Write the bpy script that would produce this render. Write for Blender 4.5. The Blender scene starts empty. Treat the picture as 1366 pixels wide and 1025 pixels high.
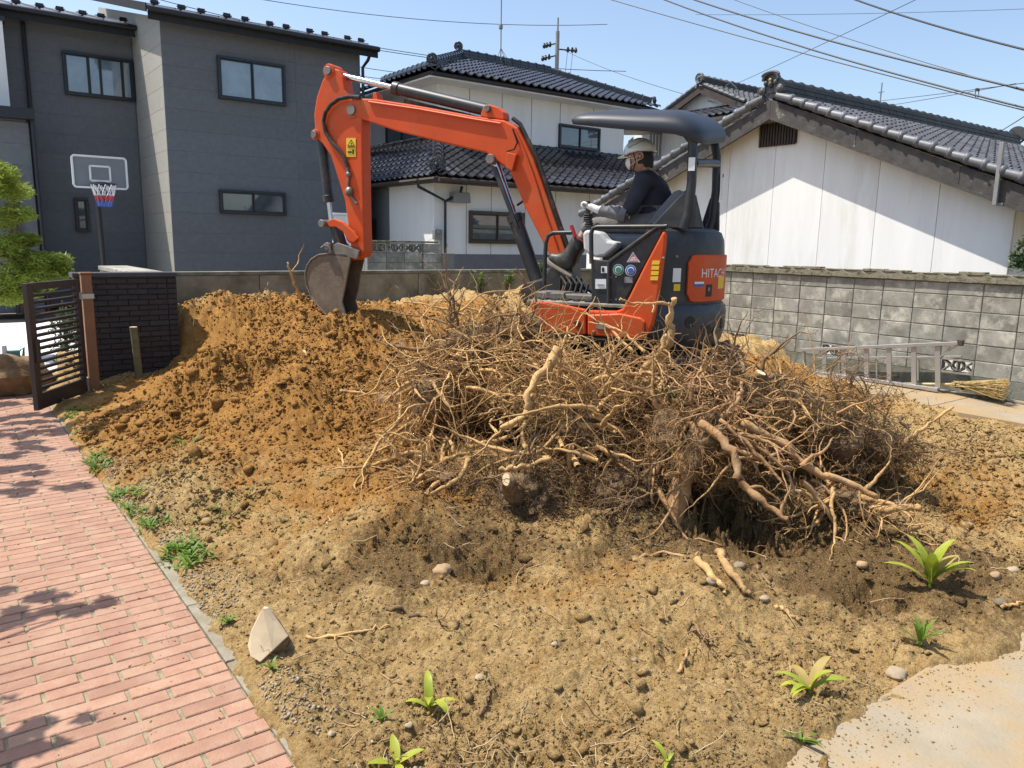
import bpy, bmesh, math, random
import numpy as np
from mathutils import Vector, Matrix, Euler
random.seed(7); rng = np.random.default_rng(11)
S = bpy.context.scene; COL = S.collection

# ------------------------------------------------------------------ camera
# world axes: X runs along the brick courses, Y along the path edge, Z up (metres)
CF, CPT, CRL, CAZ, CH = 1025.0, math.radians(10.35), math.radians(0.98), math.radians(36.8), 1.7
_ca, _sa = math.cos(CAZ), math.sin(CAZ)
def _lot(p): return np.array([p[0]*_ca + p[1]*_sa, -p[0]*_sa + p[1]*_ca, p[2]])
_F = np.array([0, math.cos(CPT), -math.sin(CPT)]); _R0 = np.array([1., 0, 0]); _U0 = np.cross(_R0, _F)
_R = math.cos(CRL)*_R0 + math.sin(CRL)*_U0; _U = np.cross(_R, _F)
F_, R_, U_ = _lot(_F), _lot(_R), _lot(_U)
EYE = np.array([0, 0, CH]); FH = _lot(np.array([0, 1., 0])); XH = _lot(np.array([1., 0, 0]))
cam = bpy.data.cameras.new('camera'); cam.sensor_fit = 'HORIZONTAL'; cam.sensor_width = 36
cam.lens = CF/1366*36; cam.clip_start = .05; cam.clip_end = 2000
camo = bpy.data.objects.new('camera', cam); COL.objects.link(camo)
camo.matrix_world = Matrix(((R_[0], U_[0], -F_[0], 0), (R_[1], U_[1], -F_[1], 0), (R_[2], U_[2], -F_[2], CH), (0, 0, 0, 1)))
S.camera = camo
# ------------------------------------------------------------------ sky, sun, exposure
SUN = np.array([-.37, .34, 1.0]); SUN /= np.linalg.norm(SUN)
w = bpy.data.worlds.new("World"); S.world = w; w.use_nodes = True
nt = w.node_tree; bg = nt.nodes['Background']; sky = nt.nodes.new('ShaderNodeTexSky')
sky.sky_type = 'NISHITA'; sky.sun_disc = False
sky.sun_elevation = math.asin(SUN[2]); sky.sun_rotation = math.atan2(SUN[0], SUN[1])
sky.air_density = 1.0; sky.dust_density = 1.8; sky.ozone_density = 1.0
nt.links.new(sky.outputs[0], bg.inputs[0]); bg.inputs[1].default_value = .15
sl = bpy.data.lights.new('sun', 'SUN'); sl.energy = 5.0; sl.angle = math.radians(.5); sl.color = (1, .945, .85)
so = bpy.data.objects.new('sun', sl); COL.objects.link(so)
so.rotation_euler = Vector(SUN).to_track_quat('Z', 'Y').to_euler()
S.view_settings.view_transform = 'Standard'; S.view_settings.look = 'None'
S.render.engine = 'CYCLES'; S.cycles.use_denoising = True; S.cycles.denoiser = 'OPENIMAGEDENOISE'; S.cycles.denoising_input_passes = 'RGB_ALBEDO_NORMAL'; S.cycles.denoising_prefilter = 'NONE'; S.cycles.sample_clamp_indirect = 6
S.view_settings.gamma = 1; S.view_settings.use_curve_mapping = False; S.view_settings.exposure = .48

# ------------------------------------------------------------------ picture -> place helpers
def ray(x, y): return F_*CF + R_*(x-683) - U_*(y-512.5)
def at_z(x, y, z=0.):
    d = ray(x, y); return EYE + d*((z-CH)/d[2])
def at_pl(x, y, n, c):
    d = ray(x, y); n = np.asarray(n, float); return EYE + d*((c-EYE@n)/(d@n))
def at_u(x, y, c): return at_pl(x, y, (1, 0, 0), c)
def at_v(x, y, c): return at_pl(x, y, (0, 1, 0), c)
def at_d(x, y, dist): return at_pl(x, y, FH, dist)
A3 = lambda *a: np.array(a, float)
def nrm(a): a = np.asarray(a, float); return a/(np.linalg.norm(a)+1e-12)

# ------------------------------------------------------------------ object helpers
def tag(o, label=None, cat=None, group=None, kind=None):
    if label: o['label'] = label
    if cat: o['category'] = cat
    if group: o['group'] = group
    if kind: o['kind'] = kind
    return o
def thing(name, loc, label, cat, group=None, kind=None):
    o = bpy.data.objects.new(name, None); o.empty_display_size = .2; COL.objects.link(o)
    o.location = Vector([float(c) for c in loc]); return tag(o, label, cat, group, kind)
_wl = {}
def wloc(o):
    p = Vector((0, 0, 0))
    while o is not None: p += o.location; o = o.parent
    return p
def mesh_np(name, V, Fc, smooth=False):
    V = np.ascontiguousarray(V, np.float32); me = bpy.data.meshes.new(name)
    if isinstance(Fc, np.ndarray): Fs = [Fc]
    else: Fs = [np.asarray(f) for f in Fc if len(f)]
    me.vertices.add(len(V)); me.vertices.foreach_set('co', V.ravel())
    tot = sum(f.size for f in Fs); npoly = sum(len(f) for f in Fs)
    me.loops.add(tot); me.polygons.add(npoly)
    me.loops.foreach_set('vertex_index', np.concatenate([f.ravel() for f in Fs]).astype(np.int32))
    cnt = np.concatenate([np.full(len(f), f.shape[1]) for f in Fs])
    me.polygons.foreach_set('loop_start', np.concatenate([[0], np.cumsum(cnt)[:-1]]).astype(np.int32))
    if smooth: me.polygons.foreach_set('use_smooth', np.ones(npoly, bool))
    me.update(calc_edges=True); me.validate(); return me
def link(name, me, mat, parent=None, loc=None):
    o = bpy.data.objects.new(name, me); COL.objects.link(o)
    if mat and not me.materials: me.materials.append(mat)
    if parent: o.parent = parent
    if loc is not None: o.location = loc
    return o
class MB:
    """collects shapes in world coordinates"""
    def __init__(s): s.v = []; s.f = []
    def add(s, V, Fc):
        b = len(s.v); s.v += [tuple(map(float, p)) for p in V]; s.f += [tuple(i+b for i in f) for f in Fc]; return s
    def box(s, c, size, ax=None):
        c = A3(*c); hx, hy, hz = [k/2 for k in size]
        ax = np.eye(3) if ax is None else np.asarray(ax, float)
        V = [c + ax[0]*x*hx + ax[1]*y*hy + ax[2]*z*hz for z in (-1, 1) for y in (-1, 1) for x in (-1, 1)]
        return s.add(V, [(0, 2, 3, 1), (4, 5, 7, 6), (0, 1, 5, 4), (2, 6, 7, 3), (0, 4, 6, 2), (1, 3, 7, 5)])
    def bb(s, lo, hi):
        lo = A3(*lo); hi = A3(*hi); return s.box((lo+hi)/2, hi-lo)
    def prism(s, P, off):
        P = [A3(*p) for p in P]; n = len(P); off = A3(*off); Q = [p+off for p in P]
        nn = sum((np.cross(P[i], P[(i+1) % n]) for i in range(n)), np.zeros(3))
        if nn@off > 0: P, Q = P[::-1], Q[::-1]
        return s.add(P+Q, [tuple(range(n)), tuple(range(2*n-1, n-1, -1))] + [(i, n+i, n+(i+1) % n, (i+1) % n) for i in range(n)])
    def tube(s, pts, r, n=8, cap=True):
        pts = [A3(*p) for p in pts]; m = len(pts)
        rs = r if hasattr(r, '__len__') else [r]*m
        T = [nrm(pts[min(i+1, m-1)]-pts[max(i-1, 0)]) for i in range(m)]
        a = np.cross(T[0], (0, 0, 1)); a = nrm(a if np.linalg.norm(a) > .05 else np.cross(T[0], (1, 0, 0)))
        V = []
        for i in range(m):
            a = nrm(a - T[i]*(a@T[i])); b = np.cross(T[i], a)
            V += [pts[i] + rs[i]*(math.cos(2*math.pi*k/n)*a + math.sin(2*math.pi*k/n)*b) for k in range(n)]
        Fc = [(i*n+k, i*n+(k+1) % n, (i+1)*n+(k+1) % n, (i+1)*n+k) for i in range(m-1) for k in range(n)]
        if cap: Fc += [tuple(range(n-1, -1, -1)), tuple((m-1)*n+k for k in range(n))]
        return s.add(V, Fc)
    def cyl(s, p, q, r, n=16, r2=None): return s.tube([p, q], [r, r if r2 is None else r2], n)
    def ball(s, c, r, n=12, m=8):
        c = A3(*c); r = A3(*r) if hasattr(r, '__len__') else A3(r, r, r); V = []; Fc = []
        for i in range(m+1):
            t = math.pi*i/m
            for k in range(n): V.append(c + r*A3(math.sin(t)*math.cos(2*math.pi*k/n), math.sin(t)*math.sin(2*math.pi*k/n), math.cos(t)))
        for i in range(m):
            for k in range(n): Fc.append((i*n+k, (i+1)*n+k, (i+1)*n+(k+1) % n, i*n+(k+1) % n))
        return s.add(V, Fc)
    def build(s, name, mat, parent=None, smooth=False, bevel=0, kind=None, seg=2, label=None):
        me = bpy.data.meshes.new(name); o = bpy.data.objects.new(name, me); COL.objects.link(o)
        org = wloc(parent) if parent else Vector((0, 0, 0))
        V = [(x-org.x, y-org.y, z-org.z) for x, y, z in s.v]
        if not parent and V:
            mn = np.min(V, 0); mx = np.max(V, 0); c = Vector(((mn[0]+mx[0])/2, (mn[1]+mx[1])/2, mn[2]))
            o.location = c; V = [(x-c.x, y-c.y, z-c.z) for x, y, z in V]
        me.from_pydata(V, [], s.f); me.update(); me.materials.append(mat)
        if smooth:
            me.polygons.foreach_set('use_smooth', [True]*len(me.polygons)); me.set_sharp_from_angle(angle=math.radians(38))
        if bevel:
            m = o.modifiers.new('bevel', 'BEVEL'); m.width = bevel; m.segments = seg; m.limit_method = 'ANGLE'; m.angle_limit = math.radians(35); m.use_clamp_overlap = True
        if parent: o.parent = parent
        if kind: o['kind'] = kind
        if label: o['label'] = label
        return o

# ------------------------------------------------------------------ materials
MATS = {}
def mat(name, col, rough=.6, var=0., vscale=6., col2=None, metal=0., bump=0., bscale=40., spec=.5, coat=0., streak=False, rnd=0., trans=0., dirt=None, dscale=2.5, dlo=.5, dhi=.75):
    m = bpy.data.materials.new(name); m.use_nodes = True; t = m.node_tree; L = t.links; N = t.nodes
    p = N['Principled BSDF']; p.inputs['Roughness'].default_value = rough; p.inputs['Metallic'].default_value = metal
    p.inputs['Specular IOR Level'].default_value = spec; p.inputs['Coat Weight'].default_value = coat
    tc = N.new('ShaderNodeTexCoord'); mp = N.new('ShaderNodeMapping'); L.new(tc.outputs['Object'], mp.inputs[0])
    oi = N.new('ShaderNodeObjectInfo')
    ad = N.new('ShaderNodeVectorMath'); ad.operation = 'MULTIPLY_ADD'
    cx = N.new('ShaderNodeCombineXYZ')
    for i in range(3): L.new(oi.outputs['Random'], cx.inputs[i])
    L.new(cx.outputs[0], ad.inputs[0]); ad.inputs[1].default_value = (37, 19, 53); L.new(tc.outputs['Object'], ad.inputs[2]); L.new(ad.outputs[0], mp.inputs[0])
    if streak: mp.inputs['Scale'].default_value = (1, 1, .15)
    out = None
    c = (*col, 1)
    if var or col2:
        nz = N.new('ShaderNodeTexNoise'); nz.inputs['Scale'].default_value = vscale; nz.inputs['Detail'].default_value = 6; nz.inputs['Roughness'].default_value = .65
        L.new(mp.outputs[0], nz.inputs[0])
        rp = N.new('ShaderNodeValToRGB'); L.new(nz.outputs['Fac'], rp.inputs[0])
        lo = col2 if col2 else tuple(max(0, k*(1-var)) for k in col); hi = col if col2 else tuple(min(1, k*(1+var)) for k in col)
        rp.color_ramp.elements[0].color = (*lo, 1); rp.color_ramp.elements[1].color = (*hi, 1)
        rp.color_ramp.elements[0].position = .32; rp.color_ramp.elements[1].position = .68
        out = rp.outputs[0]
    if dirt:
        nz = N.new('ShaderNodeTexNoise'); nz.inputs['Scale'].default_value = dscale; nz.inputs['Detail'].default_value = 8; nz.inputs['Roughness'].default_value = .7
        L.new(mp.outputs[0], nz.inputs[0]); mr = N.new('ShaderNodeMapRange'); L.new(nz.outputs['Fac'], mr.inputs[0])
        mr.inputs[1].default_value = dlo; mr.inputs[2].default_value = dhi
        mx = N.new('ShaderNodeMix'); mx.data_type = 'RGBA'; L.new(mr.outputs[0], mx.inputs[0])
        if out: L.new(out, mx.inputs[6])
        else: mx.inputs[6].default_value = c
        mx.inputs[7].default_value = (*dirt, 1); out = mx.outputs[2]
    if rnd:
        hs = N.new('ShaderNodeHueSaturation'); mr = N.new('ShaderNodeMapRange'); L.new(oi.outputs['Random'], mr.inputs[0])
        mr.inputs[3].default_value = 1-rnd; mr.inputs[4].default_value = 1+rnd; L.new(mr.outputs[0], hs.inputs['Value'])
        if out: L.new(out, hs.inputs['Color'])
        else: hs.inputs['Color'].default_value = c
        out = hs.outputs[0]
    if out: L.new(out, p.inputs['Base Color'])
    else: p.inputs['Base Color'].default_value = c
    if bump:
        nz = N.new('ShaderNodeTexNoise'); nz.inputs['Scale'].default_value = bscale; nz.inputs['Detail'].default_value = 5
        L.new(mp.outputs[0], nz.inputs[0]); b = N.new('ShaderNodeBump'); b.inputs['Strength'].default_value = bump; b.inputs['Distance'].default_value = .01
        L.new(nz.outputs['Fac'], b.inputs['Height']); L.new(b.outputs[0], p.inputs['Normal'])
    if trans:
        p.inputs['Subsurface Weight'].default_value = 0
        tr = N.new('ShaderNodeBsdfTranslucent'); ms = N.new('ShaderNodeMixShader'); ms.inputs[0].default_value = trans
        if out: L.new(out, tr.inputs[0])
        else: tr.inputs[0].default_value = c
        L.new(p.outputs[0], ms.inputs[1]); L.new(tr.outputs[0], ms.inputs[2]); L.new(ms.outputs[0], N['Material Output'].inputs[0])
    MATS[name] = m; return m
M_white = mat('white_render', (.80, .80, .79), .85, .04, 3, bump=.1, bscale=90, dirt=(.62, .61, .58), dscale=1.2, dlo=.52, dhi=.85, streak=True)
M_shedwall = mat('shed_render', (.78, .77, .74), .85, .05, 3, bump=.1, bscale=90, dirt=(.52, .48, .40), dscale=1.6, dlo=.5, dhi=.82, streak=True)
M_band = mat('grey_band', (.17, .165, .18), .8, .08, 4, bump=.1)
M_siding = mat('dark_siding', (.128, .137, .15), .75, .10, 9, bump=.25, bscale=130, rnd=.05)
M_beige = mat('light_siding', (.33, .32, .285), .8, .06, 5, bump=.2, bscale=90, rnd=.04)
M_frame = mat('dark_frame', (.012, .014, .02), .35)
M_bframe = mat('bronze_frame', (.05, .038, .026), .4)
M_glass = mat('window_glass', (.05, .075, .10), .03, .3, 1.5, spec=1.0, coat=1.0)
M_curtain = mat('curtain', (.42, .46, .48), .8, .08, 3)
M_tileb = mat('black_roof_tile', (.020, .022, .028), .17, .3, 8, spec=.7, rnd=.35)
M_tileg = mat('grey_roof_tile', (.075, .077, .085), .48, .22, 8, spec=.4, rnd=.22, dirt=(.03, .03, .03), dscale=5, dlo=.55, dhi=.8)
M_metalroof = mat('metal_roof', (.10, .105, .115), .45, .1, 4)
M_wood = mat('weathered_wood', (.06, .054, .05), .85, .35, 7, bump=.3, streak=False, dirt=(.24, .22, .19), dscale=3.5, dlo=.6, dhi=.66)
M_verge = mat('verge_tile_glaze', (.11, .115, .125), .5, .25, 8, spec=.5, rnd=.2)
M_woodd = mat('dark_wood', (.05, .035, .028), .7, .3, 6)
M_soffit = mat('soffit', (.30, .26, .2), .8, .1, 4)
M_block = mat('concrete_block', (.235, .228, .195), .95, .34, 4, bump=.5, bscale=120, rnd=.16, dirt=(.46, .45, .38), dscale=4.5, dlo=.5, dhi=.66)
M_footing = mat('mossy_concrete', (.20, .20, .165), .95, .25, 5, bump=.5, bscale=60, dirt=(.075, .085, .05), dscale=4, dlo=.42, dhi=.7)
M_coping = mat('mossy_coping', (.24, .22, .16), .95, .35, 9, bump=.7, bscale=60, dirt=(.07, .065, .035), dscale=9, dlo=.45, dhi=.62)
M_mortar = mat('mortar', (.20, .195, .175), .95, .15, 20, bump=.4)
M_mortard = mat('dark_mortar', (.10, .10, .09), .95, .15, 20, bump=.4)
M_backwall = mat('stained_concrete', (.24, .22, .16), .9, .2, 2.5, bump=.4, bscale=50, dirt=(.075, .075, .045), dscale=1.8, dlo=.45, dhi=.72)
M_blacktile = mat('black_wall_brick', (.022, .022, .025), .6, .3, 6, bump=.3, rnd=.25)
M_cap = mat('dark_cap', (.045, .045, .05), .5, .2, 6)
M_concrete = mat('pale_concrete', (.285, .24, .17), .9, .15, 2.5, bump=.3, bscale=60, dirt=(.32, .22, .11), dscale=2.2, dlo=.38, dhi=.60)
M_kerb = mat('kerb_concrete', (.25, .22, .165), .95, .2, 8, bump=.5, bscale=60, dirt=(.19, .16, .10), dscale=6, dlo=.45, dhi=.7)
M_brick = mat('paving_brick', (.33, .18, .12), .9, .13, 5, bump=.4, bscale=120, rnd=.09, dirt=(.35, .235, .16), dscale=5, dlo=.44, dhi=.72)
M_joint = mat('sand_joint', (.24, .205, .13), .95, .3, 30, bump=.5)
M_orange = mat('orange_paint', (.56, .072, .012), .5, .10, 3, spec=.3, dirt=(.40, .16, .06), dscale=2.6, dlo=.5, dhi=.85)
M_black = mat('black_steel', (.018, .02, .023), .45, .25, 5, dirt=(.12, .09, .06), dscale=3.2, dlo=.52, dhi=.85)
M_canopy = mat('canopy_plastic', (.016, .02, .03), .5, .1, 3)
M_cw = mat('counterweight_paint', (.035, .04, .048), .45, .2, 4, dirt=(.12, .105, .085), dscale=5, dlo=.55, dhi=.8)
M_chrome = mat('chrome_rod', (.55, .55, .55), .12, metal=1)
M_steel = mat('worn_steel', (.20, .185, .165), .5, .3, 6, metal=.45, dirt=(.14, .10, .065), dscale=4, dlo=.45, dhi=.7)
M_bucket = mat('muddy_bucket', (.17, .13, .092), .75, .25, 5, bump=.3, bscale=50, dirt=(.11, .075, .045), dscale=4, dlo=.42, dhi=.66)
M_alu = mat('aluminium', (.45, .45, .45), .4, .06, 5, metal=.7)
M_rubber = mat('black_rubber', (.015, .015, .016), .8, .3, 9, bump=.3, dirt=(.12, .08, .045), dscale=6, dlo=.5, dhi=.7)
M_seat = mat('grey_seat', (.10, .115, .135), .5, .1, 6)
M_console = mat('pale_console', (.50, .51, .50), .5, .06, 5)
M_barkred = mat('boot_band', (.22, .035, .03), .7)
M_red = mat('red_plastic', (.5, .02, .03), .4)
M_yellow = mat('yellow_sticker', (.75, .50, .02), .5)
M_wsticker = mat('white_sticker', (.72, .72, .72), .5)
M_gsticker = mat('green_sticker', (.05, .20, .13), .5)
M_bsticker = mat('blue_sticker', (.04, .10, .32), .5)
M_psticker = mat('pink_sticker', (.55, .25, .25), .5)
M_ink = mat('black_ink', (.01, .01, .01), .6)
M_letter = mat('white_letters', (.72, .70, .68), .5)
M_skin = mat('skin', (.42, .25, .17), .55, .06, 9)
M_jacket = mat('navy_jacket', (.019, .021, .031), .85, .35, 5, bump=1.0, bscale=11)
M_sleeve = mat('grey_sleeve', (.14, .135, .145), .9, .3, 14, bump=.8, bscale=22)
M_trouser = mat('grey_trousers', (.13, .125, .12), .9, .35, 9, bump=1.0, bscale=16)
M_boot = mat('rubber_boot', (.03, .032, .03), .5, .3, 7, dirt=(.13, .11, .08), dscale=7, dlo=.52, dhi=.8)
M_bootsole = mat('muddy_sole', (.34, .29, .22), .8, .2, 8)
M_helmet = mat('white_helmet', (.70, .76, .82), .25, coat=.3)
M_mask = mat('white_mask', (.72, .71, .70), .9)
M_glove = mat('white_glove', (.74, .73, .70), .95, .06, 20, bump=.5, bscale=60)
M_hair = mat('black_hair', (.012, .011, .01), .7)
M_gate = mat('dark_gate_metal', (.045, .034, .03), .45, .1, 6)
M_post = mat('brown_post', (.24, .115, .05), .5, .12, 4)
M_stake = mat('mossy_stake', (.14, .13, .07), .9, .3, 10, bump=.4)
M_bark = mat('tan_root', (.46, .285, .115), .9, .25, 14, bump=.6, bscale=45, rnd=.16, dirt=(.22, .13, .06), dscale=10, dlo=.5, dhi=.7)
M_barkr = mat('reddish_root', (.35, .195, .082), .9, .25, 14, bump=.5, bscale=45, rnd=.16, dirt=(.36, .25, .14), dscale=12, dlo=.5, dhi=.7)
M_barkd = mat('dark_root', (.20, .125, .062), .95, .3, 14, bump=.5, rnd=.2)
M_finer = mat('orange_fine_roots', (.36, .19, .065), .95, .4, 5)
M_fine = mat('fine_roots', (.29, .165, .062), .95, .45, 5)
M_fined = mat('fine_dark_roots', (.155, .09, .038), .95, .45, 5)
M_fascia = mat('dark_fascia', (.03, .032, .036), .85, .15, 6, spec=.15)
M_ridge_shaded = mat('shaded_ridge_tile', (.04, .041, .046), .5, .25, 8, spec=.4, rnd=.2)  # grey tile darkened: shade of the ridge's upright side put into the colour
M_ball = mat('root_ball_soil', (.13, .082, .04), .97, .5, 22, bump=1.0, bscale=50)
M_gravel = mat('gravel_stone', (.27, .215, .145), .95, .6, 55)
M_cut = mat('cut_wood', (.62, .50, .32), .8, .12, 8, dirt=(.45, .33, .2), dscale=6)
M_stone = mat('grey_stone', (.20, .165, .115), .9, .2, 12, bump=.4, rnd=.3, dirt=(.28, .19, .10), dscale=8, dlo=.42, dhi=.7)
M_leafy = mat('yellow_green_leaf', (.46, .46, .05), .5, col2=(.22, .32, .03), vscale=9, trans=.35)
M_leafdry = mat('dry_leaf', (.36, .27, .08), .7, .2, 9, trans=.2)
M_weed = mat('weed_leaf', (.13, .22, .025), .55, .35, 5, trans=.35)
M_tree = mat('tree_leaf', (.27, .34, .045), .5, .45, 3, trans=.4)
M_shrub = mat('shrub_leaf', (.045, .08, .02), .5, .4, 3, trans=.25)
M_trunk = mat('bark', (.10, .08, .06), .9, .3, 10, bump=.6)
M_twig = mat('dry_twig', (.36, .26, .14), .9, .4, 6)
M_straw = mat('broom_twigs', (.45, .33, .14), .85, .35, 7)
M_wire = mat('black_cable', (.02, .02, .024), .6)
M_pole = mat('pole_concrete', (.26, .26, .25), .8, .1, 5)
M_ins = mat('insulator', (.02, .02, .022), .3)
M_teal = mat('teal_plastic', (.09, .26, .25), .5, .2, 10)
M_net = mat('white_net', (.7, .7, .72), .8)
M_netr = mat('red_net', (.55, .06, .08), .8)
M_netb = mat('blue_net', (.08, .15, .5), .8)
M_board = mat('clear_backboard', (.17, .18, .20), .3, .1, 3)
M_earth = mat('bare_earth', (.20, .17, .12), .95, .2, 1.5, bump=.4)
M_asph = mat('asphalt', (.14, .14, .14), .95, .15, 8, bump=.3)
M_door = mat('brown_door', (.10, .05, .025), .5, .25, 5, streak=True)
M_grey = mat('grey_metal', (.22, .22, .22), .5, .1, 5)
# ================================================================== GROUND
U0, V0, RES = .65, .15, .008
NU, NV = int((9.9-U0)/RES), int((10.35-V0)/RES)
CTRL = [(130,600,0),(150,650,0),(215,750,0),(300,870,0),(390,1000,0),(170,620,.05),(240,740,.04),(330,880,.04),
 (110,560,.0),(200,540,.15),(175,548,.12),(150,552,.06),(240,500,.30),(300,455,.82),(300,402,.95),(350,412,.91),(400,405,.95),(440,420,.90),(425,412,.92),(470,432,.87),(455,425,.89),(480,450,.75),(520,410,.92),
 (330,460,.8),(280,480,.62),(330,530,.42),(400,500,.62),(450,530,.45),(300,590,.2),(400,600,.25),(240,590,.14),(190,590,.12),(510,480,.6),
 (560,430,.75),(600,405,.88),(660,398,.92),(690,392,.98),(500,600,.3),(450,700,.12),(350,700,.08),(280,680,.05),(550,700,.2),(600,780,.1),
 (450,800,.08),(400,900,.06),(500,950,.05),(600,900,.08),(750,850,.1),(700,980,.04),(850,900,.08),(1000,890,.05),(900,1000,.02),(1100,900,.02),
 (700,600,.35),(650,520,.5),(800,560,.42),(900,640,.25),(1000,600,.28),(1100,580,.3),(850,500,.45),(980,520,.38),(750,700,.16),
 (900,740,.1),(1050,740,.08),(1150,650,.15),(1200,600,.15),(1100,530,.14),(1150,540,.09),(1000,480,.36),(1060,492,.18),(1180,526,.03),
 (1250,562,.02),(1366,600,.03),(1300,680,.04),(1366,760,.03),(1250,800,.03),(1150,900,.0),(1366,700,.03),(1100,512,.10)]
cp = [at_z(*c) for c in CTRL]
for du in (-1.2, -.4, .5, 1.2):
    for dv in (-1, 0, 1): cp.append(A3(5.01+du, 4.87+dv, .40))
cp += [A3(1.9, 9.35, .10), A3(2.2, 9.3, .28), A3(1.6, 8.8, .08), A3(2.0, 8.5, .22), A3(2.7, 9.75, .93), A3(2.45, 9.95, .9), A3(3.3, 9.9, .93), A3(2.8, 9.2, .8), A3(7.5, 6, .35), A3(8, 8, .5), A3(9.5, 9.5, .5), A3(9.4, 7.2, .35), A3(7.2, 9.9, .85), A3(1.2, 9.3, .05), A3(1.3, 8.2, .02), A3(9.3, 5.2, .02), A3(9.3, 3, .0), A3(6, .5, 0), A3(1, .5, 0), A3(3, .5, 0), A3(8.2, 1, 0)]
cp = np.array(cp)
cg = .06; gu = np.arange(U0-.3, 10.2, cg); gv = np.arange(V0-.3, 10.7, cg)
GU, GV = np.meshgrid(gu, gv)
D2 = (GU[..., None]-cp[:, 0])**2 + (GV[..., None]-cp[:, 1])**2
W = 1/(D2+.03)**1.7
MAC = (W*cp[:, 2]).sum(-1)/W.sum(-1)
def bil(A, x, y):   # x,y fractional idx (col,row)
    x = np.clip(x, 0, A.shape[1]-1.001); y = np.clip(y, 0, A.shape[0]-1.001); i = x.astype(int); j = y.astype(int); fx = x-i; fy = y-j
    return A[j, i]*(1-fx)*(1-fy)+A[j, i+1]*fx*(1-fy)+A[j+1, i]*(1-fx)*fy+A[j+1, i+1]*fx*fy
ru = U0+np.arange(NU)*RES; rv = V0+np.arange(NV)*RES; RU, RV = np.meshgrid(ru, rv)
HM = bil(MAC, (RU-gu[0])/cg, (RV-gv[0])/cg)
def spectral(ny, nx, beta, lo=0, seed=0, hi=1e9):
    r = np.random.default_rng(seed); f = np.fft.rfft2(r.standard_normal((ny, nx)))
    k = np.sqrt((np.fft.fftfreq(ny)[:, None]/RES)**2 + (np.fft.rfftfreq(nx)[None]/RES)**2); k[0, 0] = 1
    a = k**-beta; a[k < lo] = 0; a[k > hi] = 0
    n = np.fft.irfft2(f*a, s=(ny, nx)); return n/n.std()
rough = np.clip(.35+.35*spectral(NV, NU, 1.6, .15, 3), .12, 1.2)       # where the soil is loose and cloddy
H0 = HM.copy()
mound = np.clip((HM-.22)/.4, 0, 1)
HM += (.030+.03*mound)*spectral(NV, NU, 1.9, .5, 1) + (.017*rough+.010*mound)*spectral(NV, NU, 1.3, 3, 2, 40) - (.012*rough+.008*mound)*np.abs(spectral(NV, NU, 1.2, 4, 5, 40)) + (.006+.007*rough)*np.abs(spectral(NV, NU, .8, 5, 6, 26)) + .002*np.abs(spectral(NV, NU, .3, 18, 16, 36)) + .016*spectral(NV, NU, 1.5, 1, 17, 5)*np.clip(rough*1.6, .4, 1.3)
# clods pressed into the soil
def stamp(n, r0, r1, seed, k=.75):
    r = np.random.default_rng(seed)
    for _ in range(n):
        rad = r0*(r1/r0)**(r.random()**2.2); x = r.random()*(NU-1); y = r.random()*(NV-1)
        if r.random() > rough[int(y), int(x)]*1.25: continue
        n_ = int(rad/RES)+1; i0, i1 = max(0, int(x)-n_), min(NU, int(x)+n_+2); j0, j1 = max(0, int(y)-n_), min(NV, int(y)+n_+2)
        yy, xx = np.mgrid[j0:j1, i0:i1]; a = r.random()*3.14; e = .7+.3*r.random()
        dx = (xx-x)*RES; dy = (yy-y)*RES; ux = (dx*math.cos(a)+dy*math.sin(a)); uy = (-dx*math.sin(a)+dy*math.cos(a))/e
        h = 1-(ux*ux+uy*uy)/(rad*rad); m = h > 0
        base = HM[int(y), int(x)] - rad*.25
        h = np.where(m, base + rad*k*np.sqrt(np.clip(h, 0, 1)), -9); HM[j0:j1, i0:i1] = np.maximum(HM[j0:j1, i0:i1], h)
stamp(600, .04, .09, 21, .45); stamp(9000, .012, .03, 22, .5)
# pits left by the digging
for (px, py, z, rad, dep) in ((790,740,.1,.13,.05),(545,700,.2,.16,.06),(500,735,.1,.10,.06),(1165,800,.03,.16,.07),(570,625,.3,.2,.07),(640,740,.15,.2,.06),(1010,690,.15,.35,.12),(380,750,.08,.12,.06),(330,620,.2,.12,.06),(590,915,.06,.08,.04),(690,800,.1,.1,.03),(640,560,.4,.4,.18),(960,660,.2,.35,.15),(760,580,.35,.35,.12),(920,870,.06,.2,.03),(480,455,.72,.3,.1),(335,485,.65,.13,.15),(430,470,.75,.1,.06),(250,560,.2,.15,.05)):
    c = at_z(px, py, z); g = np.exp(-((RU-c[0])**2+(RV-c[1])**2)/rad**2); HM -= dep*np.clip(g*1.4, 0, 1)*(1+.35*spectral(NV, NU, 1.4, 3, 40))
# stay below the kerb, the slab and the wall path at the edges
edge = spectral(NV, NU, 1.6, .6, 9)
eu = .795+.075*np.exp(-((RV-3.5)/.55)**2)+.014*edge+.006*spectral(NV, NU, 1.2, 3, 19)
HM = np.where(RU < 1.05, np.minimum(HM, -.03+np.clip((RU-eu)/.016, 0, 1)*.040+np.clip((RU-eu-.016)/.2, 0, 1)*.12), HM)
slabd = np.minimum(RU-1.75-.25*edge-.35*(1.31-RV), 1.31-RV+.035*edge-.16*np.clip((RU-3.0)/.5, 0, 1))
HM = np.where(slabd > -.30, np.minimum(HM, .016+np.clip(-slabd, 0, 1)*.28+.010*np.abs(edge)+.35*(HM-H0)), HM)
HM = HM - np.clip(slabd/.10, 0, 1)*(HM+.05)*(RU < 9)
pathd = RU-8.36-.10*edge-.22*np.clip(RV-2.97, 0, 2.6)
HM = HM - np.clip(pathd/.18, 0, 1)*(HM+.04)*np.clip((6.6-RV)/.5, 0, 1)
HM = np.where((RU > 9.72) & (RV > 5.8), np.maximum(HM, .02), HM)
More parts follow.
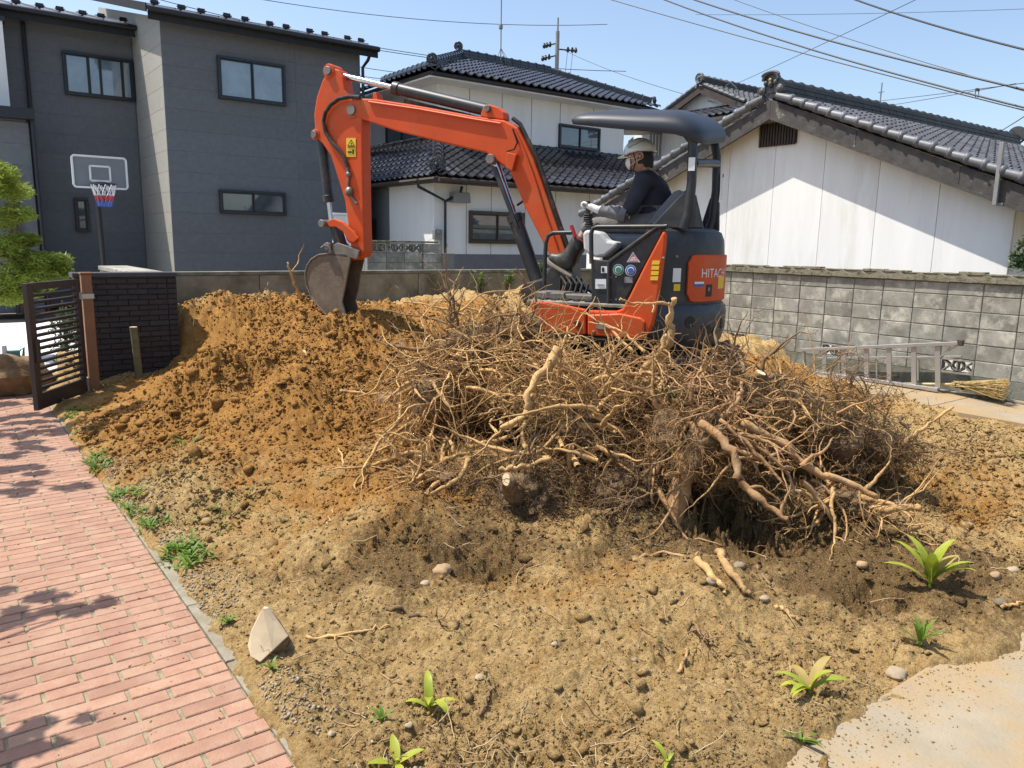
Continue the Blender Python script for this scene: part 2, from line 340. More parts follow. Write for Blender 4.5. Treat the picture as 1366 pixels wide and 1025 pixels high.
def GH(x, y): return bil(HM, (np.asarray(x, float)-U0)/RES, (np.asarray(y, float)-V0)/RES)
def gpt(px, py, it=6):      # point of the soil seen at a pixel
    z = 0.1
    for _ in range(it): p = at_z(px, py, z); z = .5*z+.5*float(GH(p[0:1], p[1:2])[0])
    return at_z(px, py, z)
bear = np.arange(CAZ-.72, CAZ+.74, .0019); rr = np.exp(np.arange(math.log(1.15), math.log(14.5), .0031))
B_, R2 = np.meshgrid(bear, rr); TU = R2*np.sin(B_); TV = R2*np.cos(B_); TZ = GH(TU, TV)
ok = (TU > .765) & (TU < 9.82) & (TV > .2) & (TV < 10.28)
idx = np.arange(TU.size).reshape(TU.shape)
q = np.stack([idx[:-1, :-1], idx[1:, :-1], idx[1:, 1:], idx[:-1, 1:]], -1); qk = ok[:-1, :-1] & ok[1:, :-1] & ok[1:, 1:] & ok[:-1, 1:]
q = q[qk]; used = np.unique(q); rem = np.full(TU.size, -1); rem[used] = np.arange(len(used)); q = rem[q][:, ::-1]
TV3 = np.stack([TU.ravel(), TV.ravel(), TZ.ravel()], -1)[used]
# soil material: fresh orange subsoil where it was dug, pale dry topsoil in front, dark damp patches plus shade painted under the root pile
def soil_mat(name, att=True):
    m = bpy.data.materials.new(name); m.use_nodes = True; t = m.node_tree; N = t.nodes; L = t.links; p = N['Principled BSDF']
    p.inputs['Roughness'].default_value = .96; p.inputs['Specular IOR Level'].default_value = .15
    tc = N.new('ShaderNodeTexCoord'); geo = N.new('ShaderNodeNewGeometry')
    def noise(s, d=6, r=.65):
        n = N.new('ShaderNodeTexNoise'); n.inputs['Scale'].default_value = s; n.inputs['Detail'].default_value = d; n.inputs['Roughness'].default_value = r
        L.new(geo.outputs['Position'], n.inputs[0]); return n.outputs['Fac']
    def mr(src, a, b, lo=0, hi=1):
        n = N.new('ShaderNodeMapRange'); L.new(src, n.inputs[0]); n.inputs[1].default_value = a; n.inputs[2].default_value = b; n.inputs[3].default_value = lo; n.inputs[4].default_value = hi; return n.outputs[0]
    def mix(f, a, b):
        n = N.new('ShaderNodeMix'); n.data_type = 'RGBA'; L.new(f, n.inputs[0])
        for k, v in ((6, a), (7, b)):
            if isinstance(v, tuple): n.inputs[k].default_value = (*v, 1)
            else: L.new(v, n.inputs[k])
        return n.outputs[2]
    def math_(op, a, b):
        n = N.new('ShaderNodeMath'); n.operation = op
        for k, v in ((0, a), (1, b)):
            if isinstance(v, (int, float)): n.inputs[k].default_value = v
            else: L.new(v, n.inputs[k])
        return n.outputs[0]
    a1 = N.new('ShaderNodeAttribute'); a1.attribute_name = 'subsoil'; a2 = N.new('ShaderNodeAttribute'); a2.attribute_name = 'damp'  # damp also carries the shade painted among the pile's roots
    tan = mix(mr(noise(11), .35, .65), (.40, .25, .092), (.555, .385, .172))
    org = mix(mr(noise(7), .35, .65), (.32, .138, .025), (.43, .208, .044))
    f = mr(math_('ADD', a1.outputs['Fac'], math_('MULTIPLY', math_('SUBTRACT', noise(3.2, 9, .75), .5), 1.9)), .3, .7)
    c = mix(f, tan, org)
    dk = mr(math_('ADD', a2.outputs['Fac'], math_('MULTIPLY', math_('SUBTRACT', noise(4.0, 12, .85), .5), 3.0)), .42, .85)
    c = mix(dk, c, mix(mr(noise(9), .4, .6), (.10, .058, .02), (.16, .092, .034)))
    c = mix(mr(noise(60, 4, .8), .48, .62, 0, .6), c, (.13, .074, .029)); c = mix(mr(noise(150, 3, .85), .53, .62, 0, .65), c, (.47, .36, .19)); c = mix(mr(noise(24, 4, .75), .52, .66, 0, .5), c, (.14, .085, .036))
    L.new(c, p.inputs['Base Color'])
    b = N.new('ShaderNodeBump'); b.inputs['Strength'].default_value = 1; b.inputs['Distance'].default_value = .02; L.new(noise(95, 8, .8), b.inputs['Height']); L.new(b.outputs[0], p.inputs['Normal'])
    return m
M_soil = soil_mat('dug_soil')
def blobs(pts, x, y):
    s = np.zeros_like(x)
    for (px, py, z, r, a) in pts: c = at_z(px, py, z); s += a*np.exp(-((x-c[0])**2+(y-c[1])**2)/r**2)
    return s
SUB = [(600,720,.15,.8,.2),(800,770,.1,.7,.25),(460,640,.3,.8,.28),(1150,720,.1,.8,.2),(1280,660,.05,.9,.22),(330,440,.9,1.7,1.0),(260,470,.5,.9,.6),(380,400,1.0,1.2,.6),(420,520,.5,.9,.5),(560,430,.75,1.6,.7),(500,500,.6,.7,.35),(1050,500,.28,1.0,1.),(560,620,.3,.5,.35),(640,420,.85,1,.5),(1150,540,.2,.5,.4),(1000,480,.3,1,.5),(1230,650,.1,.7,.3)]
DAMP_SHADE = [(480,800,.1,.6,.2),(620,690,.2,.5,.35),(420,590,.3,.4,.3),(1200,720,.05,.6,.3),(250,600,.1,.3,.3),(560,690,.2,.7,.22),(880,770,.1,.7,.2),(700,570,.35,.5,.8),(850,600,.35,.6,.8),(600,560,.4,.4,.6),(1000,600,.25,.6,.7),(1120,590,.2,.5,.5),(760,500,.45,.7,.7),(450,770,.1,.4,.25),(560,740,.15,.5,.25),(1000,700,.15,.7,.55),(1100,760,.05,.55,.42),(1250,790,.03,.6,.4),(690,740,.12,.3,.3),(170,560,.1,.5,.35),(1330,790,.02,.5,.3),(330,480,.6,.3,.2),(1280,600,.05,.6,.2),(850,720,.1,.3,.3),(300,750,.03,.25,.25)]  # damp patches, and the root pile's shade painted as dark soil
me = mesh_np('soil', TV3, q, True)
for nm, P, b in (('subsoil', SUB, .10), ('damp', DAMP_SHADE, .06)):
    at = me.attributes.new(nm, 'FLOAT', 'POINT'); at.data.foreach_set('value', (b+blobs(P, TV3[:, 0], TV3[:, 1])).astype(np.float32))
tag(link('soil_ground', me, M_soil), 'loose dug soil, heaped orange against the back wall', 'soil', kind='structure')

def sheet(name, x0, y0, x1, y1, z, m, label=None, th=.1):
    mb = MB().bb((x0, y0, z-th), (x1, y1, z)); o = mb.build(name, m); return tag(o, label, None, None, 'structure')
gm = MB(); gm.add([(-600, -600, -.14), (600, -600, -.14), (600, 600, -.14), (-600, 600, -.14)], [(0, 1, 2, 3)]); tag(gm.build('ground', M_earth), 'bare earth under and beyond the plots', None, None, 'structure')
# ------------------------------------------------ brick path: every brick, laid in running bond along X
bp = thing('brick_path', (0, 5, 0), 'red brick path in running bond', 'path', kind='structure')
MB().bb((-3.4, .6, -.13), (.80, 9.9, -.006)).build('joint_bed', M_joint, bp)
BL, BW = .2620, .0787
def brick_mesh(l, wd, h, seed):
    r = random.Random(seed); b = .0035; x, y = l/2, wd/2; j = lambda: (r.random()-.5)*.002
    lo = [(-x, -y, -h), (x, -y, -h), (x, y, -h), (-x, y, -h)]; mi = [(-x+j(), -y, -b), (x, -y+j(), -b), (x+j(), y, -b), (-x, y+j(), -b)]; hi = [(-x+b, -y+b, 0), (x-b, -y+b, 0), (x-b, y-b, 0), (-x+b, y-b, 0)]
    F = [(8, 9, 10, 11)] + [(i, (i+1) % 4, 4+(i+1) % 4, 4+i) for i in range(4)] + [(4+i, 4+(i+1) % 4, 8+(i+1) % 4, 8+i) for i in range(4)]
    me = bpy.data.meshes.new('brick'); me.from_pydata(lo+mi+hi, [], F); me.update(); me.materials.append(M_brick); return me
BM = [brick_mesh(BL-.013, BW-.0055, .05, k) for k in range(5)]
bl = []
for r_ in range(int((9.85-.65)/BW)):
    y = .65+BW*(r_+.5); off = (.5 if r_ % 2 else 0)*BL + .045
    for k in range(-14, 5):
        x = k*BL+off+BL/2
        if x-BL/2 < -3.3 or x-BL/2 > .74: continue
        cut = min(1., (.803-(x-BL/2))/BL); bl.append((x-BL/2*(1-cut), y, cut))
def inview(x, y):
    d = A3(x, y, 0)-EYE; zz = d@F_
    return zz > .3 and abs(d@R_)/zz < .69 and abs(d@U_)/zz < .53
bl.sort(key=lambda p: (not inview(*p[:2]), np.hypot(*p[:2])))
far = MB(); nb = 0
for i, (x, y, cut) in enumerate(bl):
    z = .0007*random.gauss(0, 1); rz = random.gauss(0, .005); rx, ry = random.gauss(0, .004), random.gauss(0, .003); x += random.gauss(0, .0012)
    me = random.choice(BM)
    if i < 300:
        o = link('brick', me, None, bp, (x, y-5, z)); o.rotation_euler = (rx, ry, rz); o.scale = (cut*.98 if cut < 1 else 1, 1, 1)
    else:
        Rm = Euler((rx, ry, rz)).to_matrix(); far.add([Rm @ Vector((v.co.x*cut, v.co.y, v.co.z)) + Vector((x, y, z)) for v in me.vertices], [tuple(p.vertices) for p in me.polygons])
far.build('brick_course', M_brick, bp, kind='stuff')
# end bricks along the kerb (short closers, part of the far course look)
kb = thing('path_kerb', (.80, 5, 0), 'thin concrete edging along the brick path', 'kerb', kind='structure')
y = .6
while y < 9.2:
    MB().bb((.806, y, -.12), (.862+random.random()*.008, y+.594, -.004+random.random()*.006)).build('kerb_stone', M_kerb, kb, bevel=.006); y += .6
# ------------------------------------------------ concrete surfaces
wp = thing('concrete_walk', (9.2, 5, 0), 'pale concrete walk along the block wall', 'path', kind='structure')
for i in range(6): MB().bb((8.55, -1+1.62*i, -.13), (9.60, -1+1.62*i+1.61, .028)).build('walk_slab', M_concrete, wp, bevel=.006)
MB().bb((9.604, -1, -.13), (9.70, 8.7, .055)).build('gutter_edge', M_kerb, wp, bevel=.008)
MB().bb((9.704, -1, -.13), (9.80, 8.7, .0)).build('gutter', M_footing, wp)
tag(MB().bb((1.45, -.8, -.12), (9.0, 1.31, .0)).build('concrete_slab', M_concrete, bevel=.012), 'pale concrete slab with a broken soil edge', None, None, 'structure')
sheet('driveway', -14, 10.6, 2.0, 18.2, -.02, mat('bright_concrete', (.62, .62, .60), .9, .06, 1.5, bump=.2), 'bright white concrete driveway beyond the gate')
sheet('street', -40, 14, -10, 60, -.06, M_asph, 'asphalt street beyond the driveway')
# ================================================================== WALLS
BC = MB
def shared(name, mb, m, bevel=0):
    me = bpy.data.meshes.new(name); me.from_pydata(mb.v, [], mb.f); me.update(); me.materials.append(m)
    if bevel:
        bmh = bmesh.new(); bmh.from_mesh(me); bmesh.ops.bevel(bmh, geom=[e for e in bmh.edges], offset=bevel, segments=1, affect='EDGES', clamp_overlap=True); bmh.to_mesh(me); bmh.free()
    return me
def vent_mesh(L=.392, Hh=.182, T=.1, m=M_block):   # lattice block, face in XZ plane, X along, Y depth
    mb = MB(); t = .022
    mb.bb((-L/2, 0, 0), (L/2, T, t)); mb.bb((-L/2, 0, Hh-t), (L/2, T, Hh)); mb.bb((-L/2, 0, t), (-L/2+t, T, Hh-t)); mb.bb((L/2-t, 0, t), (L/2, T, Hh-t))
    y = T/2
    def rib(pts):
        for a, b in zip(pts, pts[1:]):
            a = A3(*a); b = A3(*b); d = nrm(b-a); mb.box((a+b)/2, (np.linalg.norm(b-a)+.01, T*.8, .016), [d, (0, 1, 0), np.cross(d, (0, 1, 0))])
    zc = Hh-t
    rib([(0, y, t), (0, y, zc)])
    for s in (-1, 1):
        rib([(0, y, t), (s*.055, y, .055), (s*.07, y, .10), (s*.04, y, .15), (s*.015, y, zc)]); rib([(0, y, t), (s*.09, y, .10), (s*(L/2-t), y, zc)]); rib([(s*.09, y, .10), (s*(L/2-t), y, t)])
    return shared('vent_block', mb, m)
bw = thing('block_wall', (9.88, 6, 0), 'grey concrete block wall with mossy tile coping beside the ladder', 'wall')
BF = 9.83; v1 = 7.556; zr = .235
blk = shared('block', MB().bb((0, -.196, 0), (.1, .196, .183)), M_block, .006); blkt = shared('block', MB().bb((0, -.196, 0), (.1, .196, .142)), M_block, .006)
vb = vent_mesh()
for c in range(-6, 17):
    vc = v1-.4*c-.2
    for r_ in range(6):
        if r_ == 0 and c % 4 == 0:
            o = link('vent_block', vb, None, bw, (BF-9.88, vc-6, zr)); o.rotation_euler = (0, 0, -math.pi/2)
        else: link('block', blkt if r_ == 5 else blk, None, bw, (BF-9.88+random.gauss(0, .002), vc-6, zr+.19*r_))
m_ = MB()
for c in range(-6, 17):
    vc = v1-.4*c-.2
    if c % 4 == 0: m_.bb((BF+.012, vc-.2, zr+.19), (BF+.09, vc+.2, zr+1.10))
    else: m_.bb((BF+.012, vc-.2, zr), (BF+.09, vc+.2, zr+1.10))
m_.build('mortar', M_mortar, bw)
MB().bb((BF-.012, v1-.4*17, -.14), (BF+.11, v1+2.4, zr-.004)).build('footing', M_footing, bw)
ct = MB(); prof = [(0, 0), (.255, 0), (.255, .045), (.20, .042), (.16, .07), (.115, .095), (.07, .07), (.03, .045), (0, .045)]
ct.prism([(-.09, y-.1275, z) for y, z in prof], (.28, 0, 0)); ctm = shared('coping_tile', ct, M_coping, 0)
for k in range(36):
    o = link('coping_tile', ctm, None, bw, (BF+.05-9.88, v1+2.3-.257*k-6, zr+1.105)); o.rotation_euler = (random.gauss(0, .01), random.gauss(0, .015), random.gauss(0, .01))
MB().bb((BF-.002, v1-.4*17, zr+1.102), (BF+.10, v1+2.4, zr+1.186)).build('coping_bed', M_coping, bw)
m_ = MB()
for k in range(31): m_.bb((BF-.01, v1+2.4-.3*(k+1)+.004, zr+1.188), (BF+.11, v1+2.4-.3*k, zr+1.20+.03*random.random()))
m_.build('coping_cap', M_coping, bw, bevel=.008)

wb = thing('retaining_wall', (6, 10.26, 0), 'low stained concrete wall behind the orange soil heap', 'wall')
x = 2.24; k = 0
while x < 9.7:
    L = min(1.2, 9.82-x); MB().bb((x, 10.2, -.1), (x+L-.008, 10.32, 1.235)).build('wall_panel', M_backwall, wb, bevel=.006); x += L
MB().bb((2.22, 10.19, 1.238), (9.83, 10.34, 1.285)).build('wall_cap', M_footing, wb, bevel=.008)
kw = thing('black_brick_wall', (1.7, 9.55, 0), 'black brick gatepost wall with horizontal ribbed courses', 'wall')
bkm = [shared('brick', MB().bb((-L/2, 0, 0), (L/2, .10, .052)), M_blacktile, .004) for L in (.204, .1)]
MB().bb((1.20, 9.53, -.1), (2.21, 9.70, 1.258)).build('mortar', M_cap, kw)
for r_ in range(22):
    z = -.08+.0605*r_; x = 1.195
    first = r_ % 2
    while x < 2.2:
        L = .104 if (first or x+.208 > 2.225) else .208; first = 0
        o = link('brick', bkm[1 if L < .2 else 0], None, kw, (x+L/2-1.7, 9.5-9.55+(.0 if r_ % 2 else .012)+random.gauss(0, .002), z)); x += L
MB().bb((1.18, 9.49, 1.262), (2.24, 9.76, 1.31)).build('wall_cap', M_cap, kw, bevel=.005)
MB().bb((2.215, 9.515, -.1), (2.235, 9.72, 1.258)).build('end_panel', M_blacktile, kw)
rw = thing('grey_return_wall', (2.03, 11, 0), 'low wall with speckled grey top running back from the black wall', 'wall')
for k in range(6): MB().bb((1.86, 9.78+.4*k, -.1), (2.2, 9.78+.4*k+.394, 1.24)).build('block', M_block, rw, bevel=.006)
for k in range(4): MB().bb((1.84, 9.775+.6*k, 1.243), (2.22, 9.775+.6*k+.596, 1.30)).build('cap_stone', M_block, rw, bevel=.008)
# ================================================================== roof helpers
def tile_mesh(wd, ln, amp, m, th=.022):
    n = 8; V = []
    def z(t): return amp*(math.exp(-((t-.80)/.13)**2)*1.0 + .35*math.exp(-((t-.02)/.10)**2) - .22*math.exp(-((t-.40)/.2)**2))
    for y, zz in ((0, .034), (ln, 0)):
        for i in range(n): t = i/(n-1); V.append(((t-.5)*wd, y, z(t)+zz+.008))
    for i in range(n): t = i/(n-1); V.append(((t-.5)*wd, .002, z(t)+.034-th))
    F = [(i, i+1, n+i+1, n+i) for i in range(n-1)] + [(2*n+i, 2*n+i+1, i+1, i) for i in range(n-1)]
    me = bpy.data.meshes.new('roof_tile'); me.from_pydata(V, [], F); me.polygons.foreach_set('use_smooth', [True]*len(F)); me.update(); me.set_sharp_from_angle(angle=math.radians(50)); me.materials.append(m); return me
def tiles_on(O, ax, up, W, Ls, lim, pw, pl_):
    """tile seats on a slope: O eave corner, ax along the eave, up the slope"""
    ax, up = nrm(ax), nrm(up); n = np.cross(ax, up); R = Matrix((ax, up, n)).transposed(); out = []
    for j in range(int(Ls/pl_+.5)):
        y = j*pl_; a, b = lim(y)
        for i in range(int(W/pw)+1):
            x = (i+.5)*pw
            if x-pw*.5 < a-.05 or x+pw*.5 > b+.05: continue
            out.append((A3(*O)+ax*x+up*y+n*.03, R))
    return out
def lay(house, seats, me, m, nmax=300):
    seats.sort(key=lambda s: (not inview(*s[0][:2]), np.linalg.norm(s[0]-EYE))); hl = A3(*house.location); rest = MB()
    vv = [v.co.copy() for v in me.vertices]; ff = [tuple(p.vertices) for p in me.polygons]
    for i, (p, R) in enumerate(seats):
        R2 = R @ Euler((random.gauss(0, .012), random.gauss(0, .012), random.gauss(0, .008))).to_matrix()
        if i < nmax:
            o = link('roof_tile', me, None, house); o.matrix_local = Matrix.Translation(Vector(p-hl)) @ R2.to_4x4()
        else: rest.add([R2 @ v + Vector(p) for v in vv], ff)
    if rest.v: rest.build('roof_tile_field', m, house, smooth=True, kind='stuff')
def ridge(house, p, q, m, wd=.24, ht=.26, capr=.085, seg=.30, name='ridge_tile', layers=3):
    p, q = A3(*p), A3(*q); L = np.linalg.norm(q-p); d = (q-p)/L; s = nrm(np.cross(d, (0, 0, 1))); n = np.cross(s, d); k = max(1, int(L/seg)); st = L/k
    for i in range(k):
        a = p+d*(st*i); pr = []
        for j in range(layers):
            ww = wd/2*(1-.12*j); z0 = ht*j/layers; z1 = ht*(j+1)/layers
            pr += [(ww, z0), (ww+.018, z0+.006), (ww+.018, z0+.022), (ww-.01, z0+.03), (ww-.01, z1)]
        R_ = [(wd/2*.5, ht)] + [(capr*math.cos(t), ht+capr*.9*math.sin(t)) for t in np.linspace(.1, math.pi-.1, 7)]
        full = pr+R_+[(-x, z) for x, z in pr[::-1]]
        mb = MB().prism([a+s*x+n*z for x, z in full], d*(st-.012))
        if True:   # collar of the round cap tile
            mb.tube([a+n*(ht+.0)+d*.004, a+n*(ht+.0)+d*.05], [capr*1.16]*2, 10)
        mb.build(name, m, house, smooth=True)
def ornament(house, c, face, m, r=.2, name='ridge_end_tile'):
    """round ridge-end tile: disc with rim, boss and side scrolls, facing 'face'"""
    c = A3(*c); f = nrm(face); s = nrm(np.cross(f, (0, 0, 1))); up = np.cross(s, f); mb = MB()
    P = [c+s*(r*1.0*math.cos(t))+up*(r*math.sin(t)) for t in np.linspace(-.5, math.pi+.5, 18)]
    mb.prism(P, f*.07)
    mb.tube([c+f*.07+s*(r*.86*math.cos(t))+up*(r*.86*math.sin(t)) for t in np.linspace(0, 2*math.pi, 19)], r*.12, 6)
    mb.ball(c+f*.08, (r*.3,)*3, 10, 6)
    for k in range(8):
        t = 2*math.pi*k/8; mb.ball(c+f*.08+s*(r*.58*math.cos(t))+up*(r*.58*math.sin(t)), r*.11, 7, 5)
    mb.build(name, m, house, smooth=True)
def window(par, lo, hi, face, nsash, fm=M_frame, fw=.055, depth=.09, split=None, gm_=None, name='window'):
    """sliding window built on a wall; lo/hi world corners in the wall plane, face '-y' or '-x'"""
    lo, hi = A3(*lo), A3(*hi); ax = A3(1, 0, 0) if face == '-y' else A3(0, 1, 0); out = A3(0, -1, 0) if face == '-y' else A3(-1, 0, 0)
    a0, a1 = sorted((lo@ax, hi@ax)); z0, z1 = sorted((lo[2], hi[2])); base = lo-ax*(lo@ax)-A3(0, 0, lo[2])
    def slab(mb, x0, x1, y0, y1, d0, d1):
        p = base+ax*x0+A3(0, 0, y0)+out*d0; q = base+ax*x1+A3(0, 0, y1)+out*d1; return mb.bb(np.minimum(p, q), np.maximum(p, q))
    mb = MB(); slab(mb, a0, a1, z1-fw, z1, 0, depth); slab(mb, a0, a1, z0, z0+fw, 0, depth+.015); slab(mb, a0, a0+fw, z0+fw, z1-fw, 0, depth); slab(mb, a1-fw, a1, z0+fw, z1-fw, 0, depth)
    w_ = mb.build(name, fm, par, bevel=.004, seg=1); wd = (a1-a0-2*fw)
    cuts = [0]+([k/nsash for k in range(1, nsash)] if split is None else list(split))+[1]
    for k in range(len(cuts)-1):
        x0 = a0+fw+wd*cuts[k]; x1 = a0+fw+wd*cuts[k+1]; dd = .02+.025*(k % 2); mb = MB(); t = .032
        slab(mb, x0, x1, z1-fw-t, z1-fw, dd, dd+.022); slab(mb, x0, x1, z0+fw, z0+fw+t, dd, dd+.022); slab(mb, x0, x0+t, z0+fw+t, z1-fw-t, dd, dd+.022); slab(mb, x1-t, x1, z0+fw+t, z1-fw-t, dd, dd+.022)
        mb.build('sash', fm, w_); mb = MB(); slab(mb, x0+t, x1-t, z0+fw+t, z1-fw-t, dd+.006, dd+.012); mb.build('pane', gm_ or M_glass, w_)
    return w_
# ================================================================== DARK HOUSE (left)
dh = thing('dark_house', (4.5, 20, 0), 'dark grey modern two storey house with black framed windows', 'house')
def courses(par, x0, x1, z0, z1, plane, axis, m, step=.455, cuts=(), name='siding_panel'):
    z = z0
    while z < z1-.05:
        h = min(step, z1-z); xs = [x0]+[c for c in cuts if x0 < c < x1]+[x1]
        for a, b in zip(xs, xs[1:]):
            lo, hi = ((a+.001, plane, z+.001), (b-.001, plane+.03, z+h-.001)) if axis == 'y' else ((plane, a+.002, z+.002), (plane+.03, b-.002, z+h-.002))
            MB().bb(lo, hi).build(name, m, par, bevel=.0022, seg=1)
        z += step
courses(dh, 4.45, 9.2, 0, 6.42, 19.0, 'y', M_siding, cuts=(7.48,))
courses(dh, 1.47, 4.42, 0, 6.6, 21.85, 'y', M_siding, cuts=())
courses(dh, 19.03, 21.85, 0, 6.42, 4.45, 'x', M_beige, cuts=(20.6,))
MB().bb((4.47, 19.02, 0), (9.18, 26, 6.4)).build('wall', M_siding, dh); MB().bb((1.49, 21.87, 0), (4.46, 26, 6.55)).build('wall', M_siding, dh)
MB().prism([(4.46, 19.03, 6.38), (4.46, 26, 6.38), (4.46, 26, 8.15), (4.46, 19.03, 6.43)], (.05, 0, 0)).build('gable_wall', M_beige, dh)
def metal_roof(x0, x1, y0, y1, z0, z1, guards, nm='roof'):
    r = MB().prism([(x0, y0, z0), (x0, y1, z1), (x0, y1, z1+.12), (x0, y0, z0+.10)], (x1-x0, 0, 0)).build(nm, M_metalroof, dh)
    sl = (z1-z0)/(y1-y0); x = x0+.1
    while x < x1:
        MB().prism([(x, y0-.01, z0+.102), (x, y1, z1+.122), (x, y1, z1+.15), (x, y0-.01, z0+.13)], (.03, 0, 0)).build('seam', M_metalroof, r); x += .455
    for i in range(guards):
        gx = x0+.3+(x1-x0-.5)*i/(guards-1); gy = y0+(.35 if i % 2 else .6); gz = z0+.13+(gy-y0)*sl
        m_ = MB().bb((gx-.08, gy, gz), (gx+.08, gy+.02, gz+.10)); m_.bb((gx-.025, gy+.02, gz), (gx+.025, gy+.16, gz+.04)); m_.bb((gx-.10, gy-.03, gz+.03), (gx+.10, gy, gz+.055)); m_.build('snow_guard', M_frame, r)
    MB().tube([(x0+.02, y0-.05, z0+.02), (x1-.02, y0-.05, z0+.02)], .065, 10).build('gutter', M_frame, dh, smooth=True)
    MB().bb((x0+.02, y0+.02, z0-.17), (x1-.02, y0+.05, z0-.003)).build('fascia', M_fascia, dh)
    MB().prism([(x0-.03, y0-.02, z0-.05), (x0-.03, y1, z1-.05), (x0-.03, y1, z1+.14), (x0-.03, y0-.02, z0+.13)], (.028, 0, 0)).build('verge', M_fascia, dh)
metal_roof(4.12, 9.55, 18.62, 25.0, 6.44, 8.1, 11); metal_roof(.9, 4.44, 21.3, 25.0, 6.62, 7.55, 8)
def wpx(par, x0, y0, x1, y1, plane, face, *a, **k):
    f_ = (lambda x, y: at_v(x, y, plane)) if face == '-y' else (lambda x, y: at_u(x, y, plane))
    return window(par, f_(x0, y0), f_(x1, y1), face, *a, **k)
M_glass2 = mat('bright_glass', (.16, .22, .27), .04, .35, 1.2, spec=1.0, coat=1.0)
wpx(dh, 288.4, 74.1, 380.5, 142.7, 18.995, '-y', 2, gm_=M_glass2); w_ = wpx(dh, 291.4, 252.8, 381, 288, 18.995, '-y', 2)
wpx(dh, 81.6, 67.8, 179.8, 136.6, 21.845, '-y', 4, split=(.34, .52, .86), gm_=M_glass2); wpx(dh, 98, 264, 120, 309.5, 21.845, '-y', 1)
P = at_v(33, 60, 21.75); MB().tube([(P[0], 21.76, 6.5), (P[0], 21.76, .0)], .045, 8).build('downpipe', M_frame, dh, smooth=True)
P = at_v(480, 75, 18.9); m_ = MB().tube([(9.32, 18.6, 6.4), (9.30, 18.75, 6.2), (9.24, 18.93, 6.05), (9.24, 18.93, 0)], .04, 8); m_.build('downpipe', M_frame, dh, smooth=True)
# porch on the left
px0, px1 = at_v(-60, 200, 20.2)[0], at_v(37, 158, 20.2)[0]; pz = at_v(20, 153, 20.2)[2]
courses(dh, px0, px1, 0, pz-.1, 20.2, 'y', M_siding); MB().bb((px0, 20.23, 0), (px1-.03, 21.8, pz-.1)).build('porch', M_siding, dh)
MB().bb((px0-.2, 19.9, pz-.1), (px1+.1, 21.8, pz+.12)).build('porch_roof', M_frame, dh)
MB().tube([(px1+.06, 20.1, pz-.05), (px1+.06, 20.1, 0)], .04, 8).build('downpipe', M_frame, dh, smooth=True)
A = at_v(8, 228, 20.1); B = at_v(27, 345, 20.1)
d_ = MB().bb((A[0], 20.13, 0), (B[0], 20.19, A[2])).build('door', M_door, dh, bevel=.01)
MB().bb((A[0]-.07, 20.10, 0), (A[0]-.003, 20.19, A[2]+.07)).bb((B[0]+.003, 20.10, 0), (B[0]+.07, 20.19, A[2]+.07)).bb((A[0]-.003, 20.10, A[2]+.003), (B[0]+.003, 20.19, A[2]+.07)).build('door_frame', M_bframe, dh)
A = at_v(0, 28, 21.0); B = at_v(14, 145, 21.0)
MB().bb((A[0]-3, 21.0, B[2]), (B[0], 21.8, A[2])).build('balcony_wall', M_white, dh); MB().bb((A[0]-3, 20.95, A[2]), (B[0]+.05, 21.85, A[2]+.1)).build('balcony_cap', M_frame, dh)
# white panel between the houses
A = at_v(444, 284, 15.4); B = at_v(490, 364, 15.4); wpn = thing('boundary_fence', ((A[0]+B[0])/2, 15.45, 0), 'plain white upright panel behind the bucket of the digger', 'fence')
MB().bb((A[0], 15.4, 0), (B[0]-.06, 15.46, A[2]-.05)).build('panel', M_white, wpn, bevel=.01); MB().bb((A[0], 15.38, A[2]-.047), (B[0], 15.48, A[2])).bb((B[0]-.057, 15.38, 0), (B[0], 15.48, A[2]-.05)).build('frame', M_white, wpn, bevel=.005)
# ================================================================== WHITE HOUSE (middle)
mh = thing('white_house', (12, 18, 0), 'white two storey house with black tiled roofs behind the digger', 'house')
UX, UY, LX, LY = 11.1, 18.35, 9.86, 16.45
MB().bb((UX, UY, 3.2), (18.0, 24, 5.98)).build('upper_wall', M_white, mh); MB().bb((LX, LY, 1.42), (19.5, 24, 3.2)).build('lower_wall', M_white, mh); MB().bb((LX-.006, LY-.012, 0), (19.5, 24, 1.415)).build('base_wall', M_band, mh)
for x in (626, 669, 708, 746, 790): p = at_v(x, 200, UY); MB().bb((p[0]-.008, UY-.006, 3.3), (p[0]+.008, UY+.01, 5.95)).build('joint_strip', M_band, mh)
for x in (622, 655, 700, 740, 785, 815): p = at_v(x, 300, LY); MB().bb((p[0]-.006, LY-.005, 1.42), (p[0]+.006, LY+.01, 3.15)).build('joint_strip', M_footing, mh)
MB().bb((LX-.03, 18.75, 0), (LX+1, 23, 3.1)).build('entry_recess', M_siding, mh)
p = at_u(512, 300, LX-.03); MB().bb((LX-.06, 19.4, .2), (LX-.034, 20.3, 2.3)).build('entry_door', M_frame, mh, bevel=.01)
wpx(mh, 745, 165, 798, 203, UY, '-y', 2, fw=.06); wpx(mh, 517, 169, 559, 188, UX, '-x', 2); wpx(mh, 625, 281, 697, 326, LY, '-y', 2, fm=M_bframe, fw=.08)
ZE, ZR = 5.96, 7.05
UE, VE = 10.5, 17.72
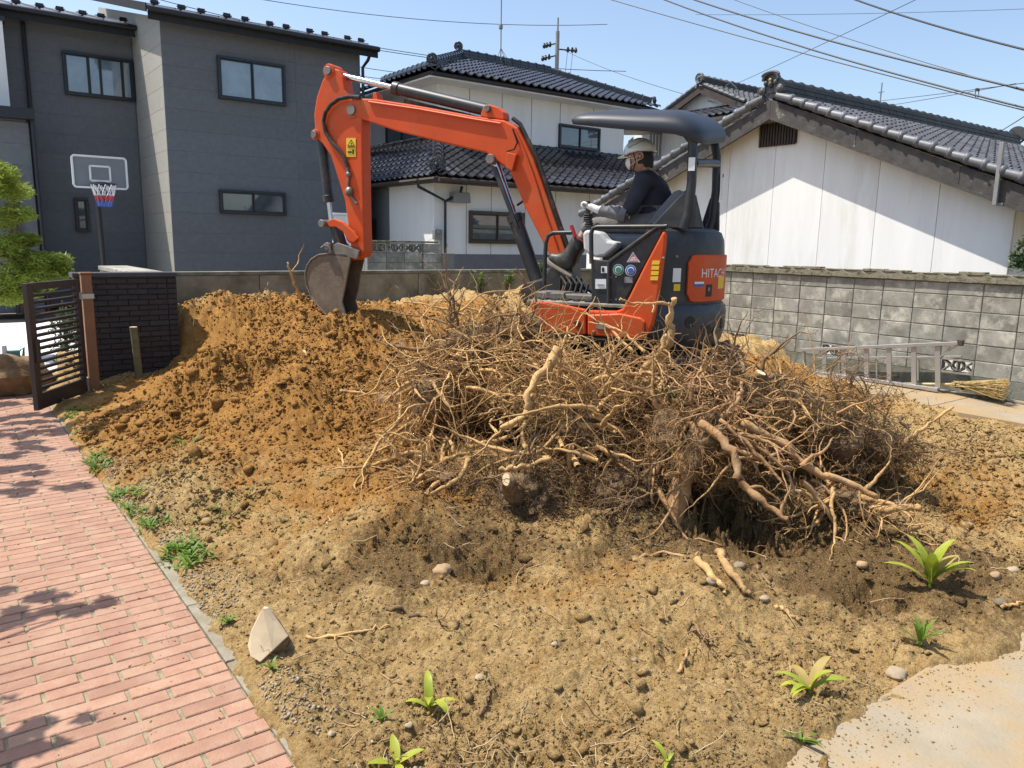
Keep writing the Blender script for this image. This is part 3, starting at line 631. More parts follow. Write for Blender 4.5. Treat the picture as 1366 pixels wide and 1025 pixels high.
# upper roof: front hip + left slope, ridge along X and a wing ridge running back
su = nrm((0, 2.7, ZR-ZE)); Ls = math.hypot(2.7, ZR-ZE); uR = 18.9; rR = 16.6
bm_ = MB(); dk = .03
bm_.add([(UE, VE, ZE), (uR, VE, ZE), (rR, VE+2.7, ZR), (UE+2.7, VE+2.7, ZR), (uR, 24, ZE), (UE, 27, ZE), (UE+2.7, 27, ZR), (rR, 24, ZR)], [(0, 1, 2, 3), (0, 3, 6, 5), (1, 4, 7, 2), (2, 7, 6, 3)])
bm_.add([(UE, VE, ZE-.10), (uR, VE, ZE-.10), (uR, 24, ZE-.1), (UE, 27, ZE-.1)], []); bm_.add([(UE, VE, ZE-.1), (uR, VE, ZE-.1), (uR, VE, ZE), (UE, VE, ZE), (UE, 27, ZE-.1), (UE, 27, ZE)], [(0, 1, 2, 3), (4, 0, 3, 5)])
MB().bb((UE+.01, VE+.01, ZE-.14), (uR-.01, 24, ZE-.10)).build('soffit', M_white, mh)
bm_.build('roof_deck', M_woodd, mh)
seats = tiles_on((UE, VE-.05, ZE), (1, 0, 0), su, uR-UE, Ls, lambda y: (y/Ls*2.7, uR-UE-y/Ls*(uR-rR)), .27, .24)
sl_ = nrm((2.7, 0, ZR-ZE)); seats += tiles_on((UE-.05, 25.5, ZE), (0, -1, 0), sl_, 25.5-VE, Ls, lambda y: (0, 25.5-VE-y/Ls*2.7), .27, .24)
upper_seats = seats
ridge(mh, (UE+2.6, VE+2.7, ZR), (rR, VE+2.7, ZR), M_tileb, .26, .24); ridge(mh, (UE+2.7, VE+2.7, ZR), (UE+2.7, 25.5, ZR), M_tileb, .26, .24)
ridge(mh, (UE+.25, VE+.25, ZE+.16), (UE+2.7, VE+2.7, ZR+.05), M_tileb, .24, .16); ridge(mh, (uR-.2, VE+.2, ZE+.14), (rR, VE+2.7, ZR+.05), M_tileb, .24, .14)
ornament(mh, (UE+.18, VE+.16, ZE+.32), (-.75, -.65, 0), M_tileb, .15); ornament(mh, (UE+2.5, VE+2.55, ZR+.33), (-.8, -.6, 0), M_tileb, .13); ornament(mh, (uR-.15, VE+.15, ZE+.26), (.6, -.8, 0), M_tileb, .13)
MB().tube([(UE, VE-.09, ZE-.07), (uR, VE-.09, ZE-.07)], .03, 8).build('gutter', M_frame, mh, smooth=True)
# lower roof skirt
ZE2, ZT2 = 3.2, 4.42; E2U, E2V = 9.55, 15.82; run = UY-E2V
s2 = nrm((0, run, ZT2-ZE2)); L2 = math.hypot(run, ZT2-ZE2); uR2 = 19.4; run2 = UX-E2U; s2l = nrm((run2, 0, ZT2-ZE2)); L2l = math.hypot(run2, ZT2-ZE2)
bm_ = MB(); bm_.add([(E2U, E2V, ZE2), (uR2, E2V, ZE2), (uR2, UY, ZT2), (UX, UY, ZT2), (UX, 25, ZT2), (E2U, 25, ZE2), (E2U, E2V, ZE2-.09), (uR2, E2V, ZE2-.09), (uR2, UY, ZE2-.09), (E2U, 25, ZE2-.09), (UX, 25, ZE2-.09)], [(0, 1, 2, 3), (0, 3, 4, 5), (6, 7, 1, 0), (6, 0, 5, 9), (6, 9, 10, 8, 7), (7, 8, 2, 1)])
bm_.build('lower_roof_deck', M_woodd, mh)
seats = tiles_on((E2U, E2V-.05, ZE2), (1, 0, 0), s2, uR2-E2U, L2, lambda y: (y/L2*run2, uR2-E2U-.4*y/L2), .27, .24)
seats += tiles_on((E2U-.05, 24, ZE2), (0, -1, 0), s2l, 24-E2V, L2l, lambda y: (0, 24-E2V-y/L2l*run), .27, .24)
lr = mh
lay(mh, upper_seats+seats, tile_mesh(.285, .29, .068, M_tileb), M_tileb)
ridge(lr, (E2U+.2, E2V+.25, ZE2+.16), (UX, UY, ZT2+.06), M_tileb, .24, .15); ornament(lr, (E2U+.12, E2V+.16, ZE2+.28), (-.7, -.7, 0), M_tileb, .19)
ridge(lr, (UX, UY-.1, ZT2-.02), (uR2-.9, UY-.1, ZT2-.02), M_tileb, .2, .08, .06); ridge(lr, (UX-.1, UY, ZT2-.02), (UX-.1, 24, ZT2-.02), M_tileb, .2, .08, .06)
ridge(lr, (uR2-.35, E2V+.15, ZE2+.1), (18.4, UY, ZT2), M_tileb, .2, .1)
MB().tube([(E2U, E2V-.1, ZE2-.06), (uR2, E2V-.1, ZE2-.06)], .05, 8).tube([(E2U-.1, E2V-.1, ZE2-.06), (E2U-.1, 24, ZE2-.06)], .05, 8).build('gutter', M_woodd, mh, smooth=True)
# drain pipe, kitchen hood, gas meter
q_ = lambda x, y, d=.12: at_v(x, y, LY-d)
MB().tube([q_(557, 240, .4), q_(558, 249), q_(594, 268), q_(594, 338)], .036, 8).build('downpipe', M_frame, mh, smooth=True); MB().tube([q_(594, 269), q_(614, 258, .2), q_(616, 250, .4)], .034, 8).build('downpipe', M_frame, mh, smooth=True)
a, b = q_(607, 256, .25), q_(627, 271, .25); MB().prism([(a[0], a[1], a[2]), (a[0]-.03, a[1], b[2]), (b[0]+.03, a[1], b[2]), (b[0], a[1], a[2])], (0, .25, 0)).build('vent_hood', M_grey, mh, bevel=.01)
a, b = q_(580, 306, .15), q_(590, 320, .15); m_ = MB().bb((a[0], a[1], b[2]), (b[0], a[1]+.12, a[2])); m_.ball(((a[0]+b[0])/2, a[1], a[2]-.07), .06); m_.tube([(b[0], a[1]+.06, b[2]), (b[0], a[1]+.06, b[2]-.35)], .02, 6); m_.build('gas_meter', M_grey, mh, bevel=.01)
# block wall in front of the white house
fw_ = thing('garden_block_wall', (7.6, 13.6, 0), 'short grey block wall with a lattice row in front of the white house', 'wall')
a = at_v(490, 330, 13.5)[0]; b = at_v(606, 330, 13.5)[0]; b2 = shared('block', MB().bb((-.196, 0, 0), (.196, .1, .183)), M_block, .006); n_ = int((b-a)/.4)
for i in range(n_):
    for r_ in range(8):
        if r_ == 7 and i < n_-1: link('vent_block', vb, None, fw_, (a+.4*i+.2-7.6, -.1, .16+.19*r_))
        elif r_ < 7 or i == n_-1: link('block', b2, None, fw_, (a+.4*i+.2-7.6, -.1-(.06 if i == n_-1 else 0), .16+.19*r_))
MB().bb((a, 13.512, 0), (b, 13.59, 1.48)).build('mortar', M_mortar, fw_); MB().bb((a, 13.47, 1.682), (b-.4, 13.63, 1.72)).build('coping', M_coping, fw_, bevel=.01)
# ================================================================== WHITE SHED (right)
sh = thing('white_shed', (12, 7, 0), 'white rendered gable shed with grey tiled roof behind the block wall', 'building')
SX = 11.2; AP = 7.83; sy = [at_u(x, y, SX)[1] for x, y in ((965.5, 345), (1024, 348), (1088.5, 352), (1160.7, 356), (1241.5, 361), (1343, 366))]
sy = [sy[0]+.9*k for k in (4, 3, 2, 1)] + sy
def zroof(y): return 3.86-.405*abs(y-AP)
for y1, y0 in zip(sy, sy[1:]):
    P = [(SX, y0+.004, 0), (SX, y1-.004, 0), (SX, y1-.004, zroof(y1)), (SX, y0+.004, zroof(y0))]
    if y0 < AP < y1: P.insert(3, (SX, AP, zroof(AP)))
    MB().prism(P, (.04, 0, 0)).build('wall_panel', M_shedwall, sh)
MB().prism([(SX+.02, sy[-1]+.03, 0), (SX+.02, sy[0], 0), (SX+.02, sy[0], zroof(sy[0])), (SX+.02, AP, zroof(AP)), (SX+.02, sy[-1]+.03, zroof(sy[-1]))], (9, 0, 0)).build('wall', M_footing, sh)
MB().bb((SX+.05, sy[-1]-.0, 0), (SX+9, sy[-1]+.028, zroof(sy[-1])-.02)).build('side_wall', M_shedwall, sh)
# verge boards (weathered), soffit, vent
VX = SX-.32; EV = 3.35; EL = 12.1; zb = lambda y: 4.03-.405*abs(y-AP)
for e, nm in ((EV, 'verge_board'), (EL, 'verge_board')):
    ys = np.linspace(AP, e, 4)
    for y0, y1 in zip(ys, ys[1:]):
        MB().prism([(VX, y0, zb(y0)-.28), (VX, y1-.004*np.sign(y1-y0), zb(y1)-.28), (VX, y1-.004*np.sign(y1-y0), zb(y1)-.02), (VX, y0, zb(y0)-.02)], (.045, 0, 0)).build(nm, M_wood, sh, bevel=.004, seg=1)
    MB().prism([(VX-.012, AP, zb(AP)-.315), (VX-.012, e, zb(e)-.315), (VX-.012, e, zb(e)-.27), (VX-.012, AP, zb(AP)-.27)], (.05, 0, 0)).build('verge_trim', M_wood, sh)
    MB().prism([(VX+.046, AP, zb(AP)-.13), (VX+.046, e, zb(e)-.13), (VX+.046, e, zb(e)-.03), (VX+.046, AP, zb(AP)-.03)], (9.6, 0, 0)).build('roof_deck', M_soffit, sh)
    y_ = AP
A = at_u(1016, 167, SX); B = at_u(1063, 191, SX); v_ = MB().bb((SX-.03, B[1], B[2]), (SX+.01, A[1], A[2])).build('gable_vent', M_woodd, sh); n_ = 13
for i in range(n_): y = B[1]+(A[1]-B[1])*(i+.5)/n_; MB().bb((SX-.06, y-.016, B[2]-.02), (SX-.033, y+.016, A[2])).build('vent_slat', M_woodd, v_)
# tiles
c_, s_ = math.cos(math.atan(.405)), math.sin(math.atan(.405))
Lf = (AP-EV)/c_; seats = tiles_on((VX+.12, EV-.06, zb(EV)), (1, 0, 0), (0, c_, s_), 9.6, Lf, lambda y: (0, 9.6), .27, .24)
lay(sh, seats, tile_mesh(.285, .29, .05, M_tileg), M_tileg)
seats = tiles_on((VX+3.2, EL, zb(EL)), (-1, 0, 0), (0, -c_, s_), 3.1, (EL-AP)/c_, lambda y: (0, 3.1), .27, .24); shb = MB(); tm = tile_mesh(.285, .29, .05, M_tileg)
for p, R in seats: shb.add([R @ v.co + Vector(p) for v in tm.vertices], [tuple(f.vertices) for f in tm.polygons])
shb.build('rear_slope_tiles', M_tileg, sh, smooth=True, kind='stuff')
# verge roll tiles with round ends
for sgn, e in ((-1, EV), (1, EL)):
    n_ = int(abs(e-AP)/c_/.24)
    for k in range(n_):
        y0 = AP+sgn*(.12+.24*c_*k); y1 = y0+sgn*.30*c_; z0, z1 = zb(y0)+.07, zb(y1)+.095
        MB().tube([(VX-.015, y0, z0), (VX-.015, y1, z1)], [.056, .066], 10).ball((VX-.015, y1, z1-.004), (.082, .055, .082), 12, 8).build('verge_tile', M_verge, sh, smooth=True)
ridge(sh, (VX+.15, AP, zb(AP)+.04), (VX+9.2, AP, zb(AP)+.04), M_ridge_shaded, .30, .22, .07, .29, layers=3)
ornament(sh, (VX+9.25, AP, zb(AP)+.3), (1, 0, 0), M_tileg, .2)
# demon tile: arched plate with scroll feet, hood and boss
og = MB(); c0 = A3(VX-.02, AP, zb(AP)+.08)
og.prism([c0+A3(0, y, z) for y, z in ((-.26, 0), (.26, 0), (.25, .12), (.20, .17), (.21, .30), (.17, .42), (.08, .48), (-.08, .48), (-.17, .42), (-.21, .30), (-.20, .17), (-.25, .12))], (.12, 0, 0))
og.tube([c0+A3(-.04, .22*math.cos(t), .32+.17*math.sin(t)) for t in np.linspace(-.1, math.pi+.1, 11)], .045, 8); og.tube([c0+A3(-.06, .25*math.cos(t), .40+.10*math.sin(t)) for t in np.linspace(.1, math.pi-.1, 9)], .035, 8)
for s in (-1, 1):
    og.ball(c0+A3(-.02, s*.26, .06), (.06, .1, .1), 10, 7); og.ball(c0+A3(-.03, s*.14, .24), (.06, .06, .07), 9, 6); og.tube([c0+A3(-.03, s*(.26+.10*math.cos(t)), .06+.10*math.sin(t)) for t in np.linspace(0, 6.3, 12)], .025, 6)
og.ball(c0+A3(-.03, 0, .20), (.07, .07, .09), 10, 7)
og.v = [tuple(c0+(A3(*v)-c0)*.62) for v in og.v]
og.build('ridge_end_tile', M_tileg, sh, smooth=True)
MB().ball(c0+A3(-.04, .0, .19), (.016, .028, .028), 10, 7).build('boss', mat('yellow_boss', (.35, .24, .04), .4), sh, smooth=True)
MB().tube([(VX, EV-.1, zb(EV)-.05), (VX+9.6, EV-.1, zb(EV)-.05)], .06, 8).build('gutter', M_wood, sh, smooth=True)
A = at_u(1327, 274, VX-.05); B = at_u(1334, 190, VX-.05); MB().bb((VX-.08, A[1]-.025, A[2]), (VX-.03, A[1]+.025, B[2])).build('eave_post', M_grey, sh, bevel=.004)
MB().bb((VX-.03, A[1]-.08, A[2]), (VX+.3, A[1]+.02, A[2]+.03)).build('eave_bracket', M_grey, sh)
# ================================================================== FAR HOUSE
fh = thing('far_house', (23, 16.9, 0), 'distant white house with brown gable seen over the shed roof', 'house')
FX = 20.9; FY = 17.75; apz = 6.93; sg_ = .44
MB().bb((FX-.2, 14.9, 0), (30, 20.6, 5.62)).build('wall', M_white, fh)
MB().prism([(FX+.25, FY-1.75, 6.1), (FX+.25, FY+1.75, 6.1), (FX+.25, FY, apz-.10)], (.1, 0, 0)).build('gable_wall', M_white, fh)
MB().bb((FX+.18, FY-1.7, 6.12), (FX+.245, FY+1.7, 6.24)).build('gable_beam', M_woodd, fh)
for s in (-1, 1):
    MB().prism([(FX-.1, FY, apz-.24), (FX-.1, FY+s*1.75, apz-.24-sg_*1.75), (FX-.1, FY+s*1.75, apz-sg_*1.75), (FX-.1, FY, apz)], (.08, 0, 0)).build('verge_board', M_woodd, fh)
    MB().prism([(FX-.018, FY, apz-.08), (FX-.018, FY+s*3.3, apz-.08-sg_*3.3), (FX-.018, FY+s*3.3, apz-sg_*3.3+.0), (FX-.018, FY, apz)], (9, 0, 0)).build('roof_deck', M_woodd, fh)
    n_ = 8
    for k in range(n_): y0 = FY+s*(.1+.21*k); y1 = y0+s*.26; MB().tube([(FX-.08, y0, apz+.07-sg_*abs(y0-FY)), (FX-.08, y1, apz+.09-sg_*abs(y1-FY))], [.06, .07], 8).build('verge_tile', M_verge, fh, smooth=True)
cc, ss = math.cos(math.atan(sg_)), math.sin(math.atan(sg_)); Lf_ = 3.3/cc
seats = tiles_on((FX-.02, FY-3.3, apz-sg_*3.3+.02), (1, 0, 0), (0, cc, ss), 8, Lf_, lambda y: (0, 8), .27, .24)
seats += tiles_on((FX-.02+8, FY+3.3, apz-sg_*3.3+.02), (-1, 0, 0), (0, -cc, ss), 8, Lf_, lambda y: (0, 8), .27, .24)
EX_, EZ_ = FX-1.1, 5.66; tz_ = 6.15
MB().add([(EX_, FY-3.2, EZ_), (EX_, FY+3.2, EZ_), (FX+.3, FY+2.0, tz_), (FX+.3, FY-2.0, tz_), (EX_, FY-3.2, EZ_-.08), (EX_, FY+3.2, EZ_-.08), (FX+.3, FY+2.0, EZ_-.08), (FX+.3, FY-2.0, EZ_-.08)], [(0, 3, 2, 1), (4, 5, 6, 7), (0, 1, 5, 4), (1, 2, 6, 5), (3, 0, 4, 7)]).build('skirt_deck', M_soffit, fh)
sk = nrm((1.4, 0, tz_-EZ_)); Lk = math.hypot(1.4, tz_-EZ_); seats += tiles_on((EX_-.04, FY+3.2, EZ_), (0, -1, 0), sk, 6.4, Lk, lambda y: (y*.85, 6.4-y*.85), .27, .24)
lay(fh, seats, tile_mesh(.285, .29, .06, M_tileg), M_tileg, 250)
ridge(fh, (FX-.05, FY, apz+.05), (FX+8, FY, apz+.05), M_ridge_shaded, .26, .20); ornament(fh, (FX-.1, FY, apz+.22), (-1, 0, 0), M_verge, .17); ridge(fh, (EX_+.1, FY-3.1, EZ_+.12), (FX+.3, FY-2.0, tz_+.06), M_tileg, .22, .12); ornament(fh, (EX_+.05, FY-3.12, EZ_+.25), (-.8, -.6, 0), M_ridge_shaded, .22)
# balcony
A = at_v(868, 178, 19.2); B = at_v(922, 200, 19.2)
bl_ = MB().bb((A[0], 19.2, B[2]-.5), (B[0]+1, 19.3, B[2]-.35)).bb((A[0], 19.2, A[2]), (B[0]+1, 19.26, A[2]+.06)).build('balcony_rail', M_grey, fh)
for i in range(14): x = A[0]+.16*i; MB().bb((x, 19.205, B[2]-.34), (x+.09, 19.24, A[2]-.004)).build('balcony_slat', M_grey, bl_)
A = at_v(833, 165, 20.6); B = at_v(930, 260, 20.6); MB().bb((at_v(862, 170, 20.6)[0], 20.45, 0), (B[0]+2, 20.7, A[2]+.2)).build('rear_wall', M_white, fh)
# ================================================================== EXCAVATOR
TH = math.radians(25)
MD = _lot(A3(-math.cos(TH), math.sin(TH), 0)); MR = _lot(A3(math.sin(TH), math.cos(TH), 0)); MC = _lot(A3(1.1, 6.9, 0)); ZU = A3(0, 0, 1)
def Pm(t, l, z): return MC + MD*t + MR*l + ZU*z
def Mp(x, y, l): return at_pl(x, y, MR, MC@MR+l)
AXM = [MD, MR, ZU]
ex = thing('mini_excavator', Pm(0, 0, .38), 'orange and black mini excavator with a canopy digging behind the root pile', 'excavator')
def mprism(name, pts, l0, l1, m, bevel=.012, par=None, **k):
    return MB().prism([Mp(x, y, l0) for x, y in pts] if pts and len(pts[0]) == 2 else [Pm(t, l0, z) for t, _, z in pts], MR*(l1-l0)).build(name, m, par or ex, bevel=bevel, **k)
def pprism(name, pts, c, w_, m, bevel=.012, par=None, **k):      # outline seen at lateral c, thickness w_ centred on c
    return MB().prism([Mp(x, y, c-w_/2) for x, y in pts], MR*w_).build(name, m, par or ex, bevel=bevel, **k)
def mbox(mb, t0, t1, l0, l1, z0, z1): return mb.box(Pm((t0+t1)/2, (l0+l1)/2, (z0+z1)/2), (abs(t1-t0), abs(l1-l0), abs(z1-z0)), AXM)
def pin(name, x, y, c, r, w_, m=None, par=None): return MB().cyl(Mp(x, y, c)-MR*w_/2, Mp(x, y, c)+MR*w_/2, r, 14).build(name, m or M_steel, par or ex, smooth=True, bevel=.004)
# --- undercarriage
for l in (-.62, .62):
    zc, rr_, half = .60, .21, .66
    path = [(half+rr_*math.cos(a), zc+rr_*math.sin(a)) for a in np.linspace(-math.pi/2, math.pi/2, 11)] + [(-half+rr_*math.cos(a), zc+rr_*math.sin(a)) for a in np.linspace(math.pi/2, 1.5*math.pi, 11)]
    mb = MB(); n = len(path)
    ring = [[Pm(t, l-.15, z), Pm(t, l+.15, z)] for t, z in path]; inn = [[Pm(t*.96, l-.15, zc+(z-zc)*.86), Pm(t*.96, l+.15, zc+(z-zc)*.86)] for t, z in path]
    V = [p for r in ring for p in r]+[p for r in inn for p in r]; F = []
    for i in range(n):
        j = (i+1) % n; F += [(2*i, 2*i+1, 2*j+1, 2*j), (2*n+2*i+1, 2*n+2*i, 2*n+2*j, 2*n+2*j+1), (2*i, 2*j, 2*n+2*j, 2*n+2*i), (2*j+1, 2*i+1, 2*n+2*i+1, 2*n+2*j+1)]
    mb.add(V, F); tr = mb.build('track', M_rubber, ex)
    per = 4*half+2*math.pi*rr_
    for k in range(38):
        s = per*k/38
        if s < 2*half: t, z, a = -half+s, zc-rr_, -math.pi/2
        elif s < 2*half+math.pi*rr_: a = (s-2*half)/rr_-math.pi/2; t, z = half+rr_*math.cos(a), zc+rr_*math.sin(a)
        elif s < 4*half+math.pi*rr_: t, z, a = half-(s-2*half-math.pi*rr_), zc+rr_, math.pi/2
        else: a = (s-4*half-math.pi*rr_)/rr_+math.pi/2; t, z = -half+rr_*math.cos(a), zc+rr_*math.sin(a)
        o = MD*math.cos(a)+ZU*math.sin(a); MB().box(Pm(t, l, z)+o*.008, (.03, .31, .035), [o, MR, np.cross(o, MR)]).build('track_pad', M_rubber, tr)
    for t in (-half, half): MB().cyl(Pm(t, l-.09, zc), Pm(t, l+.09, zc), .165, 18).build('sprocket', M_black, ex, smooth=True, bevel=.01)
    for t in (-.35, 0, .35): MB().cyl(Pm(t, l-.10, zc-.10), Pm(t, l+.10, zc-.10), .07, 12).build('roller', M_black, ex, smooth=True)
    mb = MB(); mbox(mb, -.6, .6, l-.08, l+.08, .55, .68); mb.build('track_frame', M_black, ex, bevel=.015)
mb = MB(); mbox(mb, -.5, .5, -.5, .5, .58, .76); mb.build('car_body', M_black, ex, bevel=.02); MB().cyl(Pm(0, 0, .76), Pm(0, 0, .96), .36, 28).build('turntable', M_black, ex, smooth=True)
mb = MB().prism([Pm(1.44+.02*math.sin(k), -.775, z) for k, z in ((0, .50), (1, .60), (1.5, .75), (0, .93))] + [Pm(1.40, -.775, .93), Pm(1.41, -.775, .75), Pm(1.40, -.775, .5)], MR*1.55); bl_ = mb.build('dozer_blade', M_steel, ex, bevel=.006)
for l in (-.35, .35): MB().tube([Pm(1.40, l, .68), Pm(.5, l*.8, .64)], .05, 8).build('blade_arm', M_black, ex)
# --- upper structure
mb = MB(); mbox(mb, -.35, .70, -.72, .72, .97, 1.20); mb.build('floor_frame', M_black, ex, bevel=.02)
mb = MB(); mbox(mb, -.22, .74, -.755, .70, 1.205, 1.235); mb.build('floor_plate', mat('worn_floor', (.16, .155, .14), .7, .3, 6, dirt=(.36, .31, .22), dscale=5, dlo=.5, dhi=.65), ex, bevel=.008)
for k in range(6): mb = MB(); mbox(mb, .1+.1*k, .14+.1*k, -.70, -.2, 1.237, 1.247); mb.build('floor_rib', M_black, ex)
pprism('side_skirt', [(708, 402), (731, 403), (781, 413), (781, 447), (709, 440)], -.75, .06, M_orange, .012)
sk_ = pprism('side_skirt', [(784, 414), (800, 414.5), (822, 415), (830, 412), (838, 398), (858, 358), (884.5, 308), (888, 312), (887, 330), (878, 395), (871, 432), (865, 445), (858, 453), (784, 447.5)], -.735, .07, M_orange, .016, label='orange rear side cover with yellow labels')
# shallow shelf of the cover catching the sun
mb = MB().prism([Mp(785, 420, -.77), Mp(828, 418, -.77), Mp(856, 424, -.77), Mp(862, 429, -.77), Mp(858, 453, -.77), Mp(785, 447, -.77)], -MR*.028); mb.build('skirt_bulge', M_orange, sk_, bevel=.022, seg=3)
pprism('lower_rail', [(709, 441), (860, 455), (858, 462), (712, 450)], -.72, .10, M_black, .01)
pin('cap', 770, 432, -.785, .028, .02, M_black); pin('bolt', 792, 425, -.805, .012, .02); pin('bolt', 792, 443, -.805, .012, .02); pin('bolt', 885, 345, -.775, .012, .012)
mb = MB().tube([Mp(794+6*math.cos(a)+9, 435+4*math.sin(a), -.802) for a in np.linspace(0, 6.28, 14)], .003, 5); mb.build('badge_ring', M_letter, sk_)
mb = MB().prism([Mp(803+9*math.cos(a), 435+4.5*math.sin(a), -.802) for a in np.linspace(0, 6.1, 16)], -MR*.003); mb.build('badge', M_alu, sk_)
# black side tank panel between the deck and the fin
pprism('side_panel', [(791, 348), (813, 349), (876, 300), (888, 303), (838, 394), (829, 410), (812, 412), (790, 406)], -.70, .05, M_black, .012)
pprism('tank_cover', [(788, 346), (812, 348), (811, 409), (789, 405)], -.715, .04, M_black, .008)
tb = lambda pts, r, nm, m=M_black, l=-.73: MB().tube([Mp(x, y, l) for x, y in pts], r, 10).build(nm, m, ex, smooth=True)
tb([(812, 410), (812.5, 350), (877, 303), (890, 302)], .018, 'panel_frame')
tb([(789, 352), (788.5, 312), (791, 305), (797, 303), (888, 302.5)], .018, 'hand_rail')
tb([(726, 380), (728, 325), (731, 315), (738, 311), (763, 310.5)], .018, 'hand_rail', M_black, -.62)
tb([(762, 301), (767, 316)], .017, 'red_lever', M_red, -.45); tb([(767, 316), (770, 332)], .012, 'lever_rod', M_black, -.45)
# hood with the rounded tail
def plan(rad, t0, n=22):
    a0 = math.acos(max(-1, min(1, -t0/rad))); return [(-rad*math.cos(a), -rad*math.sin(a)) for a in np.linspace(a0, -a0, n)]
def loft(rings, m, name, par=None, bevel=0, capb=True):
    n = len(rings[0]); V = [p for r in rings for p in r]; F = [(i*n+k, i*n+(k+1) % n, (i+1)*n+(k+1) % n, (i+1)*n+k) for i in range(len(rings)-1) for k in range(n)]
    F += [tuple(range(n-1, -1, -1)), tuple((len(rings)-1)*n+k for k in range(n))]; o = MB().add(V, F).build(name, m, par or ex, smooth=True, bevel=bevel)
    b = bmesh.new(); b.from_mesh(o.data); bmesh.ops.recalc_face_normals(b, faces=b.faces); b.to_mesh(o.data); b.free(); return o
loft([[Pm(t, l, z) for t, l in plan(rd, -.24)] for rd, z in ((.735, 1.20), (.735, 1.66), (.725, 1.76), (.70, 1.82), (.64, 1.85))], M_black, 'engine_hood')
loft([[Pm(t, l, z) for t, l in plan(rd, -.15)] for rd, z in ((.62, .83), (.70, .86), (.752, .93), (.775, 1.02), (.778, 1.15), (.77, 1.21), (.745, 1.235), (.6, 1.24))], M_cw, 'counterweight')
def tailpt(phi, z, rad): a = math.radians(phi); return Pm(-rad*math.cos(a), -rad*math.sin(a), z)
# orange rear door: curved panel with rounded corners
V = []; F = []; n = 29
for k in range(n):
    f = k/(n-1); phi = 42-84*f; e = min(f, 1-f)*84*math.radians(1)*.755; rc = .07; ins = rc-math.sqrt(max(0, rc*rc-(rc-min(e, rc))**2))
    for z, rd in ((1.255+ins, .738), (1.262+ins, .756), (1.633-ins, .756), (1.64-ins, .738)): V.append(tailpt(phi, z, rd))
for k in range(n-1):
    for j in range(3): F.append((4*k+j, 4*k+j+1, 4*k+5+j, 4*k+4+j))
F += [(0, 1, 2, 3), (4*n-1, 4*n-2, 4*n-3, 4*n-4)]
rd_ = MB().add(V, F).build('rear_door', M_orange, ex, smooth=True, label='orange curved rear door with white maker lettering')
# lettering bent onto the door
def text_mesh(s, size=1.0, ext=0):
    c = bpy.data.curves.new('letters', 'FONT'); c.body = s; c.size = size; c.resolution_u = 3; c.align_x = 'CENTER'; c.align_y = 'CENTER'; o = bpy.data.objects.new('letters', c); COL.objects.link(o)
    bpy.context.view_layer.update(); dg = bpy.context.evaluated_depsgraph_get(); me = bpy.data.meshes.new_from_object(o.evaluated_get(dg)); bpy.data.objects.remove(o); bpy.data.curves.remove(c)
    V = np.array([v.co[:] for v in me.vertices]); Fc = [tuple(p.vertices) for p in me.polygons]; bpy.data.meshes.remove(me); return V, Fc
V, Fc = text_mesh('HITACHI'); w0, h0 = np.ptp(V[:, 0]), np.ptp(V[:, 1]); V[:, 0] -= V[:, 0].min(); V[:, 1] -= V[:, 1].min()
def wrap(V, phi0, wid, z0, hgt, rad=.7575): return [tailpt(phi0-math.degrees(x/np.ptp(V[:, 0])*wid/rad), z0+y/np.ptp(V[:, 1])*hgt, rad) for x, y, _ in V]
MB().add(wrap(V, 31.5, .40, 1.455, .072), Fc).build('maker_lettering', M_letter, rd_)
def tailpatch(name, phi0, phi1, z0, z1, m, par, rad=.7575):
    a = np.linspace(phi0, phi1, 4); V = [tailpt(p, z, rad) for p in a for z in (z0, z1)]; return MB().add(V, [(2*i, 2*i+1, 2*i+3, 2*i+2) for i in range(3)]).build(name, m, par)
tailpatch('white_sticker', 37.5, 29, 1.385, 1.425, M_bsticker, rd_); tailpatch('white_sticker', 37.2, 29.3, 1.405, 1.423, M_wsticker, rd_, .7585); tailpatch('yellow_sticker', 13, 2, 1.36, 1.46, M_yellow, rd_)
tailpatch('door_latch', 27, 20.5, 1.30, 1.40, M_ink, rd_); tailpatch('latch_key', 25, 23, 1.345, 1.375, M_steel, rd_, .7595)
tailpatch('white_sticker', 52, 46.5, 1.42, 1.53, M_wsticker, ex, .7385); tailpatch('yellow_sticker', 51, 46.5, 1.35, 1.405, M_yellow, ex, .7385)
for phi, z, wd, ht in ((40, 1.10, .05, .05), (26, 1.03, .07, .045), (17, 1.01, .026, .04), (6, 1.06, .035, .05)):
    V = [tailpt(phi+math.degrees(wd*math.cos(a)*(1 if abs(math.cos(a)) > .3 else 1)/.78), z+ht*math.sin(a), .7795) for a in np.linspace(0, 6.1, 16)]
    MB().prism(V, -nrm(tailpt(phi, 0, 1)-MC)*.004).build('opening_shade_disc', M_ink, ex)  # black discs on the surface paint the dark of openings; nothing is recessed
for phi, z in ((62, 1.70), (50, 1.62), (75, 1.5)): MB().ball(tailpt(phi, z, .735), .014, 8, 6).build('bolt', M_steel, ex, smooth=True)
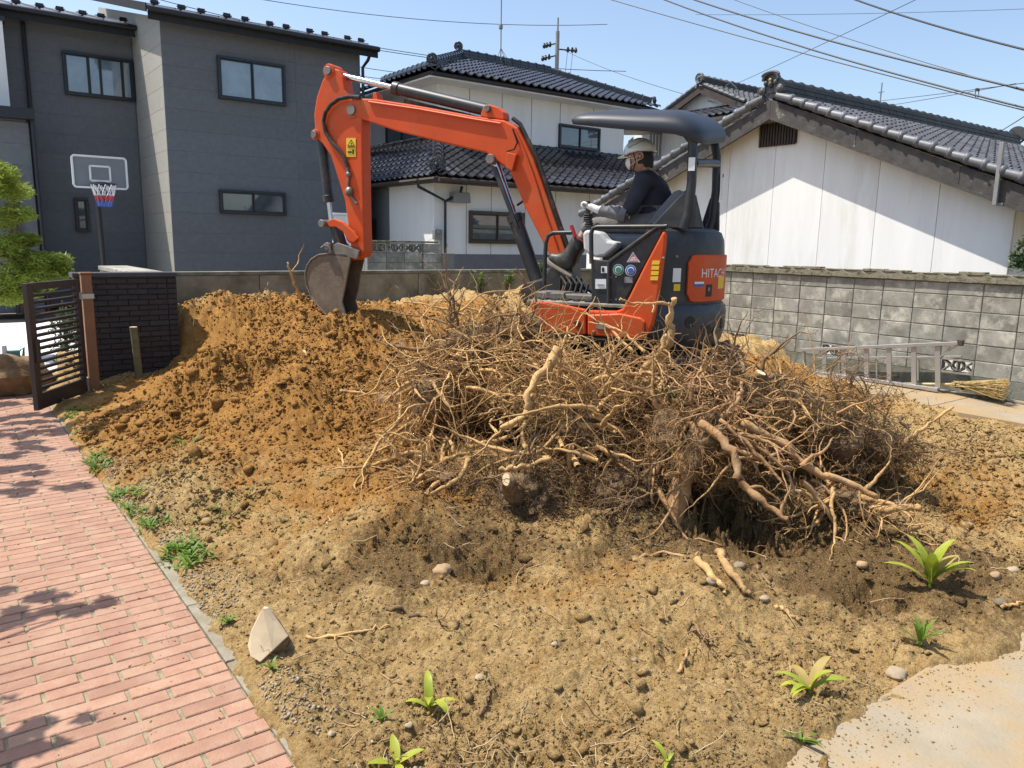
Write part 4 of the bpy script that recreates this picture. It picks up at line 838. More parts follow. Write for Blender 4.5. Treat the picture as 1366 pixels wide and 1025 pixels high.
# yellow labels on the fin, round and square stickers on the side panel
def sticker(pts, l, m, par, nm='sticker', th=.004): return MB().prism([Mp(x, y, l) for x, y in pts], -MR*th).build(nm, m, par)
def box4(x, y, w_, h, s=0): return [(x-w_/2+s, y-h/2), (x+w_/2+s, y-h/2), (x+w_/2-s, y+h/2), (x-w_/2-s, y+h/2)]
for k in range(4): sticker(box4(875-k*.7, 350.5+7*k, 10, 5.2, .4), -.771, M_yellow, sk_, 'yellow_label')
disc = lambda x, y, rx, ry, n=18: [(x+rx*math.cos(a), y+ry*math.sin(a)) for a in np.linspace(0, 2*math.pi*(n-1)/n, n)]
for x, y, m in ((825, 360, M_gsticker), (841.5, 361, M_bsticker)):
    sticker(disc(x, y, 7.3, 7.6), -.726, M_wsticker, ex, 'round_sticker'); sticker(disc(x, y, 6.5, 6.8), -.731, m, ex, 'round_sticker'); sticker(disc(x, y, 4.6, 4.8), -.736, M_wsticker, ex, 'round_sticker'); sticker(disc(x, y+.4, 3.8, 3.8), -.741, m, ex, 'round_sticker')
sticker([(844.5, 336), (854, 350), (836, 350)], -.726, M_wsticker, ex, 'triangle_sticker'); sticker([(844.6, 338), (852, 349), (838, 349)], -.731, M_psticker, ex, 'triangle_sticker')
for k in range(2): sticker(box4(845, 344.5+2.6*k, 5+3.4*k, 1.1), -.736, M_wsticker, ex, 'triangle_sticker')
sticker(box4(838.5, 373.5, 11, 8), -.726, M_grey, ex); sticker(box4(801.5, 379, 14.5, 13), -.738, M_wsticker, ex); sticker(box4(806, 360, 8, 9), -.738, M_wsticker, ex)
sticker(box4(804.5, 360, 3, 6), -.743, M_ink, ex); sticker(box4(801.5, 380, 9, 1.2), -.743, M_grey, ex)
for x, y in ((815, 370), (822, 370), (815, 400), (822, 400)): pin('bolt', x, y, -.73, .007, .012)
# seat, console, levers, pedals
V = [Mp(x, y, -.36) for x, y in ((862, 300), (877, 280), (898, 256), (906, 253), (909, 256), (911, 280), (909, 300))]; MB().prism(V, MR*.46).build('seat_back', M_seat, ex, bevel=.045, seg=3)
mb = MB(); mbox(mb, -.28, .25, -.36, .12, 1.66, 1.80); mb.build('seat_cushion', M_seat, ex, bevel=.04, seg=3); mb = MB(); mbox(mb, -.3, .2, -.42, .30, 1.24, 1.66); mb.build('seat_base', M_black, ex, bevel=.02)
pprism('console', [(776.5, 311), (782, 306.5), (801, 309.5), (810, 321), (824, 323), (822, 330), (807, 342), (795, 344), (786, 341), (778, 334)], -.47, .15, M_console, .022)
MB().prism([Mp(x, y, .30) for x, y in ((779, 300), (800, 292), (812, 298), (840, 300), (838, 312), (800, 318), (782, 314))], MR*.16).build('console', M_console, ex, bevel=.02)
for l in (-.40, .36):
    b = Mp(786, 303, l); tp = Mp(785, 285, l)
    pts = [b+(tp-b)*k/12 for k in range(13)]; MB().tube(pts, [(.058 if l > 0 else .036)-.018*k/12+(.008 if k % 2 else -.003) for k in range(13)], 14).build('lever_boot', M_rubber, ex, smooth=False); MB().tube([tp, tp+ZU*.10+MD*.01], [.016, .022], 10).build('joystick', M_black, ex, smooth=True)
for l, t in ((-.30, .5), (-.12, .5), (.1, .5)): MB().box(Pm(t, l, 1.30), (.16, .10, .02), [nrm(MD+ZU*.6), MR, nrm(-MD*.6+ZU)]).tube([Pm(t+.04, l, 1.24), Pm(t+.02, l, 1.30)], .014, 6).build('pedal', M_black, ex, bevel=.004)
for l in (-.25, -.05): MB().tube([Pm(.58, l, 1.24), Pm(.60, l, 1.5), Pm(.56, l, 1.62)], .014, 8).ball(Pm(.56, l, 1.63), .028, 9, 6).build('travel_lever', M_black, ex, smooth=True)
mb = MB(); mbox(mb, .45, .72, -.62, -.35, 1.24, 1.30); mbox(mb, .2, .5, -.6, -.42, 1.24, 1.29); mb.build('tool_box', M_steel, ex, bevel=.012)
for k in range(5): MB().tube([Pm(.35+.05*k, -.40, 1.25), Pm(.33+.05*k, -.37, 1.36), Pm(.40+.05*k, -.33, 1.42), Pm(.46+.04*k, -.28, 1.3)], .012, 7).build('hose', M_rubber, ex, smooth=True)
# --- canopy and its frame
def rrect(s, n=44):
    out = []
    for k in range(n):
        a = 2*math.pi*(k+.5)/n; c, q_ = math.cos(a), math.sin(a); e = .30
        out.append((-.06+s*.565*math.copysign(abs(c)**e, c), s*.60*math.copysign(abs(q_)**e, q_)))
    return out
def cz(t, l, z):
    k = 1-.45*max(0, (t+.1)/.6); return 2.71+(z-2.71)*k + .135*l + .17*max(0, t+.15) - .025*(l/.6)**2 - .12*max(0, (-.30-t)/.32)**2 - .03*max(0, (t-.1)/.4)**2
rings = [[Pm(t, l, cz(t, l, z)) for t, l in rrect(s)] for s, z in ((.5, 2.705), (.86, 2.70), (.93, 2.675), (.985, 2.67), (1.0, 2.70), (1.0, 2.74), (.975, 2.775), (.90, 2.80), (.75, 2.815), (.45, 2.83), (.1, 2.835))]
loft(rings, M_canopy, 'canopy_roof')
for l in (-.50, .50):
    MB().tube([Pm(-.50, l, 1.84), Pm(-.53, l, 1.95), Pm(-.545, l, 2.2), Pm(-.535, l, 2.5), Pm(-.50, l, 2.60+.1*l), Pm(-.42, l, 2.70+.135*l)], [.046, .042, .037, .037, .037, .034], 10).build('canopy_post', M_black, ex, smooth=True)
    MB().prism([Pm(-.22 if l < 0 else -.42, l-.02, 1.84), Pm(-.66 if l < 0 else -.60, l-.02, 1.84), Pm(-.585, l-.02, 2.10), Pm(-.50, l-.02, 2.14)], MR*.04).build('post_gusset', M_black, ex, bevel=.012)
MB().tube([Pm(-.545, -.46, 2.345), Pm(-.56, 0, 2.39), Pm(-.545, .46, 2.43)], .036, 10).build('cross_bar', M_black, ex, smooth=True)
MB().box(Pm(-.547, -.548, 2.33), (.05, .004, .10), AXM).build('white_sticker', M_wsticker, ex)
P0 = Pm(-.60, .50, 2.22); MB().box(P0, (.004, .05, .20), AXM).build('white_sticker', M_wsticker, ex); MB().box(Pm(-.602, .50, 2.33), (.004, .05, .03), AXM).build('red_sticker', M_red, ex)
# --- boom, arm, bucket (all in the plane of the machine)
BO = -.02
pprism('boom', [(463, 140), (470, 132), (484, 131.5), (500, 132), (560, 141.5), (636, 155.5), (672, 160.5), (690, 170), (700, 190), (712, 215), (724, 247), (737, 285), (755, 337), (757, 350), (748, 356), (738, 348), (727, 330), (709, 295), (699, 275), (690, 252), (679, 226), (664, 216), (648, 204), (588, 190), (528, 175), (486, 160.5), (470, 153), (464, 147)], BO, .17, M_orange, .014)
bo = [o for o in ex.children if o.name.startswith('boom')][0]
for dl in (-.098, .098):   # welded side rails
    MB().tube([Mp(x, y, BO+dl) for x, y in ((492, 136), (560, 146), (636, 160), (668, 165))], .011, 6).build('pipe', M_orange, bo, smooth=True)
    MB().tube([Mp(x, y, BO+dl) for x, y in ((688, 176), (700, 203), (713, 240), (727, 285), (744, 333))], .009, 6).build('pipe', M_orange, bo, smooth=True)
for dl in (-.05, 0, .05): MB().tube([Mp(x, y, BO+dl) for x, y in ((684, 158), (694, 166), (705, 188), (717, 212), (729, 245), (741, 285), (752, 315), (764, 345))], .020, 8).build('hose', M_rubber, bo, smooth=True)
pprism('cylinder_bracket', [(640, 156), (644, 143), (652, 139), (664, 143), (672, 150), (673, 160)], BO, .12, M_orange, .01); pin('pin', 655, 147, BO, .032, .19)
pprism('hose_bracket', [(497, 132), (497.5, 124), (502, 123), (504, 133)], BO, .10, M_orange, .006); pprism('bracket', [(676, 203), (689, 206), (683, 228), (674, 224)], BO-.11, .05, M_orange, .006); pin('pin', 661, 214, BO, .045, .24)
MB().tube([Mp(x, y, BO-.1) for x, y in ((676, 202), (686, 199), (690, 190), (684, 172))], .008, 6).build('hose', M_rubber, bo, smooth=True)
ar = pprism('arm', [(445, 91), (452, 93), (457, 102), (460, 120), (468, 134), (480, 146), (483, 158), (483.5, 219), (485, 300), (486.5, 336), (483, 343), (476, 345), (469, 342), (467, 322), (460, 268), (450, 236), (441, 208), (430, 192), (424, 186), (420, 174), (418.5, 153), (422, 130), (430, 107), (438, 94)], BO, .15, M_orange, .014)
for x, y, r in ((445, 97, .042), (427, 181, .036), (475, 316, .045), (474, 338, .045), (476, 149, .05)): pin('pin', x, y, BO, r, .21)
for x, y, r in ((445, 97, .07), (427, 181, .055), (475, 316, .07), (474, 338, .075), (475, 149, .085)): pin('boss', x, y, BO, r, .165, M_orange)
MB().tube([Mp(x, y, BO-.10) for x, y in ((480, 130), (466, 129), (452, 132), (441, 140), (434, 150), (431.5, 162), (434, 176), (441, 188), (452, 200), (460, 211), (463, 222))], .020, 9).build('hose', M_rubber, ar, smooth=True)
MB().tube([Mp(x, y, BO-.09) for x, y in ((463, 222), (465, 233), (464, 248), (468, 262), (476, 272))], .014, 8).ball(Mp(465, 233, BO-.09), .03, 8, 6).ball(Mp(466, 256, BO-.09), (.045, .045, .05), 9, 6).build('hose_coupling', M_steel, ar, smooth=True)
sticker(box4(468.5, 197, 12.5, 25), BO-.076, M_yellow, ar, 'warning_sticker'); sticker([(468.5, 186.5), (473.5, 195), (463.5, 195)], BO-.081, M_ink, ar, 'warning_triangle'); sticker([(468.5, 188.5), (472, 194.2), (465, 194.2)], BO-.086, M_yellow, ar, 'warning_triangle')
sticker(box4(468.5, 191.7, 1, 2.6), BO-.09, M_ink, ar, 'warning_triangle'); sticker(box4(468.5, 196.4, 10, .8), BO-.081, M_ink, ar, 'warning_line'); sticker(box4(471, 202.5, 1.6, 6), BO-.081, M_ink, ar, 'warning_mark'); sticker(box4(466.5, 203, 5, 2.2), BO-.081, M_ink, ar, 'warning_mark')
def ram(name, a, b, split, l, rb, rr_, flip=False):
    A, B = Mp(*a, l), Mp(*b, l); m_ = A+(B-A)*split
    rod = (A, m_) if not flip else (m_, B); bar = (m_, B) if not flip else (A, m_); d = nrm(B-A)
    o = MB().cyl(bar[0], bar[1], rb, 16).build(name, M_black, ex, smooth=True, bevel=.006); MB().cyl(rod[0], rod[1], rr_, 14).build('piston_rod', M_chrome, o, smooth=True)
    e = m_; MB().cyl(e-d*.035, e+d*.035, rb*1.14, 16).build('gland', M_black, o, smooth=True, bevel=.004); return o
ram('arm_cylinder', (447, 99), (653, 148), .42, BO, .056, .03); ram('bucket_cylinder', (429, 184), (442, 297), .72, BO, .052, .026, True)
MB().tube([Mp(x, y, BO+.0)-ZU*.075 for x, y in ((540, 124), (580, 133), (620, 142), (650, 150))], .017, 8).build('hose', M_rubber, bo, smooth=True)
ram('boom_cylinder', (661, 216), (722, 392), .43, BO-.02, .066, .034)
MB().prism([Mp(655, 222, BO-.10), Mp(661, 222, BO-.10), Mp(692, 305, BO-.10), Mp(685, 300, BO-.10)], MR*.03).build('rod_guard', M_black, ex, bevel=.004)
for dl in (0, .05): MB().tube([Mp(x, y, BO+.1+dl) for x, y in ((690, 274), (700, 267), (716, 266))], .012, 7).build('hose', M_rubber, ex, smooth=True)
pprism('swing_post', [(690, 392), (698, 378), (722, 372), (742, 342), (760, 344), (764, 372), (770, 392), (760, 412), (716, 412), (700, 408)], BO, .26, M_black, .02); pin('pin', 750, 348, BO, .05, .30)
# linkage
for dl in (-.11, .11):
    MB().prism([Mp(x, y, BO+dl) for x, y in ((438, 296), (446, 292), (458, 296), (470, 306), (480, 318), (474, 324), (467, 322), (460, 310), (450, 303), (441, 303))], MR*.028*np.sign(dl)).build('bucket_link', M_orange, ex, bevel=.008)
pprism('push_link', [(437, 297), (446, 299), (455, 328), (446, 331)], BO, .12, M_black, .012)
pin('pin', 441, 299, BO, .04, .32); pin('pin', 449, 329, BO, .04, .34)
bk = [(445, 338), (426, 340), (416, 346), (410, 355), (407.5, 366), (409, 380), (415, 395), (427, 411), (440, 425), (455, 437), (466, 444)]     # back sheet outline
side = bk + [(468, 436), (461, 420), (456, 403), (460, 385), (464, 362), (467.5, 346), (462, 339.5)]
hw = .125; bkt = MB()
n = len(bk); V = []
for l in (-hw, hw):
    for x, y in bk: V.append(Mp(x, y, BO-hw)+MR*(l+hw))
ins_c = Mp(445, 385, BO-hw)
for l in (-hw, hw):
    for x, y in bk: p = Mp(x, y, BO-hw); V.append(p+nrm(ins_c-p)*.022+MR*(l+hw))
bkt.add(V, [(i, i+1, n+i+1, n+i) for i in range(n-1)] + [(3*n+i, 3*n+i+1, 2*n+i+1, 2*n+i) for i in range(n-1)] + [(n-1, 2*n-1, 4*n-1, 3*n-1), (0, 2*n, 3*n, n)])
b_ = bkt.build('bucket', M_bucket, ex)
for l in (-hw, hw-.02): MB().prism([Mp(x, y, BO-hw)+MR*(l+hw) for x, y in side], MR*.02).build('side_plate', M_bucket, b_, bevel=.004)
MB().tube([Mp(x, y, BO-hw)-MR*.004 for x, y in bk], .010, 6).build('side_rib', M_bucket, b_)
for k in range(4):
    l = -hw+.05+k*(2*hw-.1)/3; P0 = Mp(462, 440, BO-hw)+MR*(l+hw); tip = Mp(474, 456, BO-hw)+MR*(l+hw); d = nrm(tip-P0); s_ = np.cross(d, MR)
    MB().add([P0-MR*.035+s_*.02, P0+MR*.035+s_*.02, P0+MR*.035-s_*.02, P0-MR*.035-s_*.02, tip-MR*.02, tip+MR*.02], [(0, 1, 5, 4), (2, 3, 4, 5), (0, 4, 3), (1, 2, 5), (3, 2, 1, 0)]).build('bucket_tooth', M_steel, b_)
for dl in (-.10, .10): MB().prism([Mp(x, y, BO+dl) for x, y in ((438, 341), (443, 328), (452, 324), (470, 330), (481, 334), (478, 346), (466, 344))], MR*.025*np.sign(dl)).build('bucket_ear', M_steel, b_, bevel=.006)
MB().tube([Mp(429, 331, BO-.16), Mp(434, 327, BO-.16), Mp(440, 330, BO-.16), Mp(441, 337, BO-.16)], .014, 7).build('lifting_eye', M_steel, b_, smooth=True)
# ================================================================== DRIVER
pe = thing('person', Pm(-.05, -.12, 1.80), 'operator in white helmet, face mask, navy jacket and rubber boots sitting on the digger', 'person')
PO = Vector([float(c) for c in pe.location])
def skin(name, joints, edges, m, par=pe, sub=2, root=0):
    """joints: list of (world point, radius or (rx, ry)); grown as one surface"""
    me = bpy.data.meshes.new(name); org = wloc(par); me.from_pydata([Vector([float(c) for c in p])-org for p, _ in joints], edges, []); me.update()
    o = bpy.data.objects.new(name, me); COL.objects.link(o); o.parent = par
    sk = o.modifiers.new('skin', 'SKIN'); sk.use_smooth_shade = True
    for i, (_, r) in enumerate(joints):
        sv = me.skin_vertices[0].data[i]; sv.radius = r if isinstance(r, tuple) else (r, r); sv.use_root = (i == root)
    ss = o.modifiers.new('sub', 'SUBSURF'); ss.levels = sub; ss.render_levels = sub; me.materials.append(m); return o
chain = lambda *ids: [(a, b) for a, b in zip(ids, ids[1:])]
BLc = -.13
hip = Pm(-.15, BLc, 1.88); wst = Pm(-.17, BLc, 2.02); chs = Mp(871, 264, BLc); shc = Mp(866, 242, BLc); nck = Mp(862, 229, BLc); hd0 = Mp(859, 221, BLc); hd = Mp(854, 208, BLc)
sN, sF = shc-MR*.17-ZU*.01, shc+MR*.17-ZU*.01
eN, wN, hN = Mp(836, 287, BLc-.25), Mp(801, 281.5, BLc-.26), Mp(787, 276, BLc-.26)
eF, wF, hF = Pm(.14, BLc+.27, 1.98), Pm(.36, BLc+.42, 2.02), Pm(.43, BLc+.46, 2.03)
hpN, hpF = hip-MR*.09, hip+MR*.09
kN, kF = Mp(786, 301, BLc-.12), Mp(789, 303, BLc+.18)
aN, aF = Mp(755, 350, BLc-.12), Mp(758, 350, BLc+.16)
tN, tF = Mp(739, 344, BLc-.12), Mp(742, 344, BLc+.17)
J = [(hip, .12), (wst, .115), (chs, .13), (shc, .10), (nck, .05), (hd0, .055), (sN, .06), (eN, .02), (wN, .022), (sF, .06), (eF, .02), (wF, .022), (hpN, .085), (kN, .045), (aN, .03), (hpF, .085), (kF, .045), (aF, .03), (tN, .025), (tF, .025)]
skin('body', J, chain(0, 1, 2, 3, 4, 5)+chain(3, 6, 7, 8)+chain(3, 9, 10, 11)+chain(0, 12, 13, 14, 18)+chain(0, 15, 16, 17, 19), M_skin)
# jacket, sleeves, trousers
jk = skin('jacket', [(hip+ZU*.0, (.15, .17)), (wst, (.145, .165)), (chs, (.145, .18)), (shc-ZU*.005, (.11, .14)), (nck-ZU*.01, .066), (sN, .088), (sN*.45+eN*.55, .074), (sF, .088), (sF*.45+eF*.55, .074), (eN, .066), (eF, .066)], chain(0, 1, 2, 3, 4)+chain(3, 5, 6, 9)+chain(3, 7, 8, 10), M_jacket)
for e, w_, nm in ((eN, wN, 'sleeve'), (eF, wF, 'sleeve')):
    pts = [e+(w_-e)*k/9 for k in range(10)]; MB().tube([p+ZU*.004*math.sin(k*2.3) for k, p in enumerate(pts)], [.062-.016*k/9+.005*math.sin(k*2.4) for k in range(10)], 14).build(nm, M_sleeve, pe, smooth=True)
skin('trousers', [(hip-ZU*.01, (.155, .15)), (hpN, .105), (hpN*.5+kN*.5, .09), (kN, .075), (kN*.75+aN*.25, .066), (hpF, .105), (hpF*.5+kF*.5, .09), (kF, .075), (kF*.75+aF*.25, .066)], chain(0, 1, 2, 3, 4)+chain(0, 5, 6, 7, 8), M_trouser)
for k, a, t in ((kN, aN, tN), (kF, aF, tF)):
    top = k*.72+a*.28; heel = a+nrm(a-t)*.06-ZU*.045; ball = t-ZU*.01; tip = t+nrm(t-a)*.05
    b = skin('boot', [(top, .084), (k*.45+a*.55, .076), (a, .066), (a*.5+t*.5-ZU*.015, .058), (ball, .054), (tip, .042), (heel, .052)], chain(0, 1, 2, 3, 4, 5)+[(2, 6)], M_boot)
    ax_ = nrm(a-k)
    for f in (.36,): c = k*(1-f)+a*f; MB().tube([c-ax_*.007, c+ax_*.007], .0835, 18).build('red_band', M_barkred, b, smooth=True)
    sd = nrm(t-a); dn = nrm(np.cross(MR, sd)); dn = dn if dn[2] < 0 else -dn
    MB().prism([heel+dn*.035-MR*.045-sd*.04, heel+dn*.072-MR*.045-sd*.04, tip+dn*.066-MR*.045+sd*.03, tip+dn*.02-MR*.045+sd*.03], MR*.09).build('sole', M_bootsole, b, bevel=.012)
# head with a face, in the head's own frame
hf = nrm(MD*1.0-ZU*.12-MR*.12); hr = nrm(np.cross(hf, ZU)); hu = np.cross(hr, hf)     # forward, right, up
hp = lambda f, r, u: hd + hf*f + hr*r + hu*u
def shell(name, fn, n, m, mt, par, smooth=True):
    V = [fn(2*math.pi*k/n, j/(m-1)) for j in range(m) for k in range(n)]; F = [(j*n+k, j*n+(k+1) % n, (j+1)*n+(k+1) % n, (j+1)*n+k) for j in range(m-1) for k in range(n)]
    return MB().add(V, F).build(name, mt, par, smooth=smooth)
def headfn(a, s):
    t = math.pi*(.02+.96*s); c, q_ = math.cos(a), math.sin(a); r = math.sin(t); u = math.cos(t)
    f = .098*r*c; w_ = .078*r*q_; up = .122*u
    if c > 0: f *= 1+.10*math.exp(-((u+.55)/.25)**2) - .10*math.exp(-((u-.1)/.15)**2); w_ *= 1-.22*max(0, -u)
    f += (.030*math.exp(-((u+.12)/.16)**2)*math.exp(-(q_/.17)**2) if c > 0 else 0)       # nose
    f -= (.010*math.exp(-((u-.08)/.08)**2)*math.exp(-((abs(q_)-.38)/.16)**2) if c > 0 else 0)  # eye sockets
    return hp(f+.005, w_, up-.01)
head = shell('head', headfn, 40, 34, M_skin, pe)
for s in (-1, 1):
    MB().ball(hp(.079, s*.033, .0), .013, 10, 8).build('eye', M_wsticker, head, smooth=True); MB().ball(hp(.090, s*.034, -.001), .006, 8, 6).build('iris', M_ink, head, smooth=True)
    MB().tube([hp(.085, s*.050, .020), hp(.093, s*.034, .026), hp(.092, s*.016, .021)], .004, 6).build('eyebrow', M_hair, head)
    MB().tube([hp(-.012+.022*math.cos(t), s*(.079+.006*math.sin(t)), -.012+.032*math.sin(t)) for t in np.linspace(.4, 5.6, 10)], [.007]*9+[.01], 7).ball(hp(-.010, s*.076, -.014), (.014, .014, .02), 8, 6).build('ear', M_skin, head, smooth=True)
MB().tube([hp(.093, -.022, -.068), hp(.101, 0, -.066), hp(.093, .022, -.068)], .006, 6).build('mouth', mat('lips', (.38, .16, .13), .6), head, smooth=True)
shell('hair', lambda a, s: hp((-.012+.100*math.sin(.5+1.55*s)*math.cos(a)) if math.cos(a) < .25 else .012, .083*math.sin(.5+1.55*s)*math.sin(a), .12*math.cos(.5+1.55*s)-.01-.045*s*(1 if math.cos(a) < -.2 else .2)), 32, 10, M_hair, head)
def maskfn(a, s):
    r = .2+.8*s; x = math.sin(a)*r; y = math.cos(a)*r
    return hp(.128-.050*r*r*(.4+.6*x*x)-.010*abs(y)*r, .074*x, -.052+.056*y)
mk = shell('face_mask', maskfn, 28, 7, M_mask, head); MB().add([maskfn(2*math.pi*k/28, 0) for k in range(28)], [tuple(range(28))]).build('mask_front', M_mask, mk)
for s in (-1, 1):
    for u in (-.02, -.085): MB().tube([hp(.085, s*.066, u), hp(.04, s*.082, (u-.03)/2), hp(-.022, s*.083, .004 if u > -.05 else -.035)], .0022, 5).build('ear_loop', M_mask, mk)
def helmfn(a, s):
    t = s*1.62; c, q_ = math.cos(a), math.sin(a); r = math.sin(t)
    f = (.142 if c > 0 else .132)*r*c; return hp(f, .112*r*q_, .040+.108*math.cos(t)+(.012*c*s if c < 0 else -.012*s*c))
hm = shell('helmet', helmfn, 40, 14, M_helmet, pe)
V = []; n = 40
for k in range(n):
    a = 2*math.pi*k/n; p = helmfn(a, 1.0); c = math.cos(a); q_ = math.sin(a)
    e = .012+.042*max(0, c)**1.5; V += [p+hf*0, p+hf*e*c+hr*e*.5*q_-hu*(.006+.012*max(0, c)), p-hu*.010]
MB().add(V, [(3*k+i, 3*((k+1) % n)+i, 3*((k+1) % n)+(i+1) % 3, 3*k+(i+1) % 3) for k in range(n) for i in range(3)]).build('helmet_brim', M_helmet, hm, smooth=True)
MB().tube([helmfn(-math.pi/2+da, s)+hr*-.003 for da, s in ((.62, .80), (.35, .72), (.1, .70), (-.15, .60), (-.4, .56), (-.6, .52))], .003, 6).build('green_stripe', mat('green_stripe', (.02, .22, .09), .4), hm)
MB().tube([helmfn(math.pi/2-da, s)+hr*.003 for da, s in ((.62, .80), (.35, .72), (.1, .70), (-.15, .60), (-.4, .56), (-.6, .52))], .003, 6).build('green_stripe', MATS['green_stripe'], hm)
MB().tube([hp(.045, -.088, .03), hp(.03, -.082, -.05), hp(.06, -.05, -.115), hp(.07, 0, -.125), hp(.06, .05, -.115), hp(.03, .082, -.05), hp(.045, .088, .03)], .005, 6).build('chin_strap', M_ink, hm, smooth=True)
# gloved hands closed on the levers: palm, four fingers curled round the grip, thumb along the side
for h, w_, sgn in ((hN, wN, -1), (hF, wF, 1)):
    fx = nrm(h-w_); up = nrm(ZU-fx*(ZU@fx)); sd = np.cross(up, fx)
    g = skin('glove', [(w_-fx*.01, .036), (w_+fx*.035, .034), (h, (.040, .032)), (h+fx*.03, (.042, .03))], chain(0, 1, 2, 3), M_glove)
    for k in range(4):
        o = sd*(-.033+.022*k)*sgn*-1; ln = (.9, 1.0, .96, .78)[k]; b = h+fx*.036+o+up*.014
        skin('finger', [(b-fx*.02, .0125), (b+fx*.022*ln+up*.004, .0118), (b+fx*.040*ln-up*.020*ln, .0108), (b+fx*.026*ln-up*.042*ln, .0098), (b+fx*.006-up*.044*ln, .009)], chain(0, 1, 2, 3, 4), M_glove, g)
    b = h-fx*.01+sd*sgn*.030; skin('thumb', [(b-fx*.012, .014), (b+fx*.024+sd*sgn*.014-up*.008, .0132), (b+fx*.048+sd*sgn*.008-up*.024, .0112), (b+fx*.058-up*.034, .0095)], chain(0, 1, 2, 3), M_glove, g)
# ================================================================== UPROOTED STUMPS
def walks(st, di, ln, K, wob, grav, r0, sides=3, seed=0, taper=.85, floor=True, curl=0.):
    """random-walk roots, all at once: starts, directions, lengths -> tube mesh arrays"""
    r = np.random.default_rng(seed); N = len(st); st = np.asarray(st, float); d = np.array([nrm(x) for x in di]); P = np.zeros((N, K, 3)); P[:, 0] = st; step = (np.asarray(ln)/(K-1))[:, None]
    bias = r.standard_normal((N, 3))*curl
    for k in range(1, K):
        d = d + wob*r.standard_normal((N, 3)) + bias + A3(0, 0, grav); d /= np.linalg.norm(d, axis=1, keepdims=True)
        p = P[:, k-1]+d*step
        if floor:
            g = GH(p[:, 0], p[:, 1])+.004; low = p[:, 2] < g; p[low, 2] = g[low]; d[low, 2] = np.abs(d[low, 2])*.15
        P[:, k] = p
    return P
def tubes(P, r0, sides=3, taper=.85, gn=0., seed=0):
    r = np.random.default_rng(seed); N, K, _ = P.shape; T = np.gradient(P, axis=1); T /= np.linalg.norm(T, axis=2, keepdims=True)+1e-9
    ref = r.standard_normal((N, 1, 3)); a = np.cross(T, ref); a /= np.linalg.norm(a, axis=2, keepdims=True)+1e-9; b = np.cross(T, a)
    rad = np.asarray(r0)[:, None]*(1-taper*np.linspace(0, 1, K)[None]**1.1)*(1+gn*r.standard_normal((N, K)))
    an = 2*math.pi*np.arange(sides)/sides
    V = P[:, :, None]+rad[:, :, None, None]*(np.cos(an)[:, None]*a[:, :, None]+np.sin(an)[:, None]*b[:, :, None])
    i = np.arange(N)[:, None, None]*K*sides; k = np.arange(K-1)[None, :, None]*sides; s = np.arange(sides)[None, None]
    F = np.stack([i+k+s, i+k+(s+1) % sides, i+k+sides+(s+1) % sides, i+k+sides+s], -1).reshape(-1, 4); return V.reshape(-1, 3), F
def smooth_path(pts, n=14, jit=.0, seed=0):
    P = np.array(pts, float); t = np.linspace(0, len(P)-1, n); r = np.random.default_rng(seed); out = []
    for x in t:
        i = min(int(x), len(P)-2); f = x-i; p0, p1, p2, p3 = P[max(i-1, 0)], P[i], P[i+1], P[min(i+2, len(P)-1)]
        out.append(.5*((2*p1)+(-p0+p2)*f+(2*p0-5*p1+4*p2-p3)*f*f+(-p0+3*p1-3*p2+p3)*f**3))
    out = np.array(out); out[1:-1] += jit*r.standard_normal((n-2, 3)); return out
def blob(c, rad, name, m, par, seed=0, amp=.25, n=30, mm=20, freq=3.):
    r = np.random.default_rng(seed); ph = r.random((9, 3))*6.3; kd = r.standard_normal((9, 3))*freq; V = []
    for i in range(mm+1):
        t = math.pi*i/mm
        for k in range(n):
            a = 2*math.pi*k/n; q_ = A3(math.sin(t)*math.cos(a), math.sin(t)*math.sin(a), math.cos(t)); s = 1+amp*np.mean([math.sin(q_@kd[j]*(1+j*.15)+ph[j, 0]) for j in range(9)])*2 + amp*.55*np.mean([math.sin(q_@kd[j]*(2.0+j*.2)+ph[j, 1]) for j in range(9)])
            V.append(A3(*c)+q_*A3(*rad)*s)
    F = [(i*n+k, (i+1)*n+k, (i+1)*n+(k+1) % n, i*n+(k+1) % n) for i in range(mm) for k in range(n)]
    return MB().add(V, F).build(name, m, par, smooth=True)
def obj_np(name, V, F, m, par, kind=None, smooth=True):
    org = np.array(wloc(par)); o = link(name, mesh_np(name, V-org, F, smooth), m, par)
    if kind: o['kind'] = kind
    return o
def randdirs(n, r, bias=(0, 0, 0), flat=1.0):
    d = r.standard_normal((n, 3)); d[:, 2] *= flat; d /= np.linalg.norm(d, axis=1, keepdims=True); return d+A3(*bias)
def root_thing(par, pts, r0, m, seed=0, n=16, jit=.005, sides=8, taper=.6, twigs=3, name='root'):
    """one thick gnarled root along a path with a few side roots (one mesh)"""
    r = np.random.default_rng(seed); P = smooth_path(pts, n, jit, seed)[None]; V, F = tubes(P, [r0], sides, taper, .12, seed); V = [V]; F = [F]; off = len(V[0])
    # cut ends
    F0 = [tuple(range(sides))[::-1], tuple(off-sides+k for k in range(sides))]
    if twigs:
        i = r.integers(2, n-1, twigs); st = P[0][i]; tg = np.gradient(P[0], axis=0)[i]; tg /= np.linalg.norm(tg, axis=1, keepdims=True)
        W_ = walks(st, tg*.6+.8*r.standard_normal((twigs, 3)), .12+.28*r.random(twigs), 9, .28, -.02, None, seed=seed+1); v2, f2 = tubes(W_, r0*(.25+.2*r.random(twigs)), 5, .8, .08, seed); V.append(v2); F.append(f2+off)
    Vv = np.concatenate(V); org = np.array(wloc(par)) if par else Vv[len(Vv)//2]
    me = mesh_np(name, Vv-org, [np.concatenate(F), np.array(F0)], True); o = link(name, me, m, par)
    if not par: o.location = org
    return o
